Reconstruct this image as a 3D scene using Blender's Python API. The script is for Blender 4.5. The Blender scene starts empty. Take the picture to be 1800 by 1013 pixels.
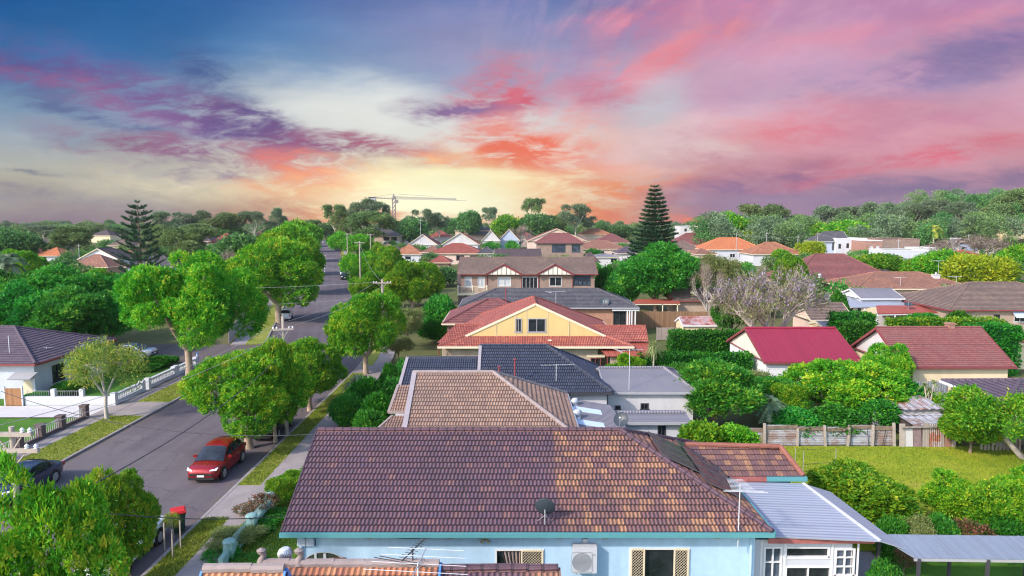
import bpy, bmesh, math, random
import numpy as np
from mathutils import Vector, Matrix, Euler
random.seed(7)
R = math.radians
sc = bpy.context.scene
COL = sc.collection

# ------------------------------------------------------------------ camera
CAMH, FPX, TILT = 14.5, 1200.0, math.atan(123.5 / 1200.0)
cam_d = bpy.data.cameras.new('camera'); cam = bpy.data.objects.new('camera', cam_d); COL.objects.link(cam)
cam.location = (0, 0, CAMH); cam.rotation_euler = (R(90) - TILT, 0, 0)
cam_d.sensor_width = 36; cam_d.lens = 24; cam_d.clip_start = 0.2; cam_d.clip_end = 8000
sc.camera = cam

def ray(px, py):                                   # photo pixel (1800 x 1013) -> direction
    a = (px - 900) / FPX; b = (py - 506.5) / FPX
    c, s = math.cos(TILT), math.sin(TILT)
    return a, c - b * s, -s - b * c
def gnd(px, py, z=0.0):                            # point of that ray at height z
    d = ray(px, py); t = (z - CAMH) / d[2]
    return Vector((d[0] * t, d[1] * t, z))
def at(px, py, Y):                                 # point of that ray at distance Y
    d = ray(px, py); t = Y / d[1]
    return Vector((d[0] * t, Y, CAMH + d[2] * t))
def sst(x):
    x = min(1, max(0, x)); return x * x * (3 - 2 * x)
def hgt(x, y):                                     # terrain
    h = 15 * sst((x - 165) / 95) * sst((y - 180) / 130) * (1 - sst((y - 430) / 180))
    h += 2 * sst((y - 430) / 300)
    return h

# ------------------------------------------------------------------ sun, sky, exposure
EXPOSURE = 1.38
SUN_EL, SUN_AZ = R(33), R(-128)                    # azimuth from +Y towards +X
SUN_STRENGTH, SKY_STRENGTH = 1.75, 0.15
sd = bpy.data.lights.new('sun', 'SUN'); so = bpy.data.objects.new('sun', sd); COL.objects.link(so)
sd.energy = SUN_STRENGTH; sd.angle = R(2.5); sd.color = (1.0, 0.89, 0.77)
_d = Vector((math.sin(SUN_AZ) * math.cos(SUN_EL), math.cos(SUN_AZ) * math.cos(SUN_EL), math.sin(SUN_EL)))
so.rotation_euler = (-_d).to_track_quat('-Z', 'Y').to_euler(); so.location = (-40, -40, 60)
sc.view_settings.view_transform = 'Standard'; sc.view_settings.look = 'None'
sc.view_settings.exposure = EXPOSURE; sc.view_settings.gamma = 1.0; sc.view_settings.use_curve_mapping = False
sc.cycles.max_bounces = 6; sc.cycles.diffuse_bounces = 3; sc.cycles.glossy_bounces = 3
sc.cycles.transmission_bounces = 4; sc.cycles.transparent_max_bounces = 6
sc.cycles.use_denoising = True; sc.cycles.pixel_filter_type = 'BLACKMAN_HARRIS'; sc.cycles.filter_width = 1.15
sc.cycles.caustics_reflective = False; sc.cycles.caustics_refractive = False
sc.cycles.sample_clamp_indirect = 4

def lin(c):                                        # 0-255 display value -> linear
    out = []
    for v in c[:3]:
        v = v / 255.0
        out.append(v / 12.92 if v <= 0.04045 else ((v + 0.055) / 1.055) ** 2.4)
    return (out[0], out[1], out[2], 1.0)

class NT:
    """tiny node-tree writer"""
    def __init__(s, tree): s.t = tree; s.t.nodes.clear()
    def n(s, typ, **kw):
        nd = s.t.nodes.new('ShaderNode' + typ)
        for k, v in kw.items(): setattr(nd, k, v)
        return nd
    def l(s, a, b): s.t.links.new(a, b)
    def put(s, sock, v):
        if hasattr(v, 'is_linked') or hasattr(v, 'links'): s.l(v, sock)
        else: sock.default_value = v
    def math(s, op, a, b=None, c=None, clamp=False):
        nd = s.n('Math', operation=op); nd.use_clamp = clamp
        s.put(nd.inputs[0], a)
        if b is not None: s.put(nd.inputs[1], b)
        if c is not None: s.put(nd.inputs[2], c)
        return nd.outputs[0]
    def vmath(s, op, a, b=None):
        nd = s.n('VectorMath', operation=op); s.put(nd.inputs[0], a)
        if b is not None: s.put(nd.inputs[1], b)
        return nd.outputs[0]
    def mix(s, f, a, b, blend='MIX'):
        nd = s.n('Mix', data_type='RGBA', blend_type=blend); nd.clamp_factor = True
        s.put(nd.inputs[0], f); s.put(nd.inputs[6], a); s.put(nd.inputs[7], b)
        return nd.outputs[2]
    def ramp(s, f, stops, interp='LINEAR'):
        nd = s.n('ValToRGB'); s.l(f, nd.inputs[0]); cr = nd.color_ramp; cr.interpolation = interp
        while len(cr.elements) < len(stops): cr.elements.new(0.5)
        for e, (p, c) in zip(cr.elements, stops): e.position = p; e.color = c
        return nd.outputs[0]
    def mr(s, v, a, b, c=0., d=1., smooth=True):
        nd = s.n('MapRange'); nd.interpolation_type = 'SMOOTHSTEP' if smooth else 'LINEAR'
        s.put(nd.inputs[0], v); nd.inputs[1].default_value = a; nd.inputs[2].default_value = b
        nd.inputs[3].default_value = c; nd.inputs[4].default_value = d
        return nd.outputs[0]
    def noise(s, vec, scale, detail=3., rough=.55, dist=0.):
        nd = s.n('TexNoise'); s.l(vec, nd.inputs['Vector']); nd.inputs['Scale'].default_value = scale
        nd.inputs['Detail'].default_value = detail; nd.inputs['Roughness'].default_value = rough
        nd.inputs['Distortion'].default_value = dist
        return nd.outputs[0], nd.outputs[1]

def uv_of(px, py):
    d = ray(px, py); return 1.2 * d[0] / d[1], 1.2 * d[2] / d[1]

def build_world():
    w = bpy.data.worlds.new('World'); sc.world = w; w.use_nodes = True
    N = NT(w.node_tree)
    tc = N.n('TexCoord').outputs['Generated']
    sep = N.n('SeparateXYZ'); N.l(tc, sep.inputs[0])
    dx, dy, dz = sep.outputs
    yy = N.math('MAXIMUM', dy, 0.18)
    U = N.math('MULTIPLY', N.math('DIVIDE', dx, yy), 1.2)
    V = N.math('MULTIPLY', N.math('DIVIDE', dz, yy), 1.2)
    cb = N.n('CombineXYZ'); N.l(U, cb.inputs[0]); N.l(V, cb.inputs[1]); P = cb.outputs[0]
    # turbulent offset, stretched along the cloud streets
    mp = N.n('Mapping'); mp.inputs['Rotation'].default_value = (0, 0, R(6)); mp.inputs['Scale'].default_value = (1., 3.4, 1); N.l(P, mp.inputs[0])
    _, c1 = N.noise(mp.outputs[0], 4.2, 6, .6, .25)
    _, c2 = N.noise(mp.outputs[0], 15., 5, .62, .3)
    def wob(c, k):
        a = N.vmath('SUBTRACT', c, (0.5, 0.5, 0.5)); return N.vmath('MULTIPLY', a, k)
    Q = N.vmath('ADD', N.vmath('ADD', P, wob(c1, (0.16, 0.085, 0))), wob(c2, (0.05, 0.024, 0)))
    sq = N.n('SeparateXYZ'); N.l(Q, sq.inputs[0]); QU, QV = sq.outputs[0], sq.outputs[1]
    V01 = N.mr(QV, -0.02, 0.42, smooth=False)
    def col_ramp(rows):
        st = []
        for py, c in rows:
            st.append((min(1, max(0, (uv_of(900, py)[1] + 0.02) / 0.44)), lin(c)))
        return N.ramp(V01, st)
    A = col_ramp([(392, (132, 112, 124)), (368, (150, 138, 134)), (335, (172, 165, 150)), (290, (182, 182, 170)), (240, (150, 164, 178)), (185, (122, 150, 178)), (100, (56, 114, 170)), (0, (28, 90, 152))])
    B = col_ramp([(392, (236, 158, 92)), (370, (252, 222, 150)), (330, (252, 238, 192)), (285, (238, 230, 208)), (205, (205, 212, 214)), (135, (142, 166, 194)), (60, (98, 136, 182)), (0, (78, 116, 174))])
    C = col_ramp([(392, (152, 118, 140)), (350, (152, 124, 152)), (300, (200, 146, 162)), (245, (214, 156, 170)), (150, (206, 164, 188)), (60, (196, 148, 182)), (0, (184, 132, 174))])
    skyc = N.mix(N.mr(QU, -0.66, -0.24), A, B)
    skyc = N.mix(N.mr(QU, 0.0, 0.36), skyc, C)
    s1, _ = N.noise(mp.outputs[0], 10., 10, .66, .6)
    # streets that fan out from the glow on the horizon
    gu, gv = uv_of(770, 430); ru = N.math('SUBTRACT', U, gu); rv = N.math('SUBTRACT', V, gv)
    ang = N.math('ARCTAN2', rv, ru); rad = N.math('LOGARITHM', N.math('ADD', N.math('MULTIPLY', ru, ru), N.math('MULTIPLY', rv, rv)), 2.718)
    pv = N.n('CombineXYZ'); N.l(N.math('MULTIPLY', ang, 3.4), pv.inputs[0]); N.l(N.math('MULTIPLY', rad, .55), pv.inputs[1])
    s3, _ = N.noise(pv.outputs[0], 3.2, 9, .64, .45)
    fan = N.math('MULTIPLY', N.mr(V, .07, .26), N.mr(QU, -.25, .30))
    s1 = N.math('ADD', N.math('MULTIPLY', s1, N.math('SUBTRACT', 1., fan)), N.math('MULTIPLY', s3, fan))
    s2, _ = N.noise(mp.outputs[0], 3.4, 4, .5, .3)
    s6, _ = N.noise(mp.outputs[0], 34., 6, .6, .4); s1 = N.math('ADD', N.math('MULTIPLY', s1, .82), N.math('MULTIPLY', s6, .18))
    streak = N.mr(s1, .36, .64, .14, 1.25)
    def blob(px, py, L, W, ang, c, k, soft=0.85, tex=True):
        nonlocal skyc
        u, v = uv_of(px, py)
        m = N.n('Mapping', vector_type='TEXTURE'); N.l(Q, m.inputs[0])
        m.inputs['Location'].default_value = (u, v, 0); m.inputs['Rotation'].default_value = (0, 0, R(-ang))
        m.inputs['Scale'].default_value = (L / 1000 * 1.35, W / 1000 * 1.5, 1)
        g = N.n('TexGradient', gradient_type='SPHERICAL'); N.l(m.outputs[0], g.inputs[0])
        f = N.math('MULTIPLY', N.mr(g.outputs['Fac'], 0.0, 1.0), k * .78)
        if tex: f = N.math('MULTIPLY', f, streak, clamp=True)
        skyc = N.mix(f, skyc, lin(c))
    # pale opening over the road, warm glow by the crane
    blob(590, 205, 280, 70, 8, (224, 226, 222), .9, tex=False)
    blob(370, 236, 250, 24, 14, (204, 210, 210), 1.1)
    blob(440, 320, 320, 30, 3, (232, 216, 182), 1.0)
    blob(260, 285, 260, 22, 8, (206, 206, 194), .8)
    blob(765, 345, 290, 76, 0, (255, 244, 196), 1.15, tex=False)
    blob(770, 360, 130, 44, 0, (255, 252, 216), 1.15, tex=False)
    blob(690, 200, 260, 60, 6, (230, 232, 226), .9, tex=False)
    blob(1000, 190, 200, 60, -20, (226, 204, 208), .7)
    blob(1290, 215, 220, 40, -14, (224, 186, 200), .8)
    blob(870, 85, 300, 90, 12, (168, 152, 190), .75, tex=False)
    blob(1010, 150, 260, 70, -16, (212, 176, 190), .9)
    # purple bank, upper left
    blob(200, 152, 300, 56, 16, (104, 98, 156), 1.3)
    blob(40, 118, 120, 34, 14, (92, 84, 142), 1.2)
    blob(350, 120, 110, 40, 32, (70, 92, 146), .85)
    blob(150, 160, 290, 20, 17, (146, 102, 146), 1.1)
    blob(350, 196, 170, 34, 16, (128, 98, 148), 1.5)
    blob(395, 196, 80, 28, 24, (130, 98, 146), 1.4)
    blob(465, 240, 120, 40, 26, (88, 80, 138), 1.5)
    blob(560, 258, 170, 32, 12, (108, 84, 138), 1.5)
    blob(180, 205, 220, 20, 14, (96, 110, 152), 1.3)
    blob(300, 262, 250, 26, 9, (148, 108, 140), 1.6)
    blob(330, 298, 200, 16, 6, (142, 128, 146), 1.1)
    blob(90, 345, 200, 16, 3, (128, 124, 138), .9)
    blob(60, 298, 110, 8, 3, (100, 108, 136), .8)
    blob(180, 372, 280, 16, 0, (136, 118, 126), .8)
    # red and orange heart
    blob(650, 262, 190, 26, 9, (176, 96, 128), 1.5)
    blob(540, 294, 120, 30, 16, (216, 130, 130), 1.2)
    blob(600, 314, 150, 26, 10, (242, 116, 82), 1.35)
    blob(595, 342, 200, 24, 6, (226, 132, 88), 1.5)
    blob(770, 282, 90, 9, 9, (240, 110, 78), 1.1)
    blob(540, 366, 140, 20, 2, (178, 112, 98), 1.4)
    blob(430, 385, 220, 14, 2, (176, 128, 110), .9)
    blob(650, 372, 150, 20, 3, (232, 136, 78), 1.5)
    blob(880, 172, 90, 60, -14, (214, 104, 124), 1.9)
    blob(815, 194, 110, 20, 4, (140, 112, 156), 1.6)
    blob(1000, 240, 240, 46, -6, (240, 178, 158), .8)
    blob(930, 268, 170, 36, 4, (234, 118, 92), 1.8)
    blob(905, 290, 90, 16, 3, (230, 102, 72), 1.4)
    blob(1040, 340, 250, 46, -3, (232, 142, 92), 1.5)
    blob(1030, 372, 190, 24, 0, (236, 128, 70), 1.4)
    blob(1050, 300, 110, 12, -6, (238, 124, 72), 1.)
    blob(1210, 388, 70, 8, 0, (252, 122, 62), 1.2)
    blob(745, 335, 260, 60, 0, (255, 243, 186), 1.2)
    blob(765, 358, 190, 48, 0, (255, 252, 212), 1.35, tex=False)
    blob(640, 384, 170, 16, 0, (222, 124, 72), 1.2)
    blob(900, 384, 120, 14, 0, (240, 140, 70), 1.0)
    # pink, mauve and violet bands on the right
    blob(960, 60, 190, 46, 40, (136, 134, 184), .75)
    blob(1090, 70, 170, 50, -28, (156, 108, 160), .9)
    blob(1180, 95, 230, 38, -30, (228, 124, 140), 1.2)
    blob(1060, 165, 110, 18, 12, (190, 104, 136), .8)
    blob(1130, 25, 150, 26, -12, (232, 130, 150), .8)
    blob(1155, 190, 80, 48, -20, (198, 200, 208), 1.2, tex=False)
    blob(1200, 255, 230, 52, -10, (230, 202, 198), 1.1)
    blob(1260, 215, 170, 34, -16, (226, 196, 204), .9)
    blob(1290, 150, 170, 50, -10, (190, 152, 188), .7)
    blob(1460, 194, 210, 28, -8, (226, 140, 154), 1.15)
    blob(1390, 232, 130, 26, 0, (232, 124, 134), 1.)
    blob(1620, 215, 290, 46, -6, (196, 124, 154), .9)
    blob(1640, 120, 320, 48, -9, (134, 116, 168), 1.2)
    blob(1750, 80, 200, 34, -9, (112, 102, 162), 1.2)
    blob(1560, 50, 330, 26, -7, (220, 128, 156), .8)
    blob(1600, 282, 340, 20, -8, (214, 112, 130), 1.3)
    blob(1330, 300, 220, 26, -10, (190, 126, 142), .9)
    blob(1430, 320, 130, 10, -8, (228, 116, 132), 1.2)
    blob(1300, 330, 250, 24, -10, (132, 106, 146), 1.)
    blob(1620, 338, 430, 32, -4, (126, 106, 144), 1.0)
    blob(1500, 362, 380, 18, 0, (152, 116, 146), .8)
    rays = N.mr(s3, .40, .66, 0., 1.); skyc = N.mix(N.math('MULTIPLY', N.math('MULTIPLY', rays, fan), .22), skyc, lin((232, 196, 206)))
    grain = N.mr(s2, .25, .75, .92, 1.08)
    gs = N.n('CombineXYZ')
    for i in range(3): N.l(grain, gs.inputs[i])
    skyc = N.mix(1.0, skyc, gs.outputs[0], 'MULTIPLY')
    # the rest of the dome: unseen clear sky, set bright to fill the scene with light
    st = N.n('TexSky', sky_type='NISHITA'); st.sun_disc = False
    st.sun_elevation = SUN_EL; st.sun_rotation = SUN_AZ
    st.air_density = 1.0; st.dust_density = 1.2
    nis = N.vmath('SCALE', st.outputs[0]); nis.node.inputs['Scale'].default_value = SKY_STRENGTH
    az = N.math('ARCTAN2', dx, dy)
    m1 = N.mr(N.math('ABSOLUTE', az), R(48), R(85), 1., 0.)
    m2 = N.mr(dz, math.sin(R(21)), math.sin(R(44)), 1., 0.)
    dim = N.vmath('SCALE', skyc); dim.node.inputs['Scale'].default_value = 2 ** -EXPOSURE
    fin = N.mix(N.math('MULTIPLY', m1, m2), nis, dim)
    bg = N.n('Background'); N.l(fin, bg.inputs[0]); bg.inputs[1].default_value = 1.0
    out = N.n('OutputWorld'); N.l(bg.outputs[0], out.inputs[0])
    w.cycles.sampling_method = 'MANUAL'; w.cycles.sample_map_resolution = 512
build_world()
# ------------------------------------------------------------------ objects: helpers
def tag(o, label=None, cat=None, group=None, kind=None):
    if label: o['label'] = label
    if cat: o['category'] = cat
    if group: o['group'] = group
    if kind: o['kind'] = kind
    return o
def empty(name, loc=(0, 0, 0), rz=0.0, label=None, cat=None, group=None):
    o = bpy.data.objects.new(name, None); COL.objects.link(o)
    o.location = loc; o.rotation_euler = (0, 0, rz); o.empty_display_size = .3
    return tag(o, label, cat, group)
def link(name, me, parent=None, loc=None, rz=None):
    o = bpy.data.objects.new(name, me); COL.objects.link(o)
    if parent: o.parent = parent
    if loc is not None: o.location = loc
    if rz is not None: o.rotation_euler = (0, 0, rz)
    return o
def copy_tree(o, parent=None):
    c = o.copy(); COL.objects.link(c); c.parent = parent
    for ch in list(o.children): copy_tree(ch, c)
    return c

class MB:
    """collects faces with metre-scaled UVs and builds ONE mesh object"""
    def __init__(s): s.v = []; s.f = []; s.uv = []; s.mi = []
    def face(s, pts, uv=None, m=0):
        i = len(s.v); pts = [Vector(p) for p in pts]; s.v += pts
        s.f.append(tuple(range(i, i + len(pts))))
        if uv is None:
            n = (pts[1] - pts[0]).cross(pts[2] - pts[0]); ax, ay, az = abs(n.x), abs(n.y), abs(n.z)
            if az > max(ax, ay): uv = [(p.x, p.y) for p in pts]
            elif ax > ay: uv = [(p.y, p.z) for p in pts]
            else: uv = [(p.x, p.z) for p in pts]
        s.uv += list(uv); s.mi.append(m)
    def box(s, x0, x1, y0, y1, z0, z1, m=0, M=None):
        c = [Vector(p) for p in ((x0, y0, z0), (x1, y0, z0), (x1, y1, z0), (x0, y1, z0), (x0, y0, z1), (x1, y0, z1), (x1, y1, z1), (x0, y1, z1))]
        if M is not None: c = [M @ p for p in c]
        for q in ((0, 3, 2, 1), (4, 5, 6, 7), (0, 1, 5, 4), (1, 2, 6, 5), (2, 3, 7, 6), (3, 0, 4, 7)): s.face([c[i] for i in q], m=m)
        return s
    def bar(s, p0, p1, w, h=None, m=0, up=(0, 0, 1)):   # rectangular bar between two points
        p0, p1 = Vector(p0), Vector(p1); h = h or w; d = (p1 - p0); L = d.length
        if L < 1e-6: return s
        d.normalize(); u = Vector(up)
        if abs(d.dot(u)) > .98: u = Vector((1, 0, 0))
        sx = d.cross(u).normalized(); sz = sx.cross(d).normalized()
        c = []
        for e in (p0, p1):
            for a, b in ((-1, -1), (1, -1), (1, 1), (-1, 1)): c.append(e + sx * a * w / 2 + sz * b * h / 2)
        for q in ((0, 1, 2, 3), (7, 6, 5, 4), (0, 4, 5, 1), (1, 5, 6, 2), (2, 6, 7, 3), (3, 7, 4, 0)): s.face([c[i] for i in q], m=m)
        return s
    def tube(s, pts, r, n=6, m=0, cap=True):
        pts = [Vector(p) for p in pts]; k = len(pts)
        rs = r if isinstance(r, (list, tuple)) else [r] * k
        base = len(s.v); ref = Vector((0.31, 0.2, 0.93)); prev = None
        for i, p in enumerate(pts):
            d = (pts[min(i + 1, k - 1)] - pts[max(i - 1, 0)])
            if d.length < 1e-9: d = Vector((0, 0, 1))
            d.normalize()
            if prev is None:
                a = d.cross(ref)
                if a.length < .05: a = d.cross(Vector((1, 0, 0)))
            else: a = prev - d * prev.dot(d)
            a.normalize(); prev = a; b = d.cross(a)
            for j in range(n):
                t = 2 * math.pi * j / n; s.v.append(p + (a * math.cos(t) + b * math.sin(t)) * rs[i])
        L = 0
        for i in range(k - 1):
            L2 = L + (pts[i + 1] - pts[i]).length
            for j in range(n):
                j2 = (j + 1) % n
                s.f.append((base + i * n + j, base + i * n + j2, base + (i + 1) * n + j2, base + (i + 1) * n + j))
                w = .15
                s.uv += [(j * w, L), ((j + 1) * w, L), ((j + 1) * w, L2), (j * w, L2)]; s.mi.append(m)
            L = L2
        if cap:
            for i, rev in ((0, True), (k - 1, False)):
                q = [base + i * n + j for j in range(n)]
                if rev: q.reverse()
                s.f.append(tuple(q)); s.uv += [(s.v[x].x, s.v[x].y) for x in q]; s.mi.append(m)
        return s
    def lathe(s, prof, c=(0, 0, 0), n=16, m=0):        # prof: (r, z)
        c = Vector(c)
        for (r0, z0), (r1, z1) in zip(prof[:-1], prof[1:]):
            for j in range(n):
                a0, a1 = 2 * math.pi * j / n, 2 * math.pi * (j + 1) / n
                q = []
                for r, z, a in ((r0, z0, a0), (r0, z0, a1), (r1, z1, a1), (r1, z1, a0)):
                    p = c + Vector((r * math.cos(a), r * math.sin(a), z))
                    if not q or (p - q[-1]).length > 1e-7: q.append(p)
                if len(q) > 2 and (q[0] - q[-1]).length < 1e-7: q.pop()
                if len(q) > 2: s.face(q, m=m)
        return s
    def prism(s, poly, z0, z1, m=0):                   # vertical prism over an xy outline (counter-clockwise)
        s.face([(x, y, z1) for x, y in poly], m=m)
        for i in range(len(poly)):
            (x0, y0), (x1, y1) = poly[i], poly[(i + 1) % len(poly)]
            L = math.hypot(x1 - x0, y1 - y0)
            s.face([(x0, y0, z0), (x1, y1, z0), (x1, y1, z1), (x0, y0, z1)], uv=[(0, z0), (L, z0), (L, z1), (0, z1)], m=m)
        return s
    def build(s, name, mats, parent=None, smooth=False, weld=False, loc=None, rz=None):
        if not isinstance(mats, (list, tuple)): mats = [mats]
        me = bpy.data.meshes.new(name); me.from_pydata([tuple(p) for p in s.v], [], s.f)
        for q in mats: me.materials.append(q)
        if len(mats) > 1: me.polygons.foreach_set('material_index', s.mi)
        ul = me.uv_layers.new(name='UVMap'); ul.data.foreach_set('uv', [c for p in s.uv for c in p[:2]])
        if weld:
            bm = bmesh.new(); bm.from_mesh(me); bmesh.ops.remove_doubles(bm, verts=bm.verts, dist=1e-4)
            bmesh.ops.recalc_face_normals(bm, faces=bm.faces); bm.to_mesh(me); bm.free()
        if smooth:
            me.polygons.foreach_set('use_smooth', [True] * len(me.polygons))
            try: me.set_sharp_from_angle(angle=R(42))
            except Exception: pass
        me.update()
        return link(name, me, parent, loc, rz)

# ------------------------------------------------------------------ materials (all procedural)
MATS = {}
def newmat(name):
    m = bpy.data.materials.new(name); m.use_nodes = True; MATS[name] = m
    N = NT(m.node_tree); b = N.n('BsdfPrincipled'); o = N.n('OutputMaterial'); N.l(b.outputs[0], o.inputs[0])
    b.inputs['Specular IOR Level'].default_value = .3
    return m, N, b
def rgb(c): return (c[0], c[1], c[2], 1.0)
def dk(c, k): return (c[0] * k, c[1] * k, c[2] * k, 1.0)
def plain(name, c, rough=.6, var=.18, scale=1.5, bump=0., bscale=30., metal=0., spec=.3, streaks=False):
    """paint, concrete, plaster: two noise scales of wear over one colour"""
    m, N, b = newmat(name)
    P = N.n('TexCoord').outputs['Object']
    if streaks:
        mp = N.n('Mapping'); mp.inputs['Scale'].default_value = (2.2, 2.2, .35); N.l(P, mp.inputs[0]); Pn = mp.outputs[0]
    else: Pn = P
    n1, _ = N.noise(Pn, scale, 5, .65); n2, _ = N.noise(P, scale * 9, 3, .6)
    f = N.math('ADD', N.math('MULTIPLY', n1, .7), N.math('MULTIPLY', n2, .3))
    c1 = N.ramp(f, [(.3, dk(c, 1 - var)), (.55, rgb(c)), (.75, dk(c, 1 + var * .6))])
    N.l(c1, b.inputs['Base Color']); b.inputs['Roughness'].default_value = rough; b.inputs['Metallic'].default_value = metal
    b.inputs['Specular IOR Level'].default_value = spec
    if bump:
        n3, _ = N.noise(P, bscale, 3, .6); bp = N.n('Bump'); bp.inputs['Strength'].default_value = bump; bp.inputs['Distance'].default_value = .02
        N.l(n3, bp.inputs['Height']); N.l(bp.outputs[0], b.inputs['Normal'])
    return m
def tiles(name, pal, tw=.3, th=.34, stain=(.05, .05, .045), stain_k=.35, rough=.75, moss=None, split=None, amp=1.0):
    """roof tiles: one colour per tile from pal, grime in patches; UV is in metres"""
    m, N, b = newmat(name)
    uv = N.n('UVMap').outputs[0]; sp = N.n('SeparateXYZ'); N.l(uv, sp.inputs[0])
    rv = N.math('DIVIDE', sp.outputs[1], th); row = N.math('FLOOR', rv)
    cu = N.math('DIVIDE', sp.outputs[0], tw)
    cid = N.n('CombineXYZ'); N.l(N.math('FLOOR', cu), cid.inputs[0]); N.l(row, cid.inputs[1])
    wn = N.n('TexWhiteNoise', noise_dimensions='2D'); N.l(cid.outputs[0], wn.inputs['Vector'])
    k = len(pal); col = N.ramp(wn.outputs['Value'], [(i / k, rgb(c)) for i, c in enumerate(pal)], 'CONSTANT')
    if split is not None:
        pal2, u0 = split
        k2 = len(pal2); col2 = N.ramp(wn.outputs['Value'], [(i / k2, rgb(c)) for i, c in enumerate(pal2)], 'CONSTANT')
        edge = N.math('ADD', N.math('FLOOR', cu), N.math('MULTIPLY', wn.outputs['Value'], 1.2))
        col = N.mix(N.math('GREATER_THAN', edge, u0 / tw), col, col2)
    P = N.n('TexCoord').outputs['Object']
    n1, _ = N.noise(P, .55, 6, .62); n2, _ = N.noise(P, 7., 4, .65); n3, _ = N.noise(P, 40., 2, .6)
    f = N.math('MULTIPLY', N.mr(n1, .42, .68), stain_k)
    col = N.mix(f, col, rgb(stain))
    col = N.mix(N.mr(n2, .35, .75, 0., .45), col, dk(stain, 1.3))
    sk = N.n('CombineXYZ'); N.l(N.math('MULTIPLY', sp.outputs[0], 2.6), sk.inputs[0]); N.l(N.math('MULTIPLY', sp.outputs[1], .22), sk.inputs[1])
    n4, _ = N.noise(sk.outputs[0], 1.0, 5, .65, .2); col = N.mix(N.mr(n4, .5, .78, 0., .5), col, dk(stain, .8))
    n5, _ = N.noise(P, 16., 5, .75); col = N.mix(N.math('MULTIPLY', N.mr(n5, .60, .70), N.mr(n1, .40, .62, .1, .75)), col, (.36, .33, .31, 1))
    if moss: col = N.mix(N.math('MULTIPLY', N.mr(n2, .55, .72), N.mr(n1, .45, .6)), col, rgb(moss))
    # dust along each tile's pan; shadow and grime painted dark at each course lap
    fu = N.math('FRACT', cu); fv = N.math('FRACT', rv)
    pan = N.math('ABSOLUTE', N.math('SUBTRACT', N.math('MULTIPLY', N.math('FRACT', N.math('MULTIPLY', cu, 2.)), 2.), 1.))
    col = N.mix(N.mr(N.math('SUBTRACT', 1., pan), .62, 1., 0., .55), col, dk(stain, .8))
    pan2 = N.math('MULTIPLY', N.math('ABSOLUTE', N.math('SUBTRACT', fu, .5)), 2.)
    col = N.mix(N.mr(pan2, .86, 1., 0., .5), col, dk(stain, .6))
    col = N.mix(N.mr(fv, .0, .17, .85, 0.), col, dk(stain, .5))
    N.l(col, b.inputs['Base Color']); b.inputs['Roughness'].default_value = rough
    wave = N.math('MULTIPLY', N.math('COSINE', N.math('MULTIPLY', cu, 4 * math.pi)), .012 * amp)
    hh = N.math('ADD', N.math('ADD', wave, N.math('MULTIPLY', N.math('SUBTRACT', 1., fv), .03 * amp)), N.math('MULTIPLY', n3, .006))
    bp = N.n('Bump'); bp.inputs['Strength'].default_value = .8; bp.inputs['Distance'].default_value = 1.0
    N.l(hh, bp.inputs['Height']); N.l(bp.outputs[0], b.inputs['Normal'])
    return m
def bricks(name, c1, c2, mortar, bw=.24, bh=.086, rough=.85):
    m, N, b = newmat(name)
    uv = N.n('UVMap').outputs[0]
    t = N.n('TexBrick'); N.l(uv, t.inputs['Vector']); t.inputs['Scale'].default_value = 1.
    t.inputs['Color1'].default_value = rgb(c1); t.inputs['Color2'].default_value = rgb(c2); t.inputs['Mortar'].default_value = rgb(mortar)
    t.inputs['Mortar Size'].default_value = .01; t.inputs['Brick Width'].default_value = bw; t.inputs['Row Height'].default_value = bh
    P = N.n('TexCoord').outputs['Object']; n1, _ = N.noise(P, 1.1, 5, .6)
    col = N.mix(N.mr(n1, .35, .75, 0., .4), t.outputs[0], dk(c2, .55))
    N.l(col, b.inputs['Base Color']); b.inputs['Roughness'].default_value = rough
    bp = N.n('Bump'); bp.inputs['Strength'].default_value = .5; bp.inputs['Distance'].default_value = .01
    N.l(t.outputs['Fac'], bp.inputs['Height']); bp.invert = True; N.l(bp.outputs[0], b.inputs['Normal'])
    return m
def lined(name, c, pitch=.2, axis=1, depth=.012, var=.15, rough=.55, metal=0., rust=None, rust_k=.0, saw=True, streak_axis=None):
    """boards, weatherboards and corrugated sheets: ribs across one UV axis, with wear and rust"""
    m, N, b = newmat(name)
    uv = N.n('UVMap').outputs[0]; sp = N.n('SeparateXYZ'); N.l(uv, sp.inputs[0])
    q = N.math('DIVIDE', sp.outputs[axis], pitch); fr = N.math('FRACT', q)
    wn = N.n('TexWhiteNoise', noise_dimensions='1D'); N.l(N.math('FLOOR', q), wn.inputs['W'])
    P = N.n('TexCoord').outputs['Object']; n1, _ = N.noise(P, .9, 6, .65); n2, _ = N.noise(P, 11., 4, .6)
    v = N.math('ADD', N.math('MULTIPLY', wn.outputs['Value'], .4), N.math('ADD', N.math('MULTIPLY', n1, .4), N.math('MULTIPLY', n2, .2)))
    col = N.ramp(v, [(.2, dk(c, 1 - var)), (.5, rgb(c)), (.85, dk(c, 1 + var * .7))])
    if rust: col = N.mix(N.math('MULTIPLY', N.mr(N.math('ADD', N.math('MULTIPLY', n1, .7), N.math('MULTIPLY', n2, .3)), .44, .58), rust_k), col, rgb(rust))
    N.l(col, b.inputs['Base Color']); b.inputs['Roughness'].default_value = rough; b.inputs['Metallic'].default_value = metal
    h = fr if saw else N.math('MULTIPLY', N.math('SINE', N.math('MULTIPLY', q, 2 * math.pi)), .5)
    if saw:
        gap = N.mr(N.math('ABSOLUTE', N.math('SUBTRACT', fr, .5)), .44, .5, 0., 1.)
        h = N.math('SUBTRACT', 1., gap)
    bp = N.n('Bump'); bp.inputs['Strength'].default_value = .9; bp.inputs['Distance'].default_value = depth
    N.l(h, bp.inputs['Height']); N.l(bp.outputs[0], b.inputs['Normal'])
    return m
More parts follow.
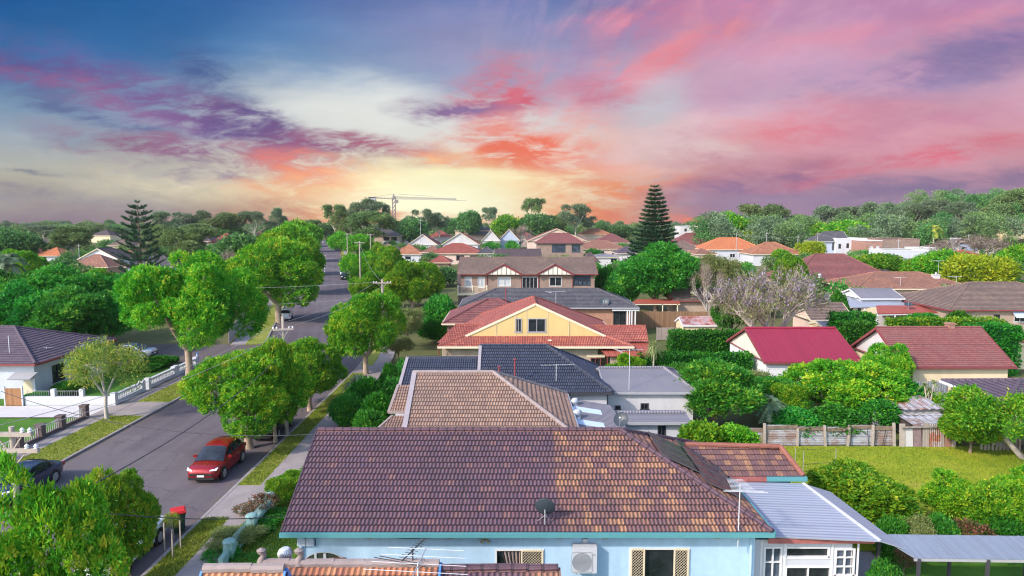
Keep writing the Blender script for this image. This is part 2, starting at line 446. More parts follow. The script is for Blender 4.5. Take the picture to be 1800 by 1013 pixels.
def leafm(name, pal, rough=.5, trans=.3):
    """leaves: colour by the leaf's and the spray's own random tint"""
    m, N, b = newmat(name)
    at_ = N.n('Attribute', attribute_name='tint'); oi = N.n('ObjectInfo')
    k = len(pal) - 1
    col = N.ramp(at_.outputs['Fac'], [(i / k, rgb(c)) for i, c in enumerate(pal)])
    hs = N.n('HueSaturation'); N.l(col, hs.inputs['Color'])
    N.l(N.mr(oi.outputs['Random'], 0, 1, .485, .512, False), hs.inputs['Hue'])
    N.l(N.mr(oi.outputs['Random'], 0, 1, .82, 1.15, False), hs.inputs['Value'])
    c = hs.outputs[0]
    N.l(c, b.inputs['Base Color']); b.inputs['Roughness'].default_value = rough; b.inputs['Specular IOR Level'].default_value = .25
    tr = N.n('BsdfTranslucent'); N.l(c, tr.inputs[0]); mx = N.n('MixShader'); mx.inputs[0].default_value = trans
    N.l(b.outputs[0], mx.inputs[1]); N.l(tr.outputs[0], mx.inputs[2])
    out = [n for n in N.t.nodes if n.type == 'OUTPUT_MATERIAL'][0]; N.l(mx.outputs[0], out.inputs[0])
    return m
def ground_mat(name, stops, s1=.35, s2=5., s3=45., bump=.4, rough=.95, dist=.03):
    m, N, b = newmat(name)
    P = N.n('TexCoord').outputs['Object']
    n1, _ = N.noise(P, s1, 6, .6); n2, _ = N.noise(P, s2, 5, .65); n3, _ = N.noise(P, s3, 3, .7)
    f = N.math('ADD', N.math('ADD', N.math('MULTIPLY', n1, .5), N.math('MULTIPLY', n2, .3)), N.math('MULTIPLY', n3, .2))
    N.l(N.ramp(f, [(p, rgb(c)) for p, c in stops]), b.inputs['Base Color']); b.inputs['Roughness'].default_value = rough
    b.inputs['Specular IOR Level'].default_value = .15
    bp = N.n('Bump'); bp.inputs['Strength'].default_value = bump; bp.inputs['Distance'].default_value = dist
    N.l(N.math('ADD', n2, n3), bp.inputs['Height']); N.l(bp.outputs[0], b.inputs['Normal'])
    return m
def glassm(name, c=(.02, .025, .03), rough=.06):
    m, N, b = newmat(name); b.inputs['Roughness'].default_value = rough
    P = N.n('TexCoord').outputs['Object']; n1, _ = N.noise(P, 1.3, 3, .6)
    N.l(N.ramp(n1, [(.35, dk(c, .6)), (.7, dk(c, 1.6))]), b.inputs['Base Color']); b.inputs['Specular IOR Level'].default_value = .6
    return m

# tiles
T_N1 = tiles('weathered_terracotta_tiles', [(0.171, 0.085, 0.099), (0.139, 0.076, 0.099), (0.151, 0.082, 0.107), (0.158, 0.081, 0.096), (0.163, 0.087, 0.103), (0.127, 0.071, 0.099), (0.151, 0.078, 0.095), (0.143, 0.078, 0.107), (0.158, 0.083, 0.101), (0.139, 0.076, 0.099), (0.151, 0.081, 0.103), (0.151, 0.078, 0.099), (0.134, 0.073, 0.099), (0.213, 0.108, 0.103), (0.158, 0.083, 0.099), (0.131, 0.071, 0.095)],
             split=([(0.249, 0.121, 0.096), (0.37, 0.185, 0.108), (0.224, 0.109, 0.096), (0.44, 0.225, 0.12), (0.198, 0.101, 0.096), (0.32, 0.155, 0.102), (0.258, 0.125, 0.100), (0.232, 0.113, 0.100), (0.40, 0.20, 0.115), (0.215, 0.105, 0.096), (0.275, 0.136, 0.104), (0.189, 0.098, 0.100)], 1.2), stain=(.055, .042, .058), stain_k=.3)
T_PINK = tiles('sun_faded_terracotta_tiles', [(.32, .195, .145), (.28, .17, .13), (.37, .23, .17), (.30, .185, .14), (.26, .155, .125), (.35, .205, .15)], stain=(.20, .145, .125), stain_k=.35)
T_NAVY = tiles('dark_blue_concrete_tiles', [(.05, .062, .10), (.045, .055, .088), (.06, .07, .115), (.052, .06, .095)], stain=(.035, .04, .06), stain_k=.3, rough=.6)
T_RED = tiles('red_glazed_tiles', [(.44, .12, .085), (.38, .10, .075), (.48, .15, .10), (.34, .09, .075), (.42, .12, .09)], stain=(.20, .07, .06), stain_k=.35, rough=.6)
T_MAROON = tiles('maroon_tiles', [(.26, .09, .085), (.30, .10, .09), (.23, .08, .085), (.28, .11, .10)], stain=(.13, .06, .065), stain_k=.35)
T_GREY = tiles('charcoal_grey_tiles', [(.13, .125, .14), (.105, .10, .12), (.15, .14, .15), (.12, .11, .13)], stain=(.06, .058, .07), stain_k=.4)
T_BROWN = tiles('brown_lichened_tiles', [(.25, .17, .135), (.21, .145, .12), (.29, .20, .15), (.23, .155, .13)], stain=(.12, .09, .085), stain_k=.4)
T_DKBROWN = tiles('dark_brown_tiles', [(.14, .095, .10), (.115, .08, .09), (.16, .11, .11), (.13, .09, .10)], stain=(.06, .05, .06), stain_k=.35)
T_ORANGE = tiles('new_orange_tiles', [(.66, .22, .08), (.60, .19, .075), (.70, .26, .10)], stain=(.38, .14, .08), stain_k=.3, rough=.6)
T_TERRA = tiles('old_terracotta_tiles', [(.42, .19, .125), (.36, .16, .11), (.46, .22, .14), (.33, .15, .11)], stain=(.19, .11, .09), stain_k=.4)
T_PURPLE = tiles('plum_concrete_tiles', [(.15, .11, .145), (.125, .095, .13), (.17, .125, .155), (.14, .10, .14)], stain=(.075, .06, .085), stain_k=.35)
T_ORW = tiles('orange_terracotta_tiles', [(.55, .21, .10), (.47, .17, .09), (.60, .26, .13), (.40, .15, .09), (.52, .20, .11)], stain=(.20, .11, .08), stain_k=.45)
# walls
B_ORANGE = bricks('orange_brick', (.46, .20, .12), (.38, .16, .10), (.42, .33, .26))
B_BROWN = bricks('brown_brick', (.30, .19, .15), (.24, .15, .125), (.33, .28, .24))
B_RED = bricks('red_brick', (.36, .16, .12), (.30, .13, .10), (.36, .3, .26))
B_TAN = bricks('tan_brick', (.44, .32, .24), (.38, .27, .21), (.45, .38, .32))
B_DARK = bricks('dark_brick', (.13, .085, .085), (.10, .07, .075), (.17, .15, .15))
W_BLUE = plain('pale_blue_render', (.42, .60, .78), .8, .18, .5, .15, streaks=True)
W_WHITE = plain('white_paint', (.52, .53, .58), .7, .10, .5, .1, streaks=True)
W_OFF = plain('off_white_render', (.53, .51, .53), .8, .14, .6, .15, streaks=True)
W_GREYB = plain('grey_blue_render', (.40, .46, .58), .85, .12, .7, .15, streaks=True)
W_CREAM = plain('cream_render', (.72, .60, .40), .8, .12, .6, .1, streaks=True)
W_YELLOW = plain('yellow_sheet_cladding', (.58, .43, .19), .7, .10, .7, .1, streaks=True)
W_PINK = plain('pink_beige_render', (.60, .45, .38), .85, .12, .6, .1, streaks=True)
W_BOARD = lined('white_weatherboards', (.70, .71, .75), .16, 1, .01, .08)
W_VBOARD = lined('cream_vertical_boards', (.66, .62, .54), .3, 0, .012, .08)
W_SHEET = lined('cream_corrugated_sheet', (.70, .58, .38), .09, 0, .02, .12, saw=False)
# metal
C_GREY = lined('grey_corrugated_roof', (.22, .215, .25), .18, 0, .03, .12, .5, .2, rust=(.30, .2, .16), rust_k=.15, saw=False)
C_GREYV = lined('grey_corrugated_roof_across', (.21, .205, .24), .18, 1, .03, .12, .5, .2, rust=(.32, .24, .2), rust_k=.12, saw=False)
C_LIGHT = lined('zinc_corrugated_roof', (.35, .385, .47), .20, 1, .018, .10, .42, .25, rust=(.4, .33, .3), rust_k=.1, saw=False)
C_RED = lined('red_painted_metal_roof', (.25, .022, .05), .19, 0, .02, .12, .45, 0., saw=False)
C_BRICK = lined('brick_red_metal_roof', (.34, .085, .06), .19, 0, .02, .2, .55, 0., saw=False)
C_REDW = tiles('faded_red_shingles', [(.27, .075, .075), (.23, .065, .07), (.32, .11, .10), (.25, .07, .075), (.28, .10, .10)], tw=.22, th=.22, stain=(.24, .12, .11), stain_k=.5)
C_FENCE = lined('weathered_corrugated_iron', (.44, .45, .50), .13, 1, .03, .3, .6, .15, rust=(.24, .12, .07), rust_k=.75, saw=False)
C_RUST = lined('rusted_corrugated_iron', (.40, .40, .44), .13, 0, .03, .3, .65, .15, rust=(.30, .10, .055), rust_k=.95, saw=False)
C_SHED = lined('rust_red_and_zinc_sheets', (.40, .13, .10), .62, 0, .02, .5, .6, .1, rust=(.5, .5, .56), rust_k=.55, saw=False)
C_CLEAR = lined('translucent_grey_sheeting', (.21, .25, .32), .075, 0, .008, .2, .3, .0, saw=False)
C_SLAB = lined('steel_fence_sheets', (.30, .31, .36), .2, 0, .03, .12, .5, .1, saw=False)
P_TEAL = plain('teal_gutter_paint', (.10, .30, .33), .45, .12, 1.2)
P_MAROON = plain('maroon_trim_paint', (.22, .055, .06), .5, .15, 1.2)
P_REDTRIM = plain('flaking_red_fascia_paint', (.36, .12, .11), .6, .4, 4.)
P_WHITE = plain('white_trim_paint', (.66, .66, .68), .5, .06, 1.5)
P_CREAM = plain('cream_trim_paint', (.70, .60, .44), .55, .08, 1.5)
P_DARK = plain('dark_trim_paint', (.05, .05, .06), .5, .2, 1.5)
P_BLUE = plain('bright_blue_paint', (.06, .22, .60), .45, .12, 2.)
P_GREY = plain('grey_trim_paint', (.34, .34, .37), .5, .1, 1.5)
P_MORTAR = plain('bedding_mortar', (.29, .235, .23), .9, .25, 3., .3)
METAL = plain('galvanised_steel', (.55, .56, .60), .4, .2, 3., metal=.55)
STEELW = plain('pale_aluminium', (.74, .75, .78), .38, .1, 3., metal=.35)
DISHM = plain('dark_dish_paint', (.045, .06, .075), .4, .15, 2.)
GLASS = glassm('window_glass')
GLASSB = glassm('bluish_window_glass', (.05, .07, .10))
CURT = plain('net_curtain_behind_glass', (.50, .52, .54), .25, .15, 3., spec=.5)
SOLAR = None
def solar_mat():
    m, N, b = newmat('solar_cells'); uv = N.n('UVMap').outputs[0]
    t = N.n('TexBrick'); N.l(uv, t.inputs['Vector']); t.offset = 0; t.inputs['Scale'].default_value = 1
    t.inputs['Color1'].default_value = (.022, .024, .04, 1); t.inputs['Color2'].default_value = (.03, .03, .05, 1); t.inputs['Mortar'].default_value = (.12, .13, .16, 1)
    t.inputs['Mortar Size'].default_value = .006; t.inputs['Brick Width'].default_value = .16; t.inputs['Row Height'].default_value = .16
    N.l(t.outputs[0], b.inputs['Base Color']); b.inputs['Roughness'].default_value = .12; b.inputs['Specular IOR Level'].default_value = .6
    return m
SOLAR = solar_mat()
WOOD = lined('weathered_grey_paling', (.30, .255, .235), .11, 0, .015, .35, .85)
WOODB = lined('brown_stained_paling', (.26, .15, .085), .11, 0, .015, .35, .8)
WOODG = lined('orange_timber_gate', (.30, .15, .07), .12, 0, .015, .3, .7)
POLE = plain('weathered_pole_timber', (.40, .34, .30), .85, .3, 3., .4, 12.)
BARK = plain('grey_brown_bark', (.24, .18, .14), .9, .4, 3., .8, 14.)
BARKP = plain('pale_gum_bark', (.46, .40, .36), .85, .3, 2.5, .4, 10.)
BARKL = plain('light_street_tree_bark', (.38, .29, .22), .9, .4, 3., .8, 14.)
CONC = plain('footpath_concrete', (.30, .26, .26), .9, .25, .8, .3, 25.)
CONCL = plain('pale_driveway_concrete', (.55, .52, .54), .9, .15, .8, .2, 25.)
KERB = plain('kerb_concrete', (.30, .27, .27), .9, .3, 2., .3)
ASPH = ground_mat('asphalt', [(.28, (.088, .074, .088)), (.48, (.118, .098, .115)), (.7, (.15, .125, .14))], .12, 2.2, 60., .35, .85, .015)
def asphalt(m):
    N = NT.__new__(NT); N.t = m.node_tree; b = [n for n in N.t.nodes if n.type == 'BSDF_PRINCIPLED'][0]; base = b.inputs['Base Color'].links[0].from_socket
    sp = N.n('SeparateXYZ'); uv = N.n('UVMap').outputs[0]; N.l(uv, sp.inputs[0]); u, v = sp.outputs[0], sp.outputs[1]
    P = N.n('TexCoord').outputs['Object']; _, w = N.noise(P, .8, 4, .6); Pw = N.vmath('ADD', P, N.vmath('MULTIPLY', N.vmath('SUBTRACT', w, (.5, .5, .5)), (1.6, 1.6, 0)))
    vo = N.n('TexVoronoi', feature='DISTANCE_TO_EDGE'); N.l(Pw, vo.inputs['Vector']); vo.inputs['Scale'].default_value = .28
    nm, _ = N.noise(P, .09, 3, .6); crack = N.math('MULTIPLY', N.mr(vo.outputs['Distance'], .004, .016, 1., 0.), N.mr(nm, .42, .56))
    pc = N.n('TexVoronoi', distance='CHEBYCHEV'); N.l(P, pc.inputs['Vector']); pc.inputs['Scale'].default_value = .10
    sx = N.n('SeparateXYZ'); N.l(pc.outputs['Color'], sx.inputs[0]); col = N.mix(N.mr(sx.outputs[0], .62, .66, 0., .30), base, (.06, .052, .062, 1)); col = N.mix(N.mr(sx.outputs[1], .8, .82, 0., .3), col, (.17, .15, .155, 1))
    au = N.math('ABSOLUTE', u); trk = N.math('ABSOLUTE', N.math('SUBTRACT', N.math('PINGPONG', N.math('ADD', au, .3), 1.7), .85)); col = N.mix(N.mr(trk, .5, .1, 0., .16), col, (.19, .17, .18, 1))
    dv = N.n('CombineXYZ'); N.l(N.math('MULTIPLY', u, 1.5), dv.inputs[0]); N.l(N.math('MULTIPLY', v, .06), dv.inputs[1]); nd, _ = N.noise(dv.outputs[0], 1., 5, .65); col = N.mix(N.mr(nd, .55, .75, 0., .4), col, (.055, .05, .055, 1))
    ng, _ = N.noise(P, 1.2, 4, .6); col = N.mix(N.math('MULTIPLY', N.mr(au, 5.0, 5.8), N.mr(ng, .35, .65, .1, .7)), col, (.13, .10, .07, 1))
    col = N.mix(N.math('MULTIPLY', crack, .3), col, (.03, .028, .03, 1)); N.l(col, b.inputs['Base Color'])
asphalt(ASPH)
GRASS_V = ground_mat('verge_grass', [(.30, (.10, .14, .02)), (.44, (.17, .22, .03)), (.56, (.26, .26, .06)), (.72, (.32, .25, .10))], .5, 4., 38.)
GRASS_L = ground_mat('back_lawn', [(.32, (.12, .18, .012)), (.44, (.18, .25, .015)), (.54, (.27, .31, .02)), (.64, (.34, .31, .06)), (.72, (.36, .29, .13))], .35, 2.6, 30.)
GRASS_D = ground_mat('front_garden_grass', [(.3, (.035, .10, .015)), (.5, (.06, .16, .02)), (.72, (.12, .22, .035))], .6, 5., 38.)
EARTH = ground_mat('garden_ground', [(.3, (.05, .075, .025)), (.45, (.09, .11, .035)), (.58, (.14, .13, .06)), (.75, (.20, .16, .10))], .08, .9, 12.)
LINE = plain('road_marking_paint', (.62, .62, .62), .8, .3, 4.)
# leaves
L_STREET = leafm('brush_box_leaves', [(.028, .165, .012), (.052, .255, .016), (.10, .36, .02), (.19, .46, .024), (.39, .54, .03), (.60, .54, .05)], trans=.46)
L_STREETD = leafm('deep_green_leaves', [(.015, .125, .018), (.028, .20, .024), (.052, .29, .03), (.11, .39, .036), (.30, .49, .04)], trans=.44)
L_DARK = leafm('dark_green_leaves', [(.045, .13, .045), (.075, .20, .058), (.12, .28, .07), (.22, .38, .09)], trans=.35)
L_LIME = leafm('yellow_green_leaves', [(.12, .22, .012), (.22, .33, .014), (.38, .44, .018), (.55, .50, .03)], trans=.34)
L_CITRUS = leafm('citrus_leaves', [(.03, .18, .012), (.075, .30, .016), (.16, .42, .02), (.38, .54, .025), (.68, .60, .05)], trans=.46)
L_GUM = leafm('grey_green_gum_leaves', [(.075, .13, .075), (.125, .195, .105), (.185, .265, .14), (.28, .35, .19)], trans=.35)
L_GUMD = leafm('olive_gum_leaves', [(.075, .14, .055), (.12, .21, .07), (.19, .285, .09), (.29, .37, .13)], trans=.35)
L_PINE = leafm('norfolk_pine_needles', [(.012, .045, .03), (.022, .075, .042), (.04, .11, .055), (.07, .15, .07)], trans=.15)
L_HEDGE = leafm('clipped_hedge_leaves', [(.008, .09, .010), (.022, .16, .012), (.05, .26, .016), (.13, .37, .024)], trans=.36)
L_OLIVE = leafm('greyish_olive_leaves', [(.12, .18, .05), (.20, .27, .08), (.31, .36, .12), (.48, .44, .17)], trans=.4)
L_GOLD = leafm('sparse_gold_green_leaves', [(.07, .16, .03), (.13, .26, .04), (.25, .37, .06), (.52, .47, .07), (.56, .50, .14)], trans=.45)
L_JAC = leafm('jacaranda_flowers', [(.22, .18, .28), (.29, .24, .36), (.34, .29, .40), (.36, .32, .34)], trans=.3)
L_STRAP = leafm('blue_green_strap_leaves', [(.07, .14, .08), (.13, .22, .13), (.22, .32, .20), (.36, .42, .28)], trans=.2)
L_YUCCA = leafm('pale_strap_leaves', [(.10, .16, .05), (.20, .28, .09), (.34, .40, .16), (.50, .50, .26)], trans=.2)
L_PALM = leafm('palm_fronds', [(.05, .12, .07), (.09, .17, .09), (.16, .24, .13), (.26, .32, .20)], trans=.2)
L_BROWN = leafm('bare_grey_brown_twigs', [(.14, .10, .08), (.20, .15, .12), (.27, .21, .17)], trans=.1)
L_ROSE = leafm('bronze_rose_leaves', [(.03, .07, .02), (.08, .10, .03), (.22, .09, .05), (.32, .14, .09)], trans=.25)
L_FLOWER = leafm('white_flower_heads', [(.5, .5, .5), (.7, .7, .7), (.8, .7, .75)], trans=.2)
# ------------------------------------------------------------------ buildings
def tile_plane(mb, A, B, C, D, course=.34, du=0., step=.03, wave=0., m=0, uoff=0., jit=0.0):
    """A-B eave, D-C ridge. Laid course by course, each lapping the one below."""
    A, B, C, D = map(Vector, (A, B, C, D))
    u = (B - A).normalized(); w = (D - A) if (D - A).length > .01 else (C - A)
    v = (w - u * w.dot(u)); T = v.length; v.normalize(); n = u.cross(v)
    k = max(1, round(T / course)); hs = T / k; rnd = random.Random(int(T * 1000) + int(A.x * 100))
    org = A - u * A.dot(u)
    for i in range(k):
        t0, t1 = i / k, (i + 1) / k
        l0, l1 = A.lerp(D, t0).dot(u), A.lerp(D, t1).dot(u)
        r0, r1 = B.lerp(C, t0).dot(u), B.lerp(C, t1).dot(u)
        ph = rnd.uniform(-jit, jit) + (.075 * (i % 2) if jit else 0)
        lo, hi = min(l0, l1), max(r0, r1)
        us = [lo, hi] if not du else [lo] + [du * j for j in range(math.ceil(lo / du + .01), math.floor(hi / du - .01) + 1)] + [hi]
        def P(uu, vv, h): return org + u * uu + v * vv + n * h
        prev = None
        for uu in us:
            a = min(max(uu, l0), r0); b = min(max(uu, l1), r1)
            h = wave * math.cos(4 * math.pi * (uu + ph) / .3) if wave else 0
            cur = (a, b, h)
            if prev is not None and not (abs(prev[0] - a) < 1e-6 and abs(prev[1] - b) < 1e-6):
                pa, pb, phh = prev; v0, v1 = i * hs, (i + 1) * hs; e = .012
                q = [P(pa, v0 - e, step + phh), P(a, v0 - e, step + h), P(b, v1, h * .7 + .004), P(pb, v1, phh * .7 + .004)]
                w0, w1 = (i + .012) * .34, (i + .988) * .34; uq = [(pa + uoff + ph, w0), (a + uoff + ph, w0), (b + uoff + ph, w1), (pb + uoff + ph, w1)]
                mb.face(q, uq, m)
                mb.face([P(pa, v0 - e, -.01), P(a, v0 - e, -.01), P(a, v0 - e, step + h), P(pa, v0 - e, step + phh)], [(pa + uoff + ph, w0)] * 4, m)  # riser takes its colour from the painted lap shadow line
            prev = cur

def wall_holes(mb, fr, u0, u1, z0, z1, holes, depth=.12, m=0):
    """fr = (origin, u, n): wall sheet with real openings and reveals"""
    o, u, n = fr
    us = sorted({u0, u1, *[h[0] for h in holes], *[h[1] for h in holes]}); zs = sorted({z0, z1, *[h[2] for h in holes], *[h[3] for h in holes]})
    P = lambda a, z, d=0.: o + u * a + Vector((0, 0, z)) + n * d
    for a, b in zip(us[:-1], us[1:]):
        for c, d in zip(zs[:-1], zs[1:]):
            if a < u0 - 1e-6 or b > u1 + 1e-6 or c < z0 - 1e-6 or d > z1 + 1e-6: continue
            mu, mz = (a + b) / 2, (c + d) / 2
            if any(h[0] < mu < h[1] and h[2] < mz < h[3] for h in holes): continue
            mb.face([P(a, c), P(b, c), P(b, d), P(a, d)], [(a, c), (b, c), (b, d), (a, d)], m)
    for a, b, c, d in [h[:4] for h in holes]:
        e = -depth
        mb.face([P(a, c), P(a, c, e), P(a, d, e), P(a, d)], m=m); mb.face([P(b, c), P(b, d), P(b, d, e), P(b, c, e)], m=m)
        mb.face([P(a, c), P(b, c), P(b, c, e), P(a, c, e)], m=m); mb.face([P(a, d), P(a, d, e), P(b, d, e), P(b, d)], m=m)

WST = {  # frame, pane, vertical mullions, horizontal bars
    'white': (P_WHITE, GLASS, 1, 0), 'dark': (P_DARK, GLASS, 1, 0), 'cream': (P_CREAM, GLASS, 1, 0), 'grid': (P_WHITE, GLASSB, 1, 2),
    'curtain': (P_WHITE, CURT, 1, 0), 'single': (P_WHITE, GLASS, 0, 0), 'maroon': (P_MAROON, GLASS, 1, 0), 'wide': (P_WHITE, GLASS, 3, 0), 'grey': (P_GREY, GLASS, 1, 0), 'big': (P_DARK, GLASSB, 3, 1)}
def window(root, fr, u0, u1, z0, z1, style, name='window', depth=.12, label=None):
    fm, pm, nv, nh = WST[style]; o, u, n = fr
    P = lambda a, z, d=0.: o + u * a + Vector((0, 0, z)) + n * d
    mb = MB(); b = min(.07, (u1 - u0) * .12); d = -depth * .5
    def br(a0, c0, a1, c1):
        p = [P(a0, c0, d), P(a1, c0, d), P(a1, c1, d), P(a0, c1, d)]; q = [P(a0, c0, .025), P(a1, c0, .025), P(a1, c1, .025), P(a0, c1, .025)]
        mb.face(q)
        for i in range(4): mb.face([p[i], p[(i + 1) % 4], q[(i + 1) % 4], q[i]])
    br(u0, z0, u0 + b, z1); br(u1 - b, z0, u1, z1); br(u0 + b, z1 - b, u1 - b, z1); br(u0 - .05, z0 - .06, u1 + .05, z0 + b * .7)
    for i in range(nv):
        c = u0 + (u1 - u0) * (i + 1) / (nv + 1); br(c - b * .35, z0 + b * .7, c + b * .35, z1 - b)
    for i in range(nh):
        c = z0 + (z1 - z0) * (i + 1) / (nh + 1); w = b * .3
        for j in range(nv + 1):
            a = u0 + (u1 - u0) * j / (nv + 1) + b * (1 if j == 0 else .35); e = u0 + (u1 - u0) * (j + 1) / (nv + 1) - b * (1 if j == nv else .35)
            br(a, c - w, e, c + w)
    f = mb.build(name, fm, root); tag(f, label)
    g = MB(); g.face([P(u0 + .01, z0 + .01, -depth * .7), P(u1 - .01, z0 + .01, -depth * .7), P(u1 - .01, z1 - .01, -depth * .7), P(u0 + .01, z1 - .01, -depth * .7)]); g.build('pane', pm, f)
    return f

class House:
    """an Empty at the footprint's centre; wall, roof (> ridge_cap), gutter, windows as its parts"""
    def __init__(s, name, label, px, py, ze, D, pr=None, zr=None, axis='x', ends=('hip', 'hip'), roof=T_TERRA, wall=B_BROWN, gmat=None, rz=0.,
                 ov=.45, wins=(), cat='house', group=None, gutter=P_CREAM, cap=None, fine=0, hipk=1.0, gable_ov=None, slab=None, split=None, course=.34, base=0., wall_ov=None, barge=None, auto=False):
        p0, p1 = gnd(px[0], py, ze), gnd(px[1], py, ze); s.W, s.D = p1.x - p0.x, D; s.ze = ze
        s.c = Vector(((p0.x + p1.x) / 2, p0.y + D / 2, base)); s.Yf = p0.y
        W = s.W
        if zr is None: zr = at((px[0] + px[1]) / 2, pr, s.Yf + (D / 2 if axis == 'x' else 0.01)).z
        s.zr = zr
        s.root = empty(name, s.c, rz, label, cat, group); r = s.root
        ze -= base; zr -= base; s.ov = ov
        ox, oy = ov, ov
        if wall_ov: ox, oy = wall_ov
        w2, d2 = W / 2 - ox, D / 2 - oy; s.w2, s.d2 = w2, d2
        X, Y, Z = Vector((1, 0, 0)), Vector((0, 1, 0)), Vector((0, 0, 1))
        s.fr = {'f': (Vector((0, -d2, 0)), X, -Y), 'b': (Vector((0, d2, 0)), -X, Y), 'l': (Vector((-w2, 0, 0)), -Y, -X), 'r': (Vector((w2, 0, 0)), Y, X)}
        holes = {k: [] for k in 'fblr'}
        for w in wins:
            if w[0] == 'f':
                a, b = at(w[1], w[2], s.Yf + oy), at(w[3], w[4], s.Yf + oy)
                holes['f'].append((a.x - s.c.x, b.x - s.c.x, max(.1, b.z - base), min(a.z - base, ze - .12), w[5]))
            else: holes[w[0]].append((w[1] - w[3] / 2, w[1] + w[3] / 2, w[2], w[2] + w[4], w[5]))
        mb = MB(); half = {'f': w2, 'b': w2, 'l': d2, 'r': d2}
        for k in 'fblr': wall_holes(mb, s.fr[k], -half[k], half[k], -.3, ze - .04, holes[k])
        gm = gmat or wall; gp = MB()
        gables = []
        if axis == 'x':
            L, d = W, D / 2; tf = lambda a, t, z: Vector((a - W / 2, t, z))
            if ends[0] != 'hip': gables.append('l')
            if ends[1] != 'hip': gables.append('r')
        else:
            L, d = D, W / 2; tf = lambda a, t, z: Vector((-t, a - D / 2, z))
            if ends[0] != 'hip': gables.append('f')
            if ends[1] != 'hip': gables.append('b')
        run = d * hipk; r0 = run if ends[0] == 'hip' else 0; r1 = run if ends[1] == 'hip' else 0
        if r0 + r1 > L - .05:
            q = (L - .05) / (r0 + r1); r0 *= q; r1 *= q
        s.L, s.d, s.r0, s.r1, s.tf = L, d, r0, r1, tf
        for g in gables:
            o, u, n = s.fr[g]; hw = half[g]; zt = zr - .06; full = (D if axis == 'x' else W) / 2
            zb = ze - .04; zs = ze + (zr - ze) * (1 - hw / full) - .06
            P = lambda a, z: o + u * a + Z * z
            pts = [P(-hw, zb), P(hw, zb), P(hw, max(zs, zb + .01)), P(0, zt), P(-hw, max(zs, zb + .01))]
            if gmat: gp = MB()
            (gp if gmat else mb).face(pts, [(-hw, zb), (hw, zb), (hw, zs), (0, zt), (-hw, zs)])
            if gmat: gp.build('gable', gmat, r)
        s.wall = mb.build('wall', wall, r)
        # roof
        rb = MB(); du = .0375 if fine == 2 else 0; wv = .014 if fine == 2 else 0; kw = dict(course=course, du=du, wave=wv, step=.042 if fine else .045, jit=.02 if fine else 0)
        E = lambda a, t: tf(a, t, ze); G = lambda a: tf(a, 0, zr)
        tile_plane(rb, E(0, -d), E(L, -d), G(L - r1), G(r0), **kw)
        kb = dict(kw); kb.update(du=0, wave=0)
        tile_plane(rb, E(L, d), E(0, d), G(r0), G(L - r1), uoff=(60 if split else 0), **kb)
        if r0: tile_plane(rb, E(0, d), E(0, -d), G(r0), G(r0), uoff=(-60 if split else 0), **kb)
        if r1: tile_plane(rb, E(L, -d), E(L, d), G(L - r1), G(L - r1), uoff=(60 if split else 0), **(kw if fine == 2 else kb))
        so_ = [tf(0, -d, ze - .05), tf(0, d, ze - .05), tf(L, d, ze - .05), tf(L, -d, ze - .05)]
        rb.face(so_, m=1)
        for g0, a in ((r0, 0), (r1, L)):
            if not g0:                              # verge: a thickness to the roof edge
                for t in (-d, d):
                    e0, e1 = tf(a, t, ze), tf(a, 0, zr)
                    rb.face([e0 - Z * .16, e1 - Z * .16, e1 + Z * .03, e0 + Z * .03], m=1)
        s.roof = rb.build('roof', [roof, gutter], r, smooth=(fine == 2))
        # ridge and hip caps
        cm = cap or roof; cb = MB(); cr = .12 if fine else .11; segs = .36 if fine else 2.5
        lines = [(G(r0), G(L - r1))]
        if r0: lines += [(E(0, -d), G(r0)), (E(0, d), G(r0))]
        if r1: lines += [(E(L, -d), G(L - r1)), (E(L, d), G(L - r1))]
        for a, b in lines:
            nn = max(1, int((b - a).length / segs))
            for i in range(nn):
                p, q = a.lerp(b, i / nn), a.lerp(b, (i + 1) / nn); jz = random.uniform(-.006, .012) if fine else 0
                cb.tube([p + Z * (.02 + jz), q + Z * (.035 + jz)], [cr, cr * .9] if fine else cr, 8 if fine else 5)
        cb.build('ridge_cap', cm, s.roof, smooth=bool(fine))
        # gutters on eaves, barge boards on gables
        gs = .13
        def gutter_(*b): MB().box(*b).build('gutter', gutter, r)
        if axis == 'x':
            for sg in (-1, 1): gutter_(-W / 2 - .05, W / 2 + .05, *sorted((sg * (D / 2 + .012), sg * (D / 2 + gs))), ze - .15, ze + .01)
            for sg, rr in ((-1, r0), (1, r1)):
                if rr: gutter_(*sorted((sg * (W / 2 + .012), sg * (W / 2 + gs))), -D / 2, D / 2, ze - .15, ze + .01)
        else:
            for sg in (-1, 1): gutter_(*sorted((sg * (W / 2 + .012), sg * (W / 2 + gs))), -D / 2 - .05, D / 2 + .05, ze - .15, ze + .01)
            for sg, rr in ((-1, r0), (1, r1)):
                if rr: gutter_(-W / 2, W / 2, *sorted((sg * (D / 2 + .012), sg * (D / 2 + gs))), ze - .15, ze + .01)
        barge = barge or gutter
        for a, rr, sg in ((0, r0, -1), (L, r1, 1)):
            if not rr:
                bb = MB()
                for t in (-d, d): bb.bar(tf(a + sg * .03, t, ze - .06), tf(a + sg * .03, 0, zr - .06), .05, .2)
                bb.build('barge_board', barge, r, weld=True)
        for k in holes:
            for h in holes[k]: window(r, s.fr[k], h[0], h[1], h[2], h[3], h[4])
        s.base = base
        if auto and not wins:
            n_ = max(2, int(s.w2 / 2.6)); zt_ = min(ze - .25, ze - .35)
            for i_ in range(n_):
                c_ = -s.w2 + 2 * s.w2 * (i_ + .5) / n_ + random.uniform(-.5, .5); w_ = random.choice((.6, .8, 1.0)); window(r, s.fr['f'], c_ - w_, c_ + w_, zt_ - 1.3, zt_, random.choice(('white', 'dark', 'curtain')), depth=.02)
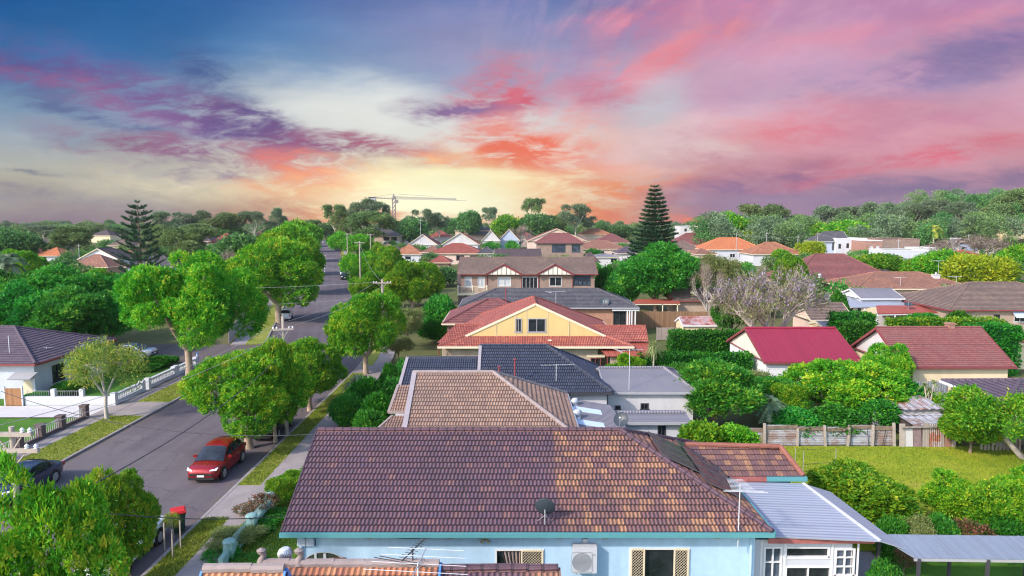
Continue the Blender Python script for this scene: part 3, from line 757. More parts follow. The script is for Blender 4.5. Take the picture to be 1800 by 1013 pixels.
    def loc(s, px, py, Y):                           # pixel at distance Y -> this house's own coordinates
        p = at(px, py, Y); return s.root.matrix_basis.inverted() @ p
    def plane(s, name, mat, pts, th=.08, axis_u=None, parent=None, label=None, m2=None):
        """a sloping sheet (metal roof) of some thickness from 4 world points"""
        inv = s.root.matrix_basis.inverted(); q = [inv @ Vector(p) for p in pts]; mb = MB(); slab(mb, q, th)
        o = mb.build(name, mat, parent or s.root); tag(o, label); return o
    def block(s, name, mat, x0, x1, y0, y1, z0, z1, parent=None):  # world-aligned box as a part
        mb = MB(); mb.box(x0 - s.c.x, x1 - s.c.x, y0 - s.c.y, y1 - s.c.y, z0 - s.c.z, z1 - s.c.z); return mb.build(name, mat, parent or s.root)
    def chimney(s, px, py0, py1, Y, w=.6, mat=B_RED, pot=True):
        t, b = s.loc(px, py0, Y), s.loc(px, py1, Y); mb = MB(); mb.box(t.x - w / 2, t.x + w / 2, t.y - w / 2, t.y + w / 2, b.z - .8, t.z)
        mb.box(t.x - w / 2 - .06, t.x + w / 2 + .06, t.y - w / 2 - .06, t.y + w / 2 + .06, t.z, t.z + .12)
        if pot: mb.lathe([(.12, 0), (.14, .35), (.09, .36)], (t.x, t.y, t.z + .12), 10)
        return mb.build('chimney', mat, s.root)
def slab(mb, q, th, m=0):
    """q: 4 points; u along q0->q1"""
    u = (q[1] - q[0]).normalized(); v = q[3] - q[0]; v = (v - u * v.dot(u)).normalized(); n = u.cross(v)
    uv = [((p - q[0]).dot(u), (p - q[0]).dot(v)) for p in q]
    lo = [p - n * th for p in q]
    mb.face(q, uv, m); mb.face(lo[::-1], uv[::-1], m)
    for i in range(len(q)):
        j = (i + 1) % len(q); mb.face([lo[i], lo[j], q[j], q[i]], [uv[i], uv[j], uv[j], uv[i]], m)

def dish(px, py, Y, label, r=.42, mast=.9, face=(-.2, -.35, .9), mat=None, foot=None):
    """satellite dish on a bent mast"""
    p = at(px, py, Y); root = empty('satellite_dish', (p.x, p.y, p.z - mast), 0, label, 'satellite dish')
    mb = MB(); mb.tube([(0, 0, 0), (0, 0, mast * .7), (0, .05, mast)], .022, 8); mb.tube([(-.25, .2, .05), (0, 0, mast * .55)], .012, 5); mb.tube([(.25, .2, .05), (0, 0, mast * .55)], .012, 5)
    mb.build('mast', METAL, root, True)
    q = Vector(face).to_track_quat('Z', 'Y').to_matrix().to_4x4(); T = Matrix.Translation((0, 0, mast)) @ q
    b = MB(); prof = [(r * k / 5, .22 * r * (k / 5) ** 2) for k in range(6)]; b.lathe(prof, n=20); b.lathe([(r, .22 * r), (r * 1.02, .20 * r)] + [(x, z - .015) for x, z in prof[::-1]], n=20)
    b.v = [T @ v for v in b.v]; bowl = b.build('bowl', mat or DISHM, root, True)
    a = MB(); f = T @ Vector((0, 0, .75 * r)); a.tube([T @ Vector((0, -r * .98, .2 * r)), f], .012, 5); a.tube([f, f + (T.to_3x3() @ Vector((0, 0, .1)))], .04, 8); a.build('receiver_arm', METAL, root)
    return root

def tv_antenna(px, py_base, py_top, Y, label, boom=(.4, 1, 0), L=1.5, nel=10, w=.55, mat=None, extra=True, boom_z=None, er=.008):
    """mast, boom and elements"""
    b, t = at(px, py_base, Y), at(px, py_top, Y); h = t.z - b.z
    root = empty('tv_antenna', (b.x, b.y, b.z), 0, label, 'tv antenna')
    MB().tube([(0, 0, 0), (0, 0, h)], .02, 7).build('mast', mat or STEELW, root, True)
    d = Vector(boom).normalized(); s = d.cross(Vector((0, 0, 1))).normalized(); bz = h - .06 if boom_z is None else boom_z; o = Vector((0, 0, bz))
    mb = MB(); mb.bar(o - d * L * .45, o + d * L * .55, .025); mb.build('boom', mat or METAL, root)
    e = MB()
    for i in range(nel):
        c = o + d * L * (-.43 + .96 * i / (nel - 1)); ww = w * (1 - .35 * i / nel)
        e.tube([c - s * ww / 2, c + s * ww / 2], er, 4)
    if extra:
        for k, ww in ((-.5, 1.5), (-.42, 1.3)):
            c = o + d * L * k; e.tube([c - s * ww * .5, c + s * ww * .5], .012, 5)
    e.build('elements', mat or STEELW, root)
    return root

def whirlybird(px, py_top, py_bot, Y, label, wpx=None):
    t, b = at(px, py_top, Y), at(px, py_bot, Y); h = t.z - b.z; r = h * .42
    root = empty('turbine_vent', (b.x, b.y, b.z), 0, label, 'roof vent')
    MB().lathe([(r * .8, -.15), (r * .75, h * .35), (r * .9, h * .36), (r * .9, h * .40)], n=16).build('throat', STEELW, root, True)
    mb = MB(); n = 22
    for j in range(n):
        a0 = 2 * math.pi * j / n; pr = []
        for k in range(7):
            t_ = k / 6; rr = r * (0.55 + .5 * math.sin(math.pi * (.12 + .8 * t_))); z = h * (.40 + .56 * t_); aa = a0 + .5 * t_
            pr.append((rr, z, aa))
        for (ra, za, aa), (rb, zb, ab) in zip(pr[:-1], pr[1:]):
            wd = 2 * math.pi / n * .86
            mb.face([(ra * math.cos(aa), ra * math.sin(aa), za), (ra * .93 * math.cos(aa + wd), ra * .93 * math.sin(aa + wd), za), (rb * .93 * math.cos(ab + wd), rb * .93 * math.sin(ab + wd), zb), (rb * math.cos(ab), rb * math.sin(ab), zb)])
    mb.build('vanes', STEELW, root, True)
    c = MB(); c.lathe([(0, h), (r * .5, h * .985), (r * .62, h * .95)], n=16); c.lathe([(r * .5, h * .4), (r * .5, h * .95)], n=12, m=1); c.build('cap', [STEELW, P_DARK], root, True)
    return root

# ------------------------------------------------------------------ foliage
def unit(a): return a / np.maximum(np.linalg.norm(a, axis=1, keepdims=True), 1e-9)
def leaf_arrays(rs, pos, dirs, L, Wd, curl=.25):
    n = len(pos); a = unit(dirs); r = unit(rs.normal(size=(n, 3))); s = unit(np.cross(a, r)); nn = np.cross(a, s)
    L = (L * rs.uniform(.7, 1.25, (n, 1))); Wd = (Wd * rs.uniform(.75, 1.2, (n, 1)))
    q = np.empty((n, 4, 3)); q[:, 0] = pos; m = pos + a * L * .5 + nn * L * curl * .4
    q[:, 1] = m + s * Wd * .5; q[:, 2] = pos + a * L; q[:, 3] = m - s * Wd * .5
    return q
def quads_mesh(name, q, tint, mats, extra=None, idx=None):
    n = len(q); me = bpy.data.meshes.new(name)
    me.vertices.add(n * 4); me.vertices.foreach_set('co', q.reshape(-1).astype(np.float32))
    me.loops.add(n * 4); me.loops.foreach_set('vertex_index', np.arange(n * 4, dtype=np.int32))
    me.polygons.add(n); me.polygons.foreach_set('loop_start', np.arange(n, dtype=np.int32) * 4)
    me.update(calc_edges=True)
    t = me.attributes.new('tint', 'FLOAT', 'FACE'); t.data.foreach_set('value', np.clip(tint, 0, 1).astype(np.float32))
    for m in (mats if isinstance(mats, (list, tuple)) else [mats]): me.materials.append(m)
    if idx is not None: me.polygons.foreach_set('material_index', idx.astype(np.int32))
    me.validate(); return me
def lobes_in(rs, R3, c, nl, lr, low=-.35, fill=.25):
    out = []
    while len(out) < nl:
        d = rs.normal(size=3); d /= np.linalg.norm(d)
        if d[2] < low: continue
        k = rs.uniform(.7, 1.1) if rs.rand() > fill else rs.uniform(.1, .6)
        r = lr * rs.uniform(.5, 1.4); k *= 1 + .12 * math.sin(3 * math.atan2(d[1], d[0]) + nl) + .08 * math.sin(5 * math.atan2(d[1], d[0]) + 2 * nl); p = np.array(c) + d * np.maximum(np.array(R3) - r, .05) * k
        out.append((p, r))
    return out
def crown_quads(rs, lobes, c, clumps, per, L, Wd, spread, up=.3, inner=.2, outb=.55, squash=.85, tint_b=0., upd=.25):
    C = np.array([l[0] for l in lobes]); rr = np.array([l[1] for l in lobes]); lt = rs.uniform(0, 1, len(lobes))
    w = rr ** 2; w /= w.sum(); i = rs.choice(len(lobes), int(clumps * 1.6), p=w)
    out = unit(C - np.array(c)); d = unit(rs.normal(size=(len(i), 3)) + outb * out[i] + np.array((0, 0, up)))
    rad = rr[i, None] * (1.04 - .32 * rs.rand(len(i), 1) ** 2.0)
    p = C[i] + d * rad * np.array((1, 1, squash))
    dist = np.linalg.norm(p[:, None] - C[None], axis=2) / rr[None]
    deep = (dist < .72).sum(1) > 0
    keep = (~deep) | (rs.rand(len(i)) < inner)
    p, d, i = p[keep][:clumps], d[keep][:clumps], i[keep][:clumps]; n = len(p)
    ct = rs.rand(n) ** 1.5; k = np.repeat(np.arange(n), per)
    pos = p[k] + rs.normal(size=(n * per, 3)) * spread
    dirs = d[k] * .8 + rs.normal(size=(n * per, 3)) * .75 + np.array((0, 0, upd))
    tint = .22 * lt[i][k] + .55 * ct[k] + .23 * rs.rand(n * per) + tint_b
    return leaf_arrays(rs, pos, dirs, L, Wd), tint
def limb_mesh(name, rs, H, r0, tips, fork=.35, mat=BARK, n=7, lean=0., thin=.25, nmain=4, root_flare=1.35):
    """trunk with limbs that reach the given tips"""
    mb = MB(); top = Vector((lean, 0, H * fork))
    mid = Vector((lean * .4 + rs.uniform(-.08, .08), rs.uniform(-.08, .08), H * fork * .5))
    mb.tube([(0, 0, -.3), (0, 0, .12), mid, top], [r0 * root_flare, r0 * 1.1, r0 * .88, r0 * .8], n + 2)
    tips = [Vector(t) for t in tips]
    mains = tips[:nmain]; hubs = []
    for t in mains:
        m = top.lerp(t, .5) + Vector(rs.normal(size=3) * .12 * H * .1) + Vector((0, 0, -.03 * H))
        mb.tube([top - Vector((0, 0, r0 * .5)), m, t], [r0 * .62, r0 * .42, r0 * thin * .6], n); hubs += [m, t]
    for t in tips[nmain:]:
        h = min(hubs, key=lambda q: (q - t).length); m = h.lerp(t, .55) + Vector(rs.normal(size=3) * .15)
        mb.tube([h, m, t], [r0 * .3, r0 * .2, r0 * .07], max(4, n - 2))
    o = mb.build(name, mat, None, True); me = o.data; bpy.data.objects.remove(o); return me

PROTO = {}
def proto(kind, trunk, parts, W, H): PROTO.setdefault(kind, []).append((trunk, parts, W, H))
def mk_round(kind, seed, W, H, lowz, nl, lr, clumps, per, L, Wd, spread, leaf, bark=BARK, r0=.2, fork=.3, low=-.35, inner=.2, up=.3, squash=.85, tint_b=0., upd=.25, ntip=9, lean=0., fill=.25, outb=.55):
    rs = np.random.RandomState(seed); R3 = (W / 2, W / 2, (H - lowz) / 2); c = (lean, 0, (H + lowz) / 2)
    lobes = lobes_in(rs, R3, c, nl, lr, low, fill)
    q, t = crown_quads(rs, lobes, c, clumps, per, L, Wd, spread, up, inner, outb, squash, tint_b, upd)
    tips = [tuple(p) for p, r in sorted(lobes, key=lambda l: -l[1])[:ntip]]
    tr = limb_mesh('trunk', rs, H, r0, tips, fork, bark, lean=lean * .6) if r0 else None
    pts = q[:, 2]; W = (np.percentile(pts[:, 0], 98.5) - np.percentile(pts[:, 0], 1.5)) if not lean else W; H = float(np.percentile(pts[:, 2], 99.3))
    proto(kind, tr, [('crown', quads_mesh('crown', q, t, leaf))], float(W), H)
for sd_ in (1, 2, 3):
    mk_round('street', sd_, 6.6, 6.5, .4, 40, 1.0, 2900, 15, .20, .085, .075, L_STREET, BARKL, .24, .22, inner=.12, squash=.8, low=-.62, tint_b=.04)
    mk_round('streetlow', 10 + sd_, 6.6, 6.5, .2, 44, .95, 3400, 15, .19, .08, .07, L_STREET, BARKL, .24, .26, inner=.12, squash=.75, low=-.6, tint_b=.1)
mk_round('wide', 21, 12., 11.2, 2.2, 64, 1.3, 5600, 13, .27, .11, .12, L_STREET, BARKL, .36, .27, low=-.5, inner=.15, ntip=16)
for sd_ in (31, 32, 33):
    mk_round('dark', sd_, 9., 9., 1.0, 40, 1.35, 1900, 11, .42, .18, .15, L_STREETD, BARK, .3, .25, inner=.12)
    mk_round('farround', sd_ + 10, 10., 10., .8, 22, 2.1, 900, 6, .85, .42, .4, L_DARK, BARK, .3, .22)
    mk_round('farlime', sd_ + 20, 9., 9., 1., 22, 1.8, 1100, 6, .66, .32, .3, L_STREET, BARK, .28, .22)
mk_round('bigdark', 61, 12., 11., .6, 56, 1.6, 3000, 10, .5, .2, .18, L_STREETD, BARK, .35, .2, inner=.1)
mk_round('lime', 62, 9., 7., .4, 26, 1.6, 1800, 7, .5, .22, .25, L_LIME, BARK, .25, .2)
mk_round('citrus', 63, 3.2, 2.8, .1, 26, .55, 1900, 11, .14, .07, .055, L_CITRUS, BARK, .08, .2, inner=.1)
mk_round('citrus', 64, 3.2, 2.8, .1, 28, .52, 1900, 11, .14, .07, .055, L_CITRUS, BARK, .08, .2, inner=.1)
mk_round('bush', 65, 3.2, 2.8, .05, 16, .8, 1100, 7, .24, .12, .1, L_STREETD, BARK, .08, .2, inner=.1)
mk_round('bush', 66, 3.2, 2.8, .05, 14, .8, 1100, 7, .24, .12, .1, L_HEDGE, BARK, .08, .2, inner=.1)
mk_round('olive', 67, 4.5, 4.5, .6, 22, .75, 1000, 7, .24, .07, .16, L_OLIVE, BARK, .1, .2, inner=.3)
mk_round('sparse', 68, 5.2, 5.6, 1.7, 22, .85, 620, 8, .26, .075, .2, L_GOLD, BARKP, .15, .32, inner=.3, ntip=18)
mk_round('upright', 69, 4.6, 6., .5, 30, .85, 1700, 11, .30, .10, .09, L_STREETD, BARK, .13, .12, inner=.1, upd=1.1, up=.5, tint_b=.12)
mk_round('bigbush', 75, 8., 4.6, .1, 60, .85, 3000, 11, .25, .12, .10, L_CITRUS, BARK, .2, .2, inner=.1, low=-.3)
mk_round('rose', 70, 1.3, 1.6, .7, 9, .34, 160, 7, .10, .06, .06, L_ROSE, BARK, .035, .4)
mk_round('smallbush', 71, 1.4, 1.1, .02, 9, .4, 420, 7, .11, .055, .06, L_STREETD, None, 0, inner=.1)
mk_round('smallbush', 72, 1.4, 1.1, .02, 9, .4, 420, 7, .11, .055, .06, L_HEDGE, None, 0, inner=.1)
mk_round('vine', 73, 2.6, 1.2, .0, 14, .45, 800, 6, .22, .17, .12, L_CITRUS, None, 0, inner=.2)

def mk_gum(kind, seed, W, H, nc, leaf, L=.75, bark=BARKP, dens=1.0, low=.45, cl=(1.2, 2.2)):
    rs = np.random.RandomState(seed); Q, T, tips = [], [], []
    for i in range(nc):
        a = rs.uniform(0, 2 * math.pi); z = H * (low + (1 - low) * rs.rand() ** .7); k = math.sqrt(rs.rand()) * (W / 2) * (.55 + .45 * math.sin(math.pi * min(1, (z / H - low) / (1 - low) * .8 + .15)))
        r = rs.uniform(*cl); c = np.array((k * math.cos(a), k * math.sin(a), min(z, H - r * .6))); tips.append(tuple(c - np.array((0, 0, r * .3))))
        m = int(34 * r * r * dens); d = unit(rs.normal(size=(m, 3)) + np.array((0, 0, .7))); p = c + d * r * np.array((1, 1, .62)) * (1 - .4 * rs.rand(m, 1))
        per = 4; kk = np.repeat(np.arange(m), per)
        pos = p[kk] + rs.normal(size=(m * per, 3)) * .28; dr = d[kk] + rs.normal(size=(m * per, 3)) * .8 + np.array((0, 0, -.15))
        Q.append(leaf_arrays(rs, pos, dr, L, L * .34)); T.append(.4 * rs.rand() + .35 * rs.rand(m)[kk] + .25 * rs.rand(m * per))
    tr = limb_mesh('trunk', rs, H, .26, tips, .42, bark, n=6, nmain=5, thin=.4)
    proto(kind, tr, [('crown', quads_mesh('crown', np.concatenate(Q), np.concatenate(T), leaf))], W, H)
for sd_ in (81, 82, 83):
    mk_gum('gum', sd_, 11., 16., 15, L_GUM)
    mk_gum('gumdense', sd_ + 5, 11., 15., 30, L_GUMD, low=.25)
mk_gum('gumumbrella', 95, 10., 16., 12, L_GUMD, low=.72, cl=(1.0, 1.7), dens=1.2)

def mk_norfolk(kind, seed, W, H, tiers, nb, per, L, droop, low, power=1.0):
    rs = np.random.RandomState(seed); mb = MB(); mb.tube([(0, 0, -.3), (0, 0, H * .5), (0, 0, H)], [.38, .24, .03], 8); Q, T = [], []
    for k in range(tiers):
        f = k / (tiers - 1); z = H * (low + (.985 - low) * f); ln = W / 2 * ((1 - f) ** power * .96 + .035) * rs.uniform(.9, 1.05); a0 = rs.uniform(0, 6.28)
        for j in range(nb):
            a = a0 + 2 * math.pi * j / nb + rs.uniform(-.1, .1); l2 = ln * rs.uniform(.82, 1.05); m = 9
            ax = np.array((math.cos(a), math.sin(a), 0)); pts = []
            for i in range(m):
                s = i / (m - 1); pts.append(np.array((0, 0, z)) + ax * l2 * s + np.array((0, 0, l2 * (droop * s + .30 * s ** 2.2))))
            mb.tube([tuple(pts[0]), tuple(pts[4]), tuple(pts[-1])], [.07, .045, .012], 4, cap=False)
            cnt = max(6, int(per * l2)); s = rs.uniform(.12, 1.0, cnt) ** .8; pi = np.array(pts); ip = s * (m - 1); i0 = np.minimum(ip.astype(int), m - 2); fr = (ip - i0)[:, None]
            pos = pi[i0] * (1 - fr) + pi[i0 + 1] * fr + rs.normal(size=(cnt, 3)) * .05
            side = np.array((-ax[1], ax[0], 0)); sg = rs.choice([-1, 1], cnt)[:, None]
            dr = side * sg * .75 + ax * .55 + np.array((0, 0, .65)) + rs.normal(size=(cnt, 3)) * .22
            ll = L * (.62 + .38 * np.sin(np.pi * np.clip(s, .1, .95)))[:, None]
            Q.append(leaf_arrays(rs, pos, dr, ll, .13, .1)); T.append(.3 * rs.rand() + .5 * rs.rand(cnt) + .2 * f)
    o = mb.build('trunk', BARK, None, True); tr = o.data; bpy.data.objects.remove(o)
    proto(kind, tr, [('crown', quads_mesh('crown', np.concatenate(Q), np.concatenate(T), L_PINE))], W, H)
mk_norfolk('norfolk', 101, 10., 20., 24, 8, 40, .9, -.05, .06, .82)
mk_norfolk('norfolksparse', 102, 11., 17., 13, 7, 30, .75, .06, .14, .45)

def mk_jacaranda(kind, seed, W, H, flowers=430, greens=650, twigleaf=L_JAC, fl=.26, fw=.15):
    rs = random.Random(seed); nr = np.random.RandomState(seed); mb = MB(); ends = []
    def grow(p, d, ln, r, dep):
        q = p + d * ln; mid = p.lerp(q, .5) + Vector((rs.uniform(-1, 1), rs.uniform(-1, 1), rs.uniform(-.5, .5))) * ln * .08
        mb.tube([p, mid, q], [r, r * .85, r * .68], 6 if dep > 2 else 4, cap=False)
        if dep <= 2: ends.append(q); ends.append(mid)
        if dep == 0: return
        for i in range(rs.choice([2, 3, 3])):
            e = (d + Vector((rs.gauss(0, .55), rs.gauss(0, .55), rs.gauss(.10, .28)))).normalized()
            grow(q, e, ln * rs.uniform(.64, .88), r * .64, dep - 1)
    grow(Vector((0, 0, -.2)), Vector((.05, 0, 1)), H * .17, .34, 0)
    for i in range(6):
        a = i * 1.05 + rs.uniform(-.3, .3); grow(Vector((0, 0, H * .15)), Vector((math.cos(a) * .95, math.sin(a) * .95, .72)).normalized(), H * .27, .2, 4)
    E = np.array([tuple(e) for e in ends]); hw = W / 2
    o = mb.build('trunk', BARKP, None, True); tr = o.data; bpy.data.objects.remove(o)
    def spray(n, per, L, Wd, spread, mat, nm, sel):
        k = nr.choice(sel, n); base = E[k]; kk = np.repeat(np.arange(n), per)
        pos = base[kk] + nr.normal(size=(n * per, 3)) * spread; dr = nr.normal(size=(n * per, 3)) + np.array((0, 0, .3))
        t = .5 * nr.rand(n)[kk] + .5 * nr.rand(n * per); return (nm, quads_mesh(nm, leaf_arrays(nr, pos, dr, L, Wd), t, mat))
    allk = np.arange(len(E)); hi = allk[E[:, 2] > np.percentile(E[:, 2], 35)]
    parts = [spray(flowers, 5, fl, fw, .2, twigleaf, 'blossom', hi)]
    if greens: parts.append(spray(greens, 5, .30, .09, .22, L_OLIVE, 'crown', allk))
    if greens > 100: parts.append(spray(1500, 5, .7, .03, .22, L_BROWN, 'twigs', allk))
    ext = max(E[:, 0].max() - E[:, 0].min(), E[:, 1].max() - E[:, 1].min()); proto(kind, tr, parts, ext, E[:, 2].max() + .2)
mk_jacaranda('jacaranda', 5, 12., 8.5)
mk_jacaranda('bare', 9, 8., 6., 700, 60, L_BROWN, .7, .035)

def mk_rosette(kind, seed, W, H, heads, nleaf, L, Wd, leaf, droop=.5, r0=.1, feather=False):
    """strap-leaved heads (yucca, cordyline, palm) on a stem"""
    rs = np.random.RandomState(seed); mb = MB(); Q, T = [], []
    for (hx, hy, hz) in heads:
        mb.tube([(0, 0, -.2), (hx * .3, hy * .3, hz * .5), (hx, hy, hz)], [r0 * 1.2, r0, r0 * .8], 7)
        for i in range(nleaf):
            a = rs.uniform(0, 6.28); el = rs.uniform(-.35, 1.35); d = np.array((math.cos(a) * math.cos(el), math.sin(a) * math.cos(el), math.sin(el)))
            n = 6; ln = L * rs.uniform(.75, 1.1); s = np.array((-math.sin(a), math.cos(a), 0)); pts = [np.array((hx, hy, hz)) + d * ln * k / n - np.array((0, 0, droop * ln * (k / n) ** 2.2)) for k in range(n + 1)]
            tt = rs.rand()
            if not feather:
                for k in range(n):
                    w0, w1 = Wd * (1 - (k / n) ** 2) / 2 + .004, Wd * (1 - ((k + 1) / n) ** 2) / 2 + .002
                    Q.append(np.array([pts[k] - s * w0, pts[k] + s * w0, pts[k + 1] + s * w1, pts[k + 1] - s * w1])); T.append(tt * .8 + .2 * k / n)
            else:
                for k in range(1, n + 1):
                    for sg in (-1, 1):
                        for e in (0, .33, .66):
                            p = pts[k - 1] * (1 - e) + pts[k] * e; tip = p + (s * sg * .8 + d * .5 + np.array((0, 0, -.35))) * Wd * rs.uniform(.8, 1.1); w = (pts[k] - pts[k - 1]) * .16
                            Q.append(np.array([p - w, p + w, tip + w * .3, tip - w * .3])); T.append(tt * .7 + .3 * rs.rand())
    o = mb.build('trunk', BARKP, None, True); tr = o.data; bpy.data.objects.remove(o)
    proto(kind, tr, [('crown', quads_mesh('crown', np.array(Q), np.array(T), leaf))], W, H)
mk_rosette('strap', 111, 2.6, 2.9, [(0, 0, 1.7)], 230, 1.35, .09, L_STRAP, .55, .11)
mk_rosette('yucca', 112, 2.6, 4.2, [(0, 0, 3.1)], 190, 1.25, .09, L_YUCCA, .55, .10)
mk_rosette('cordyline', 113, 2.2, 4.0, [(-.5, .1, 3.3), (.35, 0, 3.5), (.1, .3, 2.8)], 60, .75, .08, L_YUCCA, .5, .07)
mk_rosette('palm', 114, 6., 7., [(0, 0, 5.4)], 46, 3.0, .7, L_PALM, .75, .2, True)
mk_rosette('datepalm', 115, 6., 9., [(0, 0, 7.4)], 50, 2.8, .6, L_GOLD, .7, .2, True)

NUSE = {}
def tree(kind, px, py_top, wpx, Y, name, label, cat='tree', group=None, rot=None, base=None, leaf=None, z0=None, xs=1.0, hscale=1.0):
    """stand a tree at distance Y under photo column px: crown wpx pixels wide, top at row py_top"""
    t = at(px, py_top, Y); gz = hgt(t.x, Y) if z0 is None else z0
    i = NUSE.get(kind, 0); NUSE[kind] = i + 1; tr, parts, W, H = PROTO[kind][i % len(PROTO[kind])]
    sxy = wpx / FPX * Y / W; sz = (t.z - gz) / H * hscale
    r = empty(name, (t.x, Y, gz), rot if rot is not None else (i * 2.399) % 6.283, label, cat, group); r.scale = (sxy, sxy, sz)
    if tr: link('trunk', tr, r)
    for nm, me in parts:
        if leaf is not None:
            me = me.copy(); me.materials[0] = leaf
        link(nm, me, r)
    return r

def hedge(name, label, x0, x1, y0, y1, z1, leaf=L_HEDGE, cat='hedge', L=.2, dens=75, rz=0., z0=0., rough=.07, seed=3, group=None):
    """clipped hedge: leafy shell over a dense core"""
    rs = np.random.RandomState(seed); W, D, Hh = x1 - x0, y1 - y0, z1 - z0; P, Dn = [], []
    for (n, area, f) in (((0, -1, 0), W * Hh, 'y0'), ((0, 1, 0), W * Hh * .5, 'y1'), ((-1, 0, 0), D * Hh, 'x0'), ((1, 0, 0), D * Hh, 'x1'), ((0, 0, 1), W * D, 'z1')):
        m = int(area * dens); a = rs.rand(m, 3) * np.array((W, D, Hh)) - np.array((W / 2, D / 2, 0))
        if f == 'y0': a[:, 1] = -D / 2
        if f == 'y1': a[:, 1] = D / 2
        if f == 'x0': a[:, 0] = -W / 2
        if f == 'x1': a[:, 0] = W / 2
        if f == 'z1': a[:, 2] = Hh
        bump = rough * np.sin(a[:, 0:1] * 2.1 + 1) * np.cos(a[:, 2:3] * 2.7 + a[:, 1:2]); nn = np.array(n)
        P.append(a + nn * (bump + rs.normal(size=(m, 1)) * .05 - .08)); Dn.append(nn * .7 + rs.normal(size=(m, 3)) * .7 + np.array((0, 0, .25)))
    P, Dn = np.concatenate(P), np.concatenate(Dn); q = leaf_arrays(rs, P, Dn, L, L * .5); t = .6 * rs.rand(len(P)) + .4 * (np.sin(P[:, 0] * 1.7) * .5 + .5) * rs.rand(len(P))
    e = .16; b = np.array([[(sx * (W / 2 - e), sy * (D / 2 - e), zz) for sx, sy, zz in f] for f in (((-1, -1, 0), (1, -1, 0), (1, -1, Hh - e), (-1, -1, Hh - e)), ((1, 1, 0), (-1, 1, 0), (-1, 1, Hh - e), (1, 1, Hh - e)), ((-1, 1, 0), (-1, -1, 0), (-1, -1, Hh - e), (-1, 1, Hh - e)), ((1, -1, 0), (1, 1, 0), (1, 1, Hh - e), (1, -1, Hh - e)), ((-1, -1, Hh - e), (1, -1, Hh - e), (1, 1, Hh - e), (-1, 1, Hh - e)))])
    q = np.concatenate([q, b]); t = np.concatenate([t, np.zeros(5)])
    o = link(name, quads_mesh(name, q, t, leaf), None, ((x0 + x1) / 2, (y0 + y1) / 2, z0), rz); return tag(o, label, cat, group)

# ------------------------------------------------------------------ cars
def paint(name, c, metal=.3):
    m, N, b = newmat(name); b.inputs['Base Color'].default_value = rgb(c); b.inputs['Roughness'].default_value = .32; b.inputs['Metallic'].default_value = metal
    b.inputs['Coat Weight'].default_value = .7; b.inputs['Coat Roughness'].default_value = .08
    P = N.n('TexCoord').outputs['Object']; n1, _ = N.noise(P, 6., 3, .6); N.l(N.mr(n1, .3, .8, .26, .42), b.inputs['Roughness'])
    return m
CARGLASS = glassm('car_glass', (.018, .022, .03), .04)
TYRE = plain('tyre_rubber', (.02, .02, .022), .85, .2, 6.)
RIM = plain('alloy_rim', (.45, .46, .48), .35, .15, 5., metal=.6)
LAMPW = plain('clear_lamp_lens', (.75, .76, .80), .12, .05, 5., spec=.6)
LAMPR = plain('red_lamp_lens', (.35, .02, .02), .2, .1, 5., spec=.6)
PLATE = plain('number_plate', (.75, .76, .74), .5, .05, 5.)
BLACKP = plain('black_plastic', (.022, .022, .025), .55, .2, 6.)
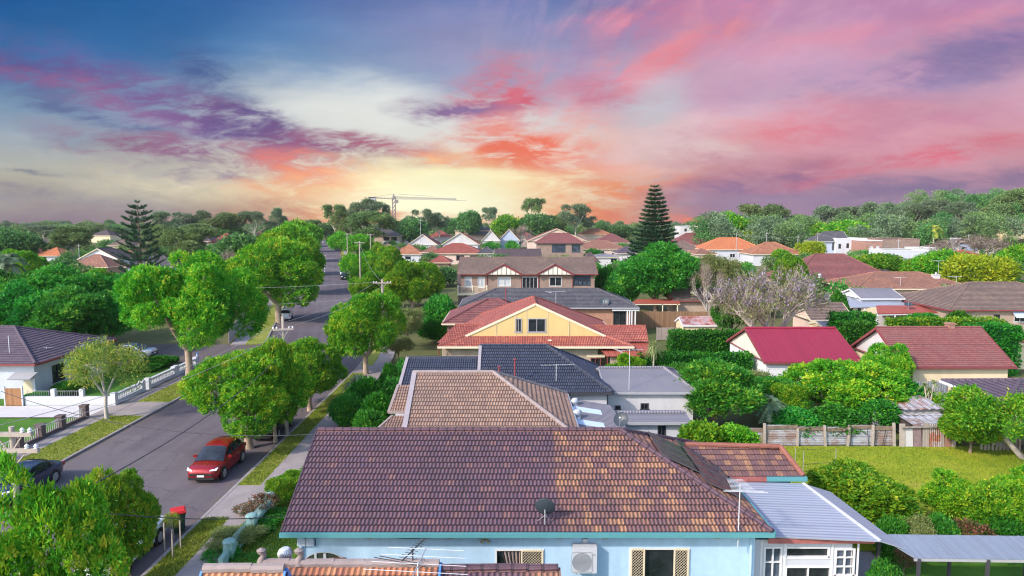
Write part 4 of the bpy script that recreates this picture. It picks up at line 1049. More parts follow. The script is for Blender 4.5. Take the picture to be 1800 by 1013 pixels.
def car(name, label, x, y, rz, col, kind='suv', group=None, z=0.0):
    """front towards -Y before rotation"""
    r = empty(name, (x, y, z), rz, label, 'car', group)
    suv = kind == 'suv'; L = 4.35 if suv else 4.5; Hr = 1.60 if suv else 1.44; hw = .90; bl = .98 if suv else .90; wb = 2.61; yf = -L / 2
    wf, wr = yf + .88, yf + .88 + wb; wrad = .345
    # body: loft along the length
    st = [(0., .55, .42, .60, .66), (.05, .70, .30, .66, .76), (.18, .80, .22, .70, .86), (.55, .87, .20, .78, .93), (1.0, .895, .20, .86, bl - .05), (1.35, .90, .20, .90, bl - .01), (1.9, .90, .20, .92, bl), (2.8, .90, .20, .92, bl + .02), (3.5, .90, .20, .92, bl + .05), (L - .5, .885, .24, .92, bl + .06), (L - .2, .84, .30, .90, bl + .05), (L - .05, .76, .38, .84, bl), (L, .66, .46, .76, bl - .1)]
    mb = MB(); rings = []
    for (s, w, zb, zm, zt) in st:
        y_ = yf + s; h = [(0, zb), (w * .82, zb), (w * .97, zb + .10), (w, zb + (zm - zb) * .55), (w * .985, zm), (w * .90, zt - .03), (w * .74, zt + .012), (w * .4, zt + .035), (0, zt + .045)]
        ring = [Vector((a, y_, b)) for a, b in h] + [Vector((-a, y_, b)) for a, b in h[-2:0:-1]]; rings.append(ring)
    n = len(rings[0])
    for a, b in zip(rings[:-1], rings[1:]):
        for i in range(n): mb.face([a[i], b[i], b[(i + 1) % n], a[(i + 1) % n]])
    mb.face(rings[0]); mb.face(rings[-1][::-1])
    # cabin shell
    rear = L - .62 if suv else L - 1.0
    cs = [(1.05, .80, bl - .02, .78), (1.55, .80, bl + .30, .70), (1.95, .80, Hr - .09, .635), (2.25, .80, Hr - .02, .60), (2.75, .80, Hr, .60), (rear - .55, .80, Hr - .03, .595), (rear - .12, .79, Hr - .10, .60), (rear + (.25 if suv else .35), .78, bl + .12, .70), (rear + (.42 if suv else .6), .76, bl, .72)]
    cr = []
    for (s, wb_, zt, wt) in cs:
        y_ = yf + s; zl = bl - .06; k = [(wb_, zl), (wb_ + (wt - wb_) * .5 + .035, (zl + zt) / 2), (wt + .04, zt - .05), (wt - .07, zt + .0), (wt * .5, zt + .025), (0, zt + .032)]
        cr.append([Vector((a, y_, b)) for a, b in k] + [Vector((-a, y_, b)) for a, b in k[-2::-1]])
    m_ = len(cr[0])
    for a, b in zip(cr[:-1], cr[1:]):
        for i in range(m_ - 1): mb.face([a[i], b[i], b[i + 1], a[i + 1]])
    body = mb.build('body', col, r, True, True)
    # glass, proud of the shell
    def gl(nm, pts, off=.012):
        g = MB(); nrm = (pts[1] - pts[0]).cross(pts[2] - pts[0]).normalized(); c = sum(pts, Vector()) / len(pts)
        if nrm.dot(c - Vector((0, 0, bl))) < 0: nrm = -nrm
        g.face([c + (p - c) * .93 + nrm * off for p in pts]); return g
    def cp(i, j): return cr[i][j]
    w = MB()
    for i in (0, 1):
        for j in (2, 3, 4, 5, 6, 7):
            pts = [cp(i, j), cp(i + 1, j), cp(i + 1, j + 1), cp(i, j + 1)]; w.face([p + Vector((0, -.012, .012)) for p in pts])
    w.build('windscreen', CARGLASS, r, True, True)
    w = MB(); k = len(cr) - 3
    for j in (2, 3, 4, 5, 6, 7): w.face([p + Vector((0, .012, .012)) for p in (cp(k, j), cp(k + 1, j), cp(k + 1, j + 1), cp(k, j + 1))])
    w.build('rear_window', CARGLASS, r, True, True)
    def side(s): # interpolate the cabin side at station s: lower/upper glass line
        for a, b in zip(range(len(cs) - 1), range(1, len(cs))):
            if cs[a][0] <= s <= cs[b][0]:
                t = (s - cs[a][0]) / (cs[b][0] - cs[a][0]); return [cr[a][q].lerp(cr[b][q], t) for q in range(3)]
        return cr[-1][:3]
    for sg in (1, -1):
        for s0, s1 in ((1.62, 2.32), (2.38, 3.12), (3.18, rear - .05)):
            g = MB(); A, B = side(s0), side(s1); mir = lambda p: Vector((p.x * sg + .012 * sg, p.y, p.z))
            lo = lambda S: S[0].lerp(S[1], .30); hi = lambda S: S[1].lerp(S[2], .82)
            g.face([mir(p) for p in (lo(A), lo(B), B[1], A[1])]); g.face([mir(p) for p in (A[1], B[1], hi(B), hi(A))]); g.build('side_window', CARGLASS, r, True, True)
        for yw in (wf, wr):
            arch = MB(); arch.lathe([(wrad + .07, 0), (wrad + .07, .02), (0, .021)], n=20); T = Matrix.Translation((sg * .888, yw, wrad)) @ Matrix.Rotation(R(90) * sg, 4, 'Y'); arch.v = [T @ v for v in arch.v]; arch.build('wheel_arch', BLACKP, r, True)
            T = Matrix.Translation((sg * .73, yw, wrad)) @ Matrix.Rotation(R(90) * sg, 4, 'Y')
            t = MB(); t.lathe([(.22, 0), (wrad - .03, 0), (wrad, .04), (wrad, .17), (wrad - .03, .205), (.235, .21)], n=22); t.v = [T @ v for v in t.v]; wh = t.build('wheel', TYRE, r, True)
            q = MB(); q.lathe([(.24, .20), (.22, .19), (.06, .205), (0, .21)], n=22)
            for i in range(5):
                a = i * 1.2566; q.bar((.05 * math.cos(a), .05 * math.sin(a), .21), (.22 * math.cos(a), .22 * math.sin(a), .205), .06, .03)
            q.v = [T @ v for v in q.v]; q.build('rim', RIM, wh, True)
        mm = MB(); mm.box(sg * .98 - .10, sg * .98 + .10, yf + 1.50, yf + 1.62, bl + .02, bl + .15); mm.bar((sg * .82, yf + 1.56, bl + .03), (sg * .9, yf + 1.56, bl + .06), .04); mo = mm.build('mirror', col, r)
        h = MB(); zz = .74; hz = .0
        h.face([Vector((sg * .80, yf + .16, zz - .01)), Vector((sg * .46, yf + .03, zz - .0)), Vector((sg * .48, yf + .07, zz + .055)), Vector((sg * .83, yf + .36, zz + .11))]); h.v = [v + Vector((sg * .012, -.03, .02)) for v in h.v]
        h.build('headlight', LAMPW, r)
        t = MB(); t.box(sg * .70 - .10, sg * .70 + .10, yf + L - .13, yf + L + .02, bl - .24, bl - .04); t.build('tail_light', LAMPR, r)
    g = MB(); g.box(-.62, .62, yf - .02, yf + .06, .50, .62); g.box(-.70, .70, yf - .005, yf + .1, .27, .40); g.build('grille', BLACKP, r)
    p = MB(); p.box(-.19, .19, yf - .035, yf + .02, .44, .54); p.build('number_plate', PLATE, r)
    p = MB(); p.box(-.19, .19, yf + L - .02, yf + L + .02, .60, .71); p.build('number_plate', PLATE, r)
    b = MB(); b.box(-.80, .80, yf + .35, yf + L - .35, .17, .24); b.build('underbody', BLACKP, r)
    return r
# ------------------------------------------------------------------ the setting
def build_ground():
    xs = np.unique(np.concatenate([np.linspace(-1300, -300, 8), np.linspace(-300, 420, 61), np.linspace(420, 1300, 8)]))
    ys = np.unique(np.concatenate([np.linspace(-80, 420, 51), np.linspace(420, 900, 25), np.linspace(900, 1300, 4)]))
    v = [(x, y, hgt(x, y)) for y in ys for x in xs]; n = len(xs)
    f = [(j * n + i, j * n + i + 1, (j + 1) * n + i + 1, (j + 1) * n + i) for j in range(len(ys) - 1) for i in range(n - 1)]
    me = bpy.data.meshes.new('ground'); me.from_pydata(v, [], f); me.materials.append(EARTH)
    me.polygons.foreach_set('use_smooth', [True] * len(f)); tag(link('ground', me), kind='structure')
build_ground()
RC, RHW, BEND = -20.85, 5.85, 0.267
def cline(y):
    if y < 64: return RC, 0.0
    if y < 80:
        t = (y - 64) / 16; return RC - BEND * 16 * t * t * .5, BEND * t
    return RC - BEND * 8 - BEND * (y - 80), BEND
def edge(y, off):
    x, s = cline(y); k = 1 / math.sqrt(1 + s * s); return x + off * k, y + off * s * k
def strip(name, o0, o1, y0, y1, z0, z1, mat, step=4., kind='structure'):
    n = max(2, int((y1 - y0) / step) + 1); ys = [y0 + (y1 - y0) * i / (n - 1) for i in range(n)]; mb = MB()
    for a, b in zip(ys[:-1], ys[1:]):
        p = [edge(a, o0), edge(a, o1), edge(b, o1), edge(b, o0)]
        mb.face([(x, y, z1) for x, y in p], [(o0, a), (o1, a), (o1, b), (o0, b)])
        if z1 - z0 > .02:
            mb.face([(*p[0], z1), (*p[3], z1), (*p[3], z0), (*p[0], z0)]); mb.face([(*p[1], z0), (*p[2], z0), (*p[2], z1), (*p[1], z1)])
    if z1 - z0 > .02:
        for yy in (y0, y1):
            a, b = edge(yy, o0), edge(yy, o1); mb.face([(*a, z0), (*b, z0), (*b, z1), (*a, z1)])
    return tag(mb.build(name, mat), kind=kind)
strip('road', -RHW, RHW, -60, 452, 0, .012, ASPH)
mb = MB(); mb.face([(-150, 67.5, .007), (-26, 67.5, .007), (-26, 77.5, .007), (-150, 77.5, .007)]); tag(mb.build('side_street', ASPH), kind='structure')
# right side: kerb, verge with crossings, footpath
strip('kerb', RHW, RHW + .17, -60, 450, -.05, .13, KERB)
strip('kerb', -RHW - .17, -RHW, -60, 66.5, -.05, .13, KERB); strip('kerb', -RHW - .17, -RHW, 79, 450, -.05, .13, KERB)
cross_r = [(31.6, 35.6), (62.5, 65.5), (96, 100)]; y = -60
for a, b in cross_r + [(450, 451)]:
    strip('grass_verge', RHW + .17, 7.25, y, a, -.05, .125, GRASS_V)
    if a < 440: strip('driveway', RHW + .17, 7.25, a, b, -.05, .118, CONC)
    y = b
strip('footpath', 7.25, 8.8, -60, 450, -.05, .132, CONC)
strip('front_garden', 8.8, 30, 20, 60, -.05, .09, GRASS_D)
cross_l = [(48.6, 52.4)]; y = -60
for a, b in cross_l + [(66.5, 67)]:
    strip('grass_verge', -8.6, -RHW - .17, y, a, -.05, .125, GRASS_V)
    if a < 60: strip('driveway', -8.6, -RHW - .17, a, b, -.05, .118, CONC)
    y = b
strip('footpath', -10.0, -8.6, -60, 66.5, -.05, .132, CONC)
strip('grass_verge', -8.0, -RHW - .17, 79, 450, -.05, .125, GRASS_V); strip('footpath', -9.6, -8.0, 79, 450, -.05, .132, CONC)
mb = MB(); mb.face([(-60, 48.3, .10), (-30.85, 48.3, .10), (-30.85, 51.3, .10), (-60, 51.3, .10)]); tag(mb.build('driveway', CONCL), kind='structure')
mb = MB(); mb.face([(-60, 26, .06), (-30.85, 26, .06), (-30.85, 48.2, .06), (-60, 48.2, .06)]); tag(mb.build('front_lawn', GRASS_D), kind='structure')
mb = MB(); mb.face([(-60, 51.4, .06), (-30.85, 51.4, .06), (-30.85, 66.4, .06), (-60, 66.4, .06)]); tag(mb.build('front_lawn', GRASS_D), kind='structure')
def marks():
    mb = MB()
    for y in np.arange(168, 262, 13.):
        a0, a1, b0, b1 = edge(y, -.10), edge(y, .10), edge(y + 7, -.10), edge(y + 7, .10); mb.face([(*a0, .018), (*a1, .018), (*b1, .018), (*b0, .018)])
    y = 205.; a0, a1, b0, b1 = edge(y, -4.4), edge(y, -.3), edge(y + 1.5, -.3), edge(y + 1.5, -4.4); mb.face([(*a0, .018), (*a1, .018), (*b1, .018), (*b0, .018)])
    for y in (240., 330.):
        a0, a1, b0, b1 = edge(y, -5), edge(y, 5), edge(y + 1.2, 5), edge(y + 1.2, -5); mb.face([(*a0, .018), (*a1, .018), (*b1, .018), (*b0, .018)])
    tag(mb.build('road_marking', LINE), kind='structure')
marks()
mb = MB(); q = [gnd(1372, 812), gnd(1800, 880), gnd(1800, 812), gnd(1640, 797), gnd(1372, 795)]
mb.face([(11.0, 28.5, .03), (33, 28.5, .03), (33, 42.2, .03), (11.0, 42.2, .03)]); tag(mb.build('back_lawn', GRASS_L), kind='structure')

# ------------------------------------------------------------------ the near duplex
n1 = House('duplex_house', 'pale blue rendered duplex with teal gutter under a long two-toned terracotta tile roof', (495, 1358), 936, 3.3, 9.5, pr=757, ends=('gable', 'hip'), roof=T_N1, wall=W_BLUE,
           gutter=P_TEAL, barge=T_N1, fine=2, split=True, course=.31, wins=[('f', 870, 965, 956, 1036, 'single'), ('f', 1106, 963, 1211, 1040, 'single'), ('r', -2.0, 1.0, 1.2, 1.2, 'white'), ('l', 1.5, .9, 1.6, 1.4, 'white')])
def lattice(h, w, a, b, name='security_screen', pitch=.105, mat=P_CREAM):
    """diamond lattice screen part between two pixel columns of window w (top row, bottom row) on the front wall"""
    (x0, y0), (x1, y1) = a, b; Y = h.Yf + h.ov - .045; p, q = h.loc(x0, y0, Y), h.loc(x1, y1, Y); mb = MB(); yy = p.y
    W_, H_ = q.x - p.x, p.z - q.z; z0 = q.z
    for xx in (p.x, q.x): mb.box(xx - .03, xx + .03, yy - .02, yy + .02, z0, p.z)
    for zz in (z0, p.z): mb.box(p.x + .03, q.x - .03, yy - .018, yy + .018, zz - .03, zz + .03)
    k = int((W_ + H_) / pitch)
    for i in range(1, k):
        c = i * pitch
        for flip in (0, 1):
            xa, za = max(0, c - H_), min(c, H_); xb, zb = min(c, W_), max(0, c - W_)
            A, B = (xa, za), (xb, zb)
            if flip: A, B = (W_ - xa, za), (W_ - xb, zb)
            o = -.004 if flip else .004
            mb.bar((p.x + A[0], yy + o, z0 + A[1]), (p.x + B[0], yy + o, z0 + B[1]), .016, .006)
    return mb.build(name, mat, w)
wins1 = [o for o in n1.root.children if o.name.startswith('window')]
lattice(n1, wins1[0], (917, 968), (953, 1034)); lattice(n1, wins1[1], (1110, 966), (1131, 1038)); lattice(n1, wins1[1], (1186, 966), (1208, 1038))
def curtain():
    Y = n1.Yf + n1.ov + .10; p, q = n1.loc(882, 967, Y), n1.loc(914, 1034, Y); mb = MB(); n = 16
    for i in range(n):
        a, b = i / n, (i + 1) / n
        for j in range(6):
            s0, s1 = j / 6, (j + 1) / 6
            def P(t, s): return (p.x + (q.x - p.x) * (t * (1 - .55 * s) + .55 * s), p.y - .02 + .025 * math.sin(t * 30), p.z + (q.z - p.z) * s)
            mb.face([P(a, s0), P(b, s0), P(b, s1), P(a, s1)])
    mb.build('curtain', plain('dusty_pink_curtain', (.30, .22, .21), .9, .2, 4.), wins1[0], True)
curtain()
def arch():
    Y = n1.Yf + n1.ov; a, b, t = n1.loc(530, 1000, Y), n1.loc(611, 1000, Y), n1.loc(570, 971, Y); cx, r = (a.x + b.x) / 2, (b.x - a.x) / 2; zc = t.z - r * .72
    mb = MB(); n = 20; yy = a.y - .012
    ring = [(cx + r * math.cos(math.pi * i / n), zc + r * .72 * math.sin(math.pi * i / n)) for i in range(n + 1)]
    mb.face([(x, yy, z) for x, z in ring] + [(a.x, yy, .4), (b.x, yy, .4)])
    mb.build('arch_shade_panel', plain('painted_porch_shade', (.05, .07, .05), .9, .5, 2.), n1.root)  # flat dark sheet over the wall, porch shade put into its colour
    pb = MB()
    for (x0, x1, m) in ((cx - .35, cx - .27, 0), (cx - .02, cx + .08, 0)): pb.box(x0, x1, yy - .03, yy - .004, .4, zc + r * .68)
    pb.build('porch_post', P_WHITE, n1.root)
    g = MB(); g.box(cx + .2, b.x - .06, yy - .03, yy - .004, .5, zc + .42); g.build('porch_gate', plain('brown_porch_timber', (.20, .11, .08), .8), n1.root)
    tr = MB()
    for i in range(n):
        (x0, z0), (x1, z1) = ring[i], ring[i + 1]; k = .05 / r
        e0 = (cx + (x0 - cx) * (1 + k), zc + (z0 - zc) * (1 + k)); e1 = (cx + (x1 - cx) * (1 + k), zc + (z1 - zc) * (1 + k))
        tr.face([(x0, yy - .02, z0), (x1, yy - .02, z1), (e1[0], yy - .02, e1[1]), (e0[0], yy - .02, e0[1])]); tr.face([(x0, yy - .02, z0), (x0, yy, z0), (x1, yy, z1), (x1, yy - .02, z1)])
    tr.build('arch_trim', W_WHITE, n1.root)
arch()
vb = MB()
for px in (650, 790, 847, 985, 1063, 1262):
    p = n1.loc(px, 945, n1.Yf + n1.ov); vb.box(p.x - .11, p.x + .11, p.y - .015, p.y + .005, p.z - .06, p.z + .06)
vb.build('wall_vent', plain('vent_terracotta', (.45, .42, .42), .8, .2, 6.), n1.root)
for x_, l_ in ((-n1.w2 + .12, None), (n1.w2 - .15, None)): MB().tube([(x_, -n1.d2 - .06, n1.ze - .1), (x_, -n1.d2 - .06, 0)], .045, 8).build('downpipe', W_BLUE, n1.root, True)
def cable_():
    a, b, c_ = n1.loc(812, 948, n1.Yf + n1.ov), n1.loc(640, 939, n1.Yf + n1.ov), n1.loc(1020, 941, n1.Yf + n1.ov); m = MB(); y = a.y - .03; pts = [(b.x + (a.x - b.x) * t, y, b.z - .10 * math.sin(math.pi * t) * 1.6) for t in [i / 10 for i in range(11)]]; m.tube(pts, .012, 5); m.tube([(a.x, y, b.z), (c_.x, y, c_.z - .05)], .010, 5); m.build('wall_cable', P_DARK, n1.root)
cable_()
# rear wing, gutter and verandah of the duplex
def n1_rear():
    L = lambda px, py, z: n1.root.matrix_basis.inverted() @ gnd(px, py, z)
    mb = MB(); A, B, C, D = L(1262, 838, 3.3), L(1413, 838, 3.3), L(1372, 786, 4.1), L(1205, 782, 4.1)
    tile_plane(mb, A, B, C, D, .31, .0375, .032, .014, uoff=40); bk = Vector((0, 4.2, 0))
    tile_plane(mb, B, B + bk, C + Vector((0, .3, 0)), C, .31, uoff=60); mb.face([D, C, B + bk, A + bk])
    o = mb.build('rear_wing_roof', T_N1, n1.root, True)
    c = MB()
    for a, b in ((D, C), (C, B)):
        for i in range(9): c.tube([a.lerp(b, i / 9) + Vector((0, 0, .02)), a.lerp(b, (i + 1) / 9) + Vector((0, 0, .035))], [.12, .108], 8)
    c.build('ridge_cap', plain('rust_red_caps', (.26, .10, .075), .7, .25, 3.), o, True)
    g = MB(); g.box(A.x, L(1346, 838, 3.3).x, A.y - .14, A.y - .02, 3.13, 3.31); g.build('rear_fascia', P_REDTRIM, n1.root)
    g = MB(); g.box(L(1346, 838, 3.3).x + .003, B.x + .1, A.y - .14, A.y - .02, 3.13, 3.31); g.box(B.x + .012, B.x + .12, B.y, B.y + 4, 3.13, 3.31); g.build('rear_gutter', P_TEAL, n1.root)
    w = MB(); w.box(A.x, B.x - .4, A.y + .4, A.y + 4, 0, 3.2); w.build('rear_wing_wall', W_BLUE, n1.root)
    q = [L(1362, 943, 2.75), L(1547, 951, 2.75), L(1412, 850, 3.12), L(1283, 847, 3.12)]
    q[0].x = n1.W / 2 + .16; q[3].x = n1.W / 2 + .16
    s = MB(); slab(s, [q[0], q[1], q[2], q[3]], .05); f = Vector((1.25, .1, -.42)); s2 = [q[1] + Vector((.01, 0, 0)), q[1] + f * .8, q[2] + f, q[2] + Vector((.01, 0, 0))]; slab(s, s2, .04)
    o = s.build('verandah_roof', C_LIGHT, n1.root)
    e = MB(); e.bar(q[1] + Vector((0, 0, .02)), q[2] + Vector((0, 0, .02)), .10, .05); e.build('ridge_cap', STEELW, o)
    g = MB(); g.box(q[0].x + .02, q[1].x, q[0].y - .03, q[0].y + .02, 2.48, 2.68); g.build('verandah_fascia', P_REDTRIM, n1.root)
    # sunroom front
    x0, x1 = n1.w2 + .01, L(1513, 962, 2.5).x; yw = q[0].y + .25; z1 = 2.5; Yw = yw + n1.c.y
    fr = (Vector((0, yw, 0)), Vector((1, 0, 0)), Vector((0, -1, 0)))
    def R4(a, b, st): p, r = n1.loc(*a, Yw), n1.loc(*b, Yw); return (max(p.x, x0 + .05), r.x, r.z, min(p.z, z1 - .1), st)
    hs = [R4((1343, 961), (1372, 1042), 'grid'), R4((1380, 961), (1458, 980), 'single'), R4((1380, 995), (1458, 1070), 'white'), R4((1468, 964), (1501, 1012), 'grid')]
    m = MB(); wall_holes(m, fr, x0, x1, 0, z1, hs, .12); m.face([(x1, yw, 0), (x1, yw + 4, 0), (x1, yw + 4, z1), (x1, yw, z1)]); m.build('sunroom_wall', W_WHITE, n1.root)
    for h in hs: window(n1.root, fr, *h)
    for h in hs[::3]:
        for xx in (h[0] - .1, h[1] + .1): MB().box(xx - .035, xx + .035, yw - .03, yw - .003, .1, z1 - .02).build('sunroom_trim', P_WHITE, n1.root)
n1_rear()

# things fixed to the duplex
def aircon():
    Y = n1.Yf + n1.ov - .38; a, b = at(1008, 962, Y), at(1049, 1010, Y); w, h = b.x - a.x, a.z - b.z
    r = empty('air_conditioner', ((a.x + b.x) / 2, Y, b.z), 0, 'white split-system air conditioner unit bracketed to the pale blue wall', 'air conditioner')
    mb = MB(); mb.box(-w / 2, w / 2, 0, .32, .04, h); o = mb.build('casing', W_WHITE, r); bm = bmesh.new(); bm.from_mesh(o.data); bmesh.ops.bevel(bm, geom=[e for e in bm.edges], offset=.02, segments=2, affect='EDGES'); bm.to_mesh(o.data); bm.free()
    g = MB(); cx, cz, rr = -w * .13, h * .45, h * .34
    for k in range(1, 7):
        q = [(cx + rr * k / 6 * math.cos(t * math.pi / 14), -.015, cz + rr * k / 6 * math.sin(t * math.pi / 14)) for t in range(29)]; g.tube(q, .006, 4, cap=False)
    for t in range(12): g.bar((cx, -.012, cz), (cx + rr * math.cos(t * math.pi / 6), -.012, cz + rr * math.sin(t * math.pi / 6)), .008)
    for s in (-1, 1): g.box(cx + s * rr * 1.05 - .012, cx + s * rr * 1.05 + .012, -.012, -.002, cz - rr, cz + rr); g.box(cx - rr, cx + rr, -.012, -.002, cz + s * rr * 1.05 - .012, cz + s * rr * 1.05 + .012)
    g.build('fan_grille', P_GREY, r)
    f = MB(); f.lathe([(0, 0), (rr, 0)], n=24); f.v = [Vector((cx + v.x, -.004, cz + v.y)) for v in f.v]; f.build('fan_opening', plain('fan_shadow_grey', (.32, .34, .37), .7), r)
    l = MB(); l.box(w * .27, w * .42, -.006, -.001, h * .68, h * .74); l.build('badge', P_GREY, r)
    k = MB()
    for s in (-1, 1): k.box(s * w * .35 - .02, s * w * .35 + .02, .02, .38, -.03, .04)
    k.box(-.05, .12, .30, .38, h, h + .16); k.build('bracket', METAL, r)
aircon()
dish(958, 893, n1.Yf + .2, 'dark satellite dish standing low on the two-toned roof above the teal gutter', .36, .62, (.12, .9, .30))
tv_antenna(1297, 962, 851, n1.Yf + .05, 'tall tv antenna strapped to the pale blue wall beside the verandah roof', (.10, 1, -.12), 1.6, 10, .85)
def meter(px, label):
    a = at(px, 945, n1.Yf + n1.ov); r = empty('junction_box', (a.x, a.y, a.z - .28), 0, label, 'meter box'); mb = MB(); mb.box(-.17, .17, -.12, 0, 0, .3); mb.build('case', W_BLUE, r); m2 = MB(); m2.box(-.15, .15, -.135, -.121, .02, .27); m2.build('cover', W_GREYB, r)
    c = MB(); c.tube([(.19, -.06, .32), (.19, -.06, -.02), (.1, -.06, -.02)], .012, 5); c.build('cable', P_DARK, r)
meter(532, 'square blue meter box under the gutter at the wall corner'); meter(545.5, 'square meter box beside the dark conduit under the teal gutter')
def flood():
    a = at(853, 947, n1.Yf + n1.ov); r = empty('floodlight', a, 0, 'twin brass security floodlight fixed below the teal gutter', 'wall light'); b = MB(); b.lathe([(.05, 0), (.05, .03)], n=10); b.build('base', METAL, r)
    for s in (-1, 1):
        m = MB(); m.tube([(0, -.05, 0), (s * .07, -.1, -.02), (s * .15, -.16, -.08)], [.02, .03, .06], 10); m.build('lamp_head', plain('brass_lamp', (.45, .33, .18), .4, .2, 6., metal=.5), r, True)
flood()
FRAME = plain('anodised_panel_frame', (.13, .135, .15), .35, .1, 4., metal=.4)
def solars():
    W2, D2 = n1.W / 2, n1.D / 2; slope = (n1.zr - n1.ze) / n1.d; cx = n1.c.x; cy = n1.c.y
    rows = [(1.75, [-2.0, -.98, .04, 1.06, 2.08]), (3.25, [-1.0, .02, 1.04])]; k = 0
    lab = ['solar panel at the front lower corner of the array', 'solar panel second from the front in the lower row', 'solar panel midway along the lower row', 'solar panel fourth from the front in the lower row', 'solar panel at the back end of the lower row',
           'solar panel at the front of the short upper row by the ridge', 'solar panel in the middle of the short upper row', 'solar panel at the back of the short upper row']
    for top, ys in rows:
        for y in ys:
            q = []
            for t, yy in ((top - 1.5, y - .5), (top - 1.5, y + .5), (top, y + .5), (top, y - .5)): q.append(Vector((cx + W2 - t, cy + yy, n1.ze + t * slope + .16)))
            c = sum(q, Vector()) / 4; r = empty('solar_panel', c, 0, lab[k], 'solar panel', 'solar panels on the duplex roof'); q = [p - c for p in q]
            m = MB(); slab(m, [p * .985 + Vector((0, 0, .004)) for p in q], .02); m.build('cells', SOLAR, r); f = MB()
            for i in range(4): f.bar(q[i], q[(i + 1) % 4], .02, .045)
            f.bar(q[0].lerp(q[3], .2) - Vector((0, 0, .02)), q[0].lerp(q[3], .2) - Vector((0, 0, .16)), .04); f.build('frame', FRAME, r); k += 1
solars()

# ------------------------------------------------------------------ foreground roof with orange tiles
f0 = House('terracotta_roof_house', 'orange terracotta roof ridge with blue barge boards at the bottom edge of the picture', (352, 742), 1330, 3.4, 7.2, pr=992, ends=('gable', 'gable'), roof=T_ORW, wall=W_OFF, gutter=P_BLUE, fine=2, ov=.3, cap=P_MORTAR, course=.33)
f0c = House('plum_tile_annexe', 'lower plum tiled ridge running right from the orange foreground ridge', (640, 1000), 1330, 3.3, 7.0, pr=1001, ends=('gable', 'gable'), roof=T_N1, wall=W_OFF, gutter=P_BLUE, barge=T_N1, fine=2, ov=.3, course=.33)
f0b = House('tiled_porch_roof', 'lower orange tiled roof end with short blue barge beside the taller ridge', (318, 470), 1180, 4.6, 2.6, pr=1001, ends=('gable', 'gable'), roof=T_ORW, wall=W_OFF, gutter=P_BLUE, fine=2, ov=.2, cap=P_MORTAR, course=.33)
def finial():
    for px, py in ((441, 975), (526, 985)):
        Y = f0.c.y; p = f0.loc(px, py, Y); x = p.x if px > 500 else -f0.W / 2 + .05; z = f0.zr; mb = MB()
        mb.tube([(x, 0, z), (x, 0, z + .14), (x + .06, 0, z + .24), (x + .0, 0, z + .34)], [.14, .09, .07, .10], 10); mb.lathe([(.10, 0), (.12, .06), (0, .13)], (x, 0, z + .32), 10); mb.build('ridge_finial', P_MORTAR, f0.root, True)
finial()
tv_antenna(726, 1010, 964, f0.c.y - .05, 'dark boom tv antenna rising from the orange foreground ridge', (.35, 1, .0), 1.25, 10, .34, mat=P_DARK)
tv_antenna(735, 1030, 990, f0.c.y - 1.6, 'tv antenna with long white cross rods low over the orange tiles', (.1, 1, 0), 1.5, 5, 2.6)
whirlybird(502, 963, 992, f0.c.y + .55, 'white turbine roof vent poking above the orange ridge at lower centre-left')

# ------------------------------------------------------------------ second house: faded terracotta
n2 = House('faded_tile_house', 'house with sun-faded pink terracotta hip roof directly behind the duplex ridge', (705, 1020), 772, 3.4, 9.0, pr=655, ends=('gable', 'hip'), roof=T_PINK, wall=W_OFF, gutter=P_GREY, cap=P_MORTAR, fine=2, course=.3)
VERGE = plain('grey_pink_verge_mortar', (.31, .275, .30), .85, .15, 3.)
def n2_bits():
    L = lambda px, py, z: n2.root.matrix_basis.inverted() @ gnd(px, py, z)
    mb = MB(); A, B, C, D = L(683, 725, 3.35), L(722, 725, 3.35), L(734, 677, 4.3), L(700, 677, 4.3); tile_plane(mb, A, B, C, D, .3, .0375, .03, .014); o = mb.build('porch_roof', T_PINK, n2.root, True)
    c = MB(); c.bar(A, D, .16, .1); c.bar(A, B, .1, .14); c.build('verge_cap', P_MORTAR, o)
    mb = MB(); A, B, C, D = L(640, 775, 2.8), L(716, 775, 2.8), L(716, 729, 3.3), L(690, 731, 3.3); tile_plane(mb, A, B, C, D, .3, .0375, .03, .014); o = mb.build('porch_roof', T_PINK, n2.root, True)
    c = MB(); c.bar(A, D, .14, .1); c.build('verge_cap', P_MORTAR, o)
    v = MB(); W2, D2 = n2.W / 2, n2.D / 2; v.bar((-W2 + .08, -D2, n2.ze + .05), (-W2 + .08, 0, n2.zr + .05), .26, .08); v.bar((-W2 + .08, D2, n2.ze + .05), (-W2 + .08, 0, n2.zr + .05), .26, .08); v.build('verge_cap', VERGE, n2.roof)
    w = MB(); w.box(A.x + .8, -W2 + .4, -2.2, 3.4, 0, 2.75); w.build('porch_wall', W_OFF, n2.root)
n2_bits()
def skylight_roof():
    q = [gnd(1003, 779, 2.75), gnd(1137, 797, 2.75), gnd(1072, 712, 3.25), gnd(986, 698, 3.25)]
    q[1].z = 2.7; c = sum(q, Vector()) / 4; c.z = 0
    r = empty('metal_roof_extension', c, 0, 'low grey metal roofed extension with two pale blue skylight strips', 'extension'); p = [v - c for v in q]
    m = MB(); slab(m, p, .06); ro = m.build('roof', C_GREYV, r); w = MB(); w.prism([(v.x * .93, v.y * .93) for v in p], -.1, 2.55); w.build('wall', W_WHITE, r)
    u, vv = p[1] - p[0], p[3] - p[0]; nn = u.cross(vv).normalized()
    for t in (.40, .70):
        a = p[0].lerp(p[3], t) + u * .0; b = p[1].lerp(p[2], t); k = MB(); e = (p[3] - p[0]) * .105
        s0, s1 = a.lerp(b, .02), a.lerp(b, .62 if t < .5 else .70); slab(k, [s0 + nn * .03, s1 + nn * .03, s1 + e + nn * .03, s0 + e + nn * .03], .03); k.build('skylight', plain('pale_blue_fibreglass', (.50, .62, .80), .35, .1, 3.), ro)
skylight_roof()
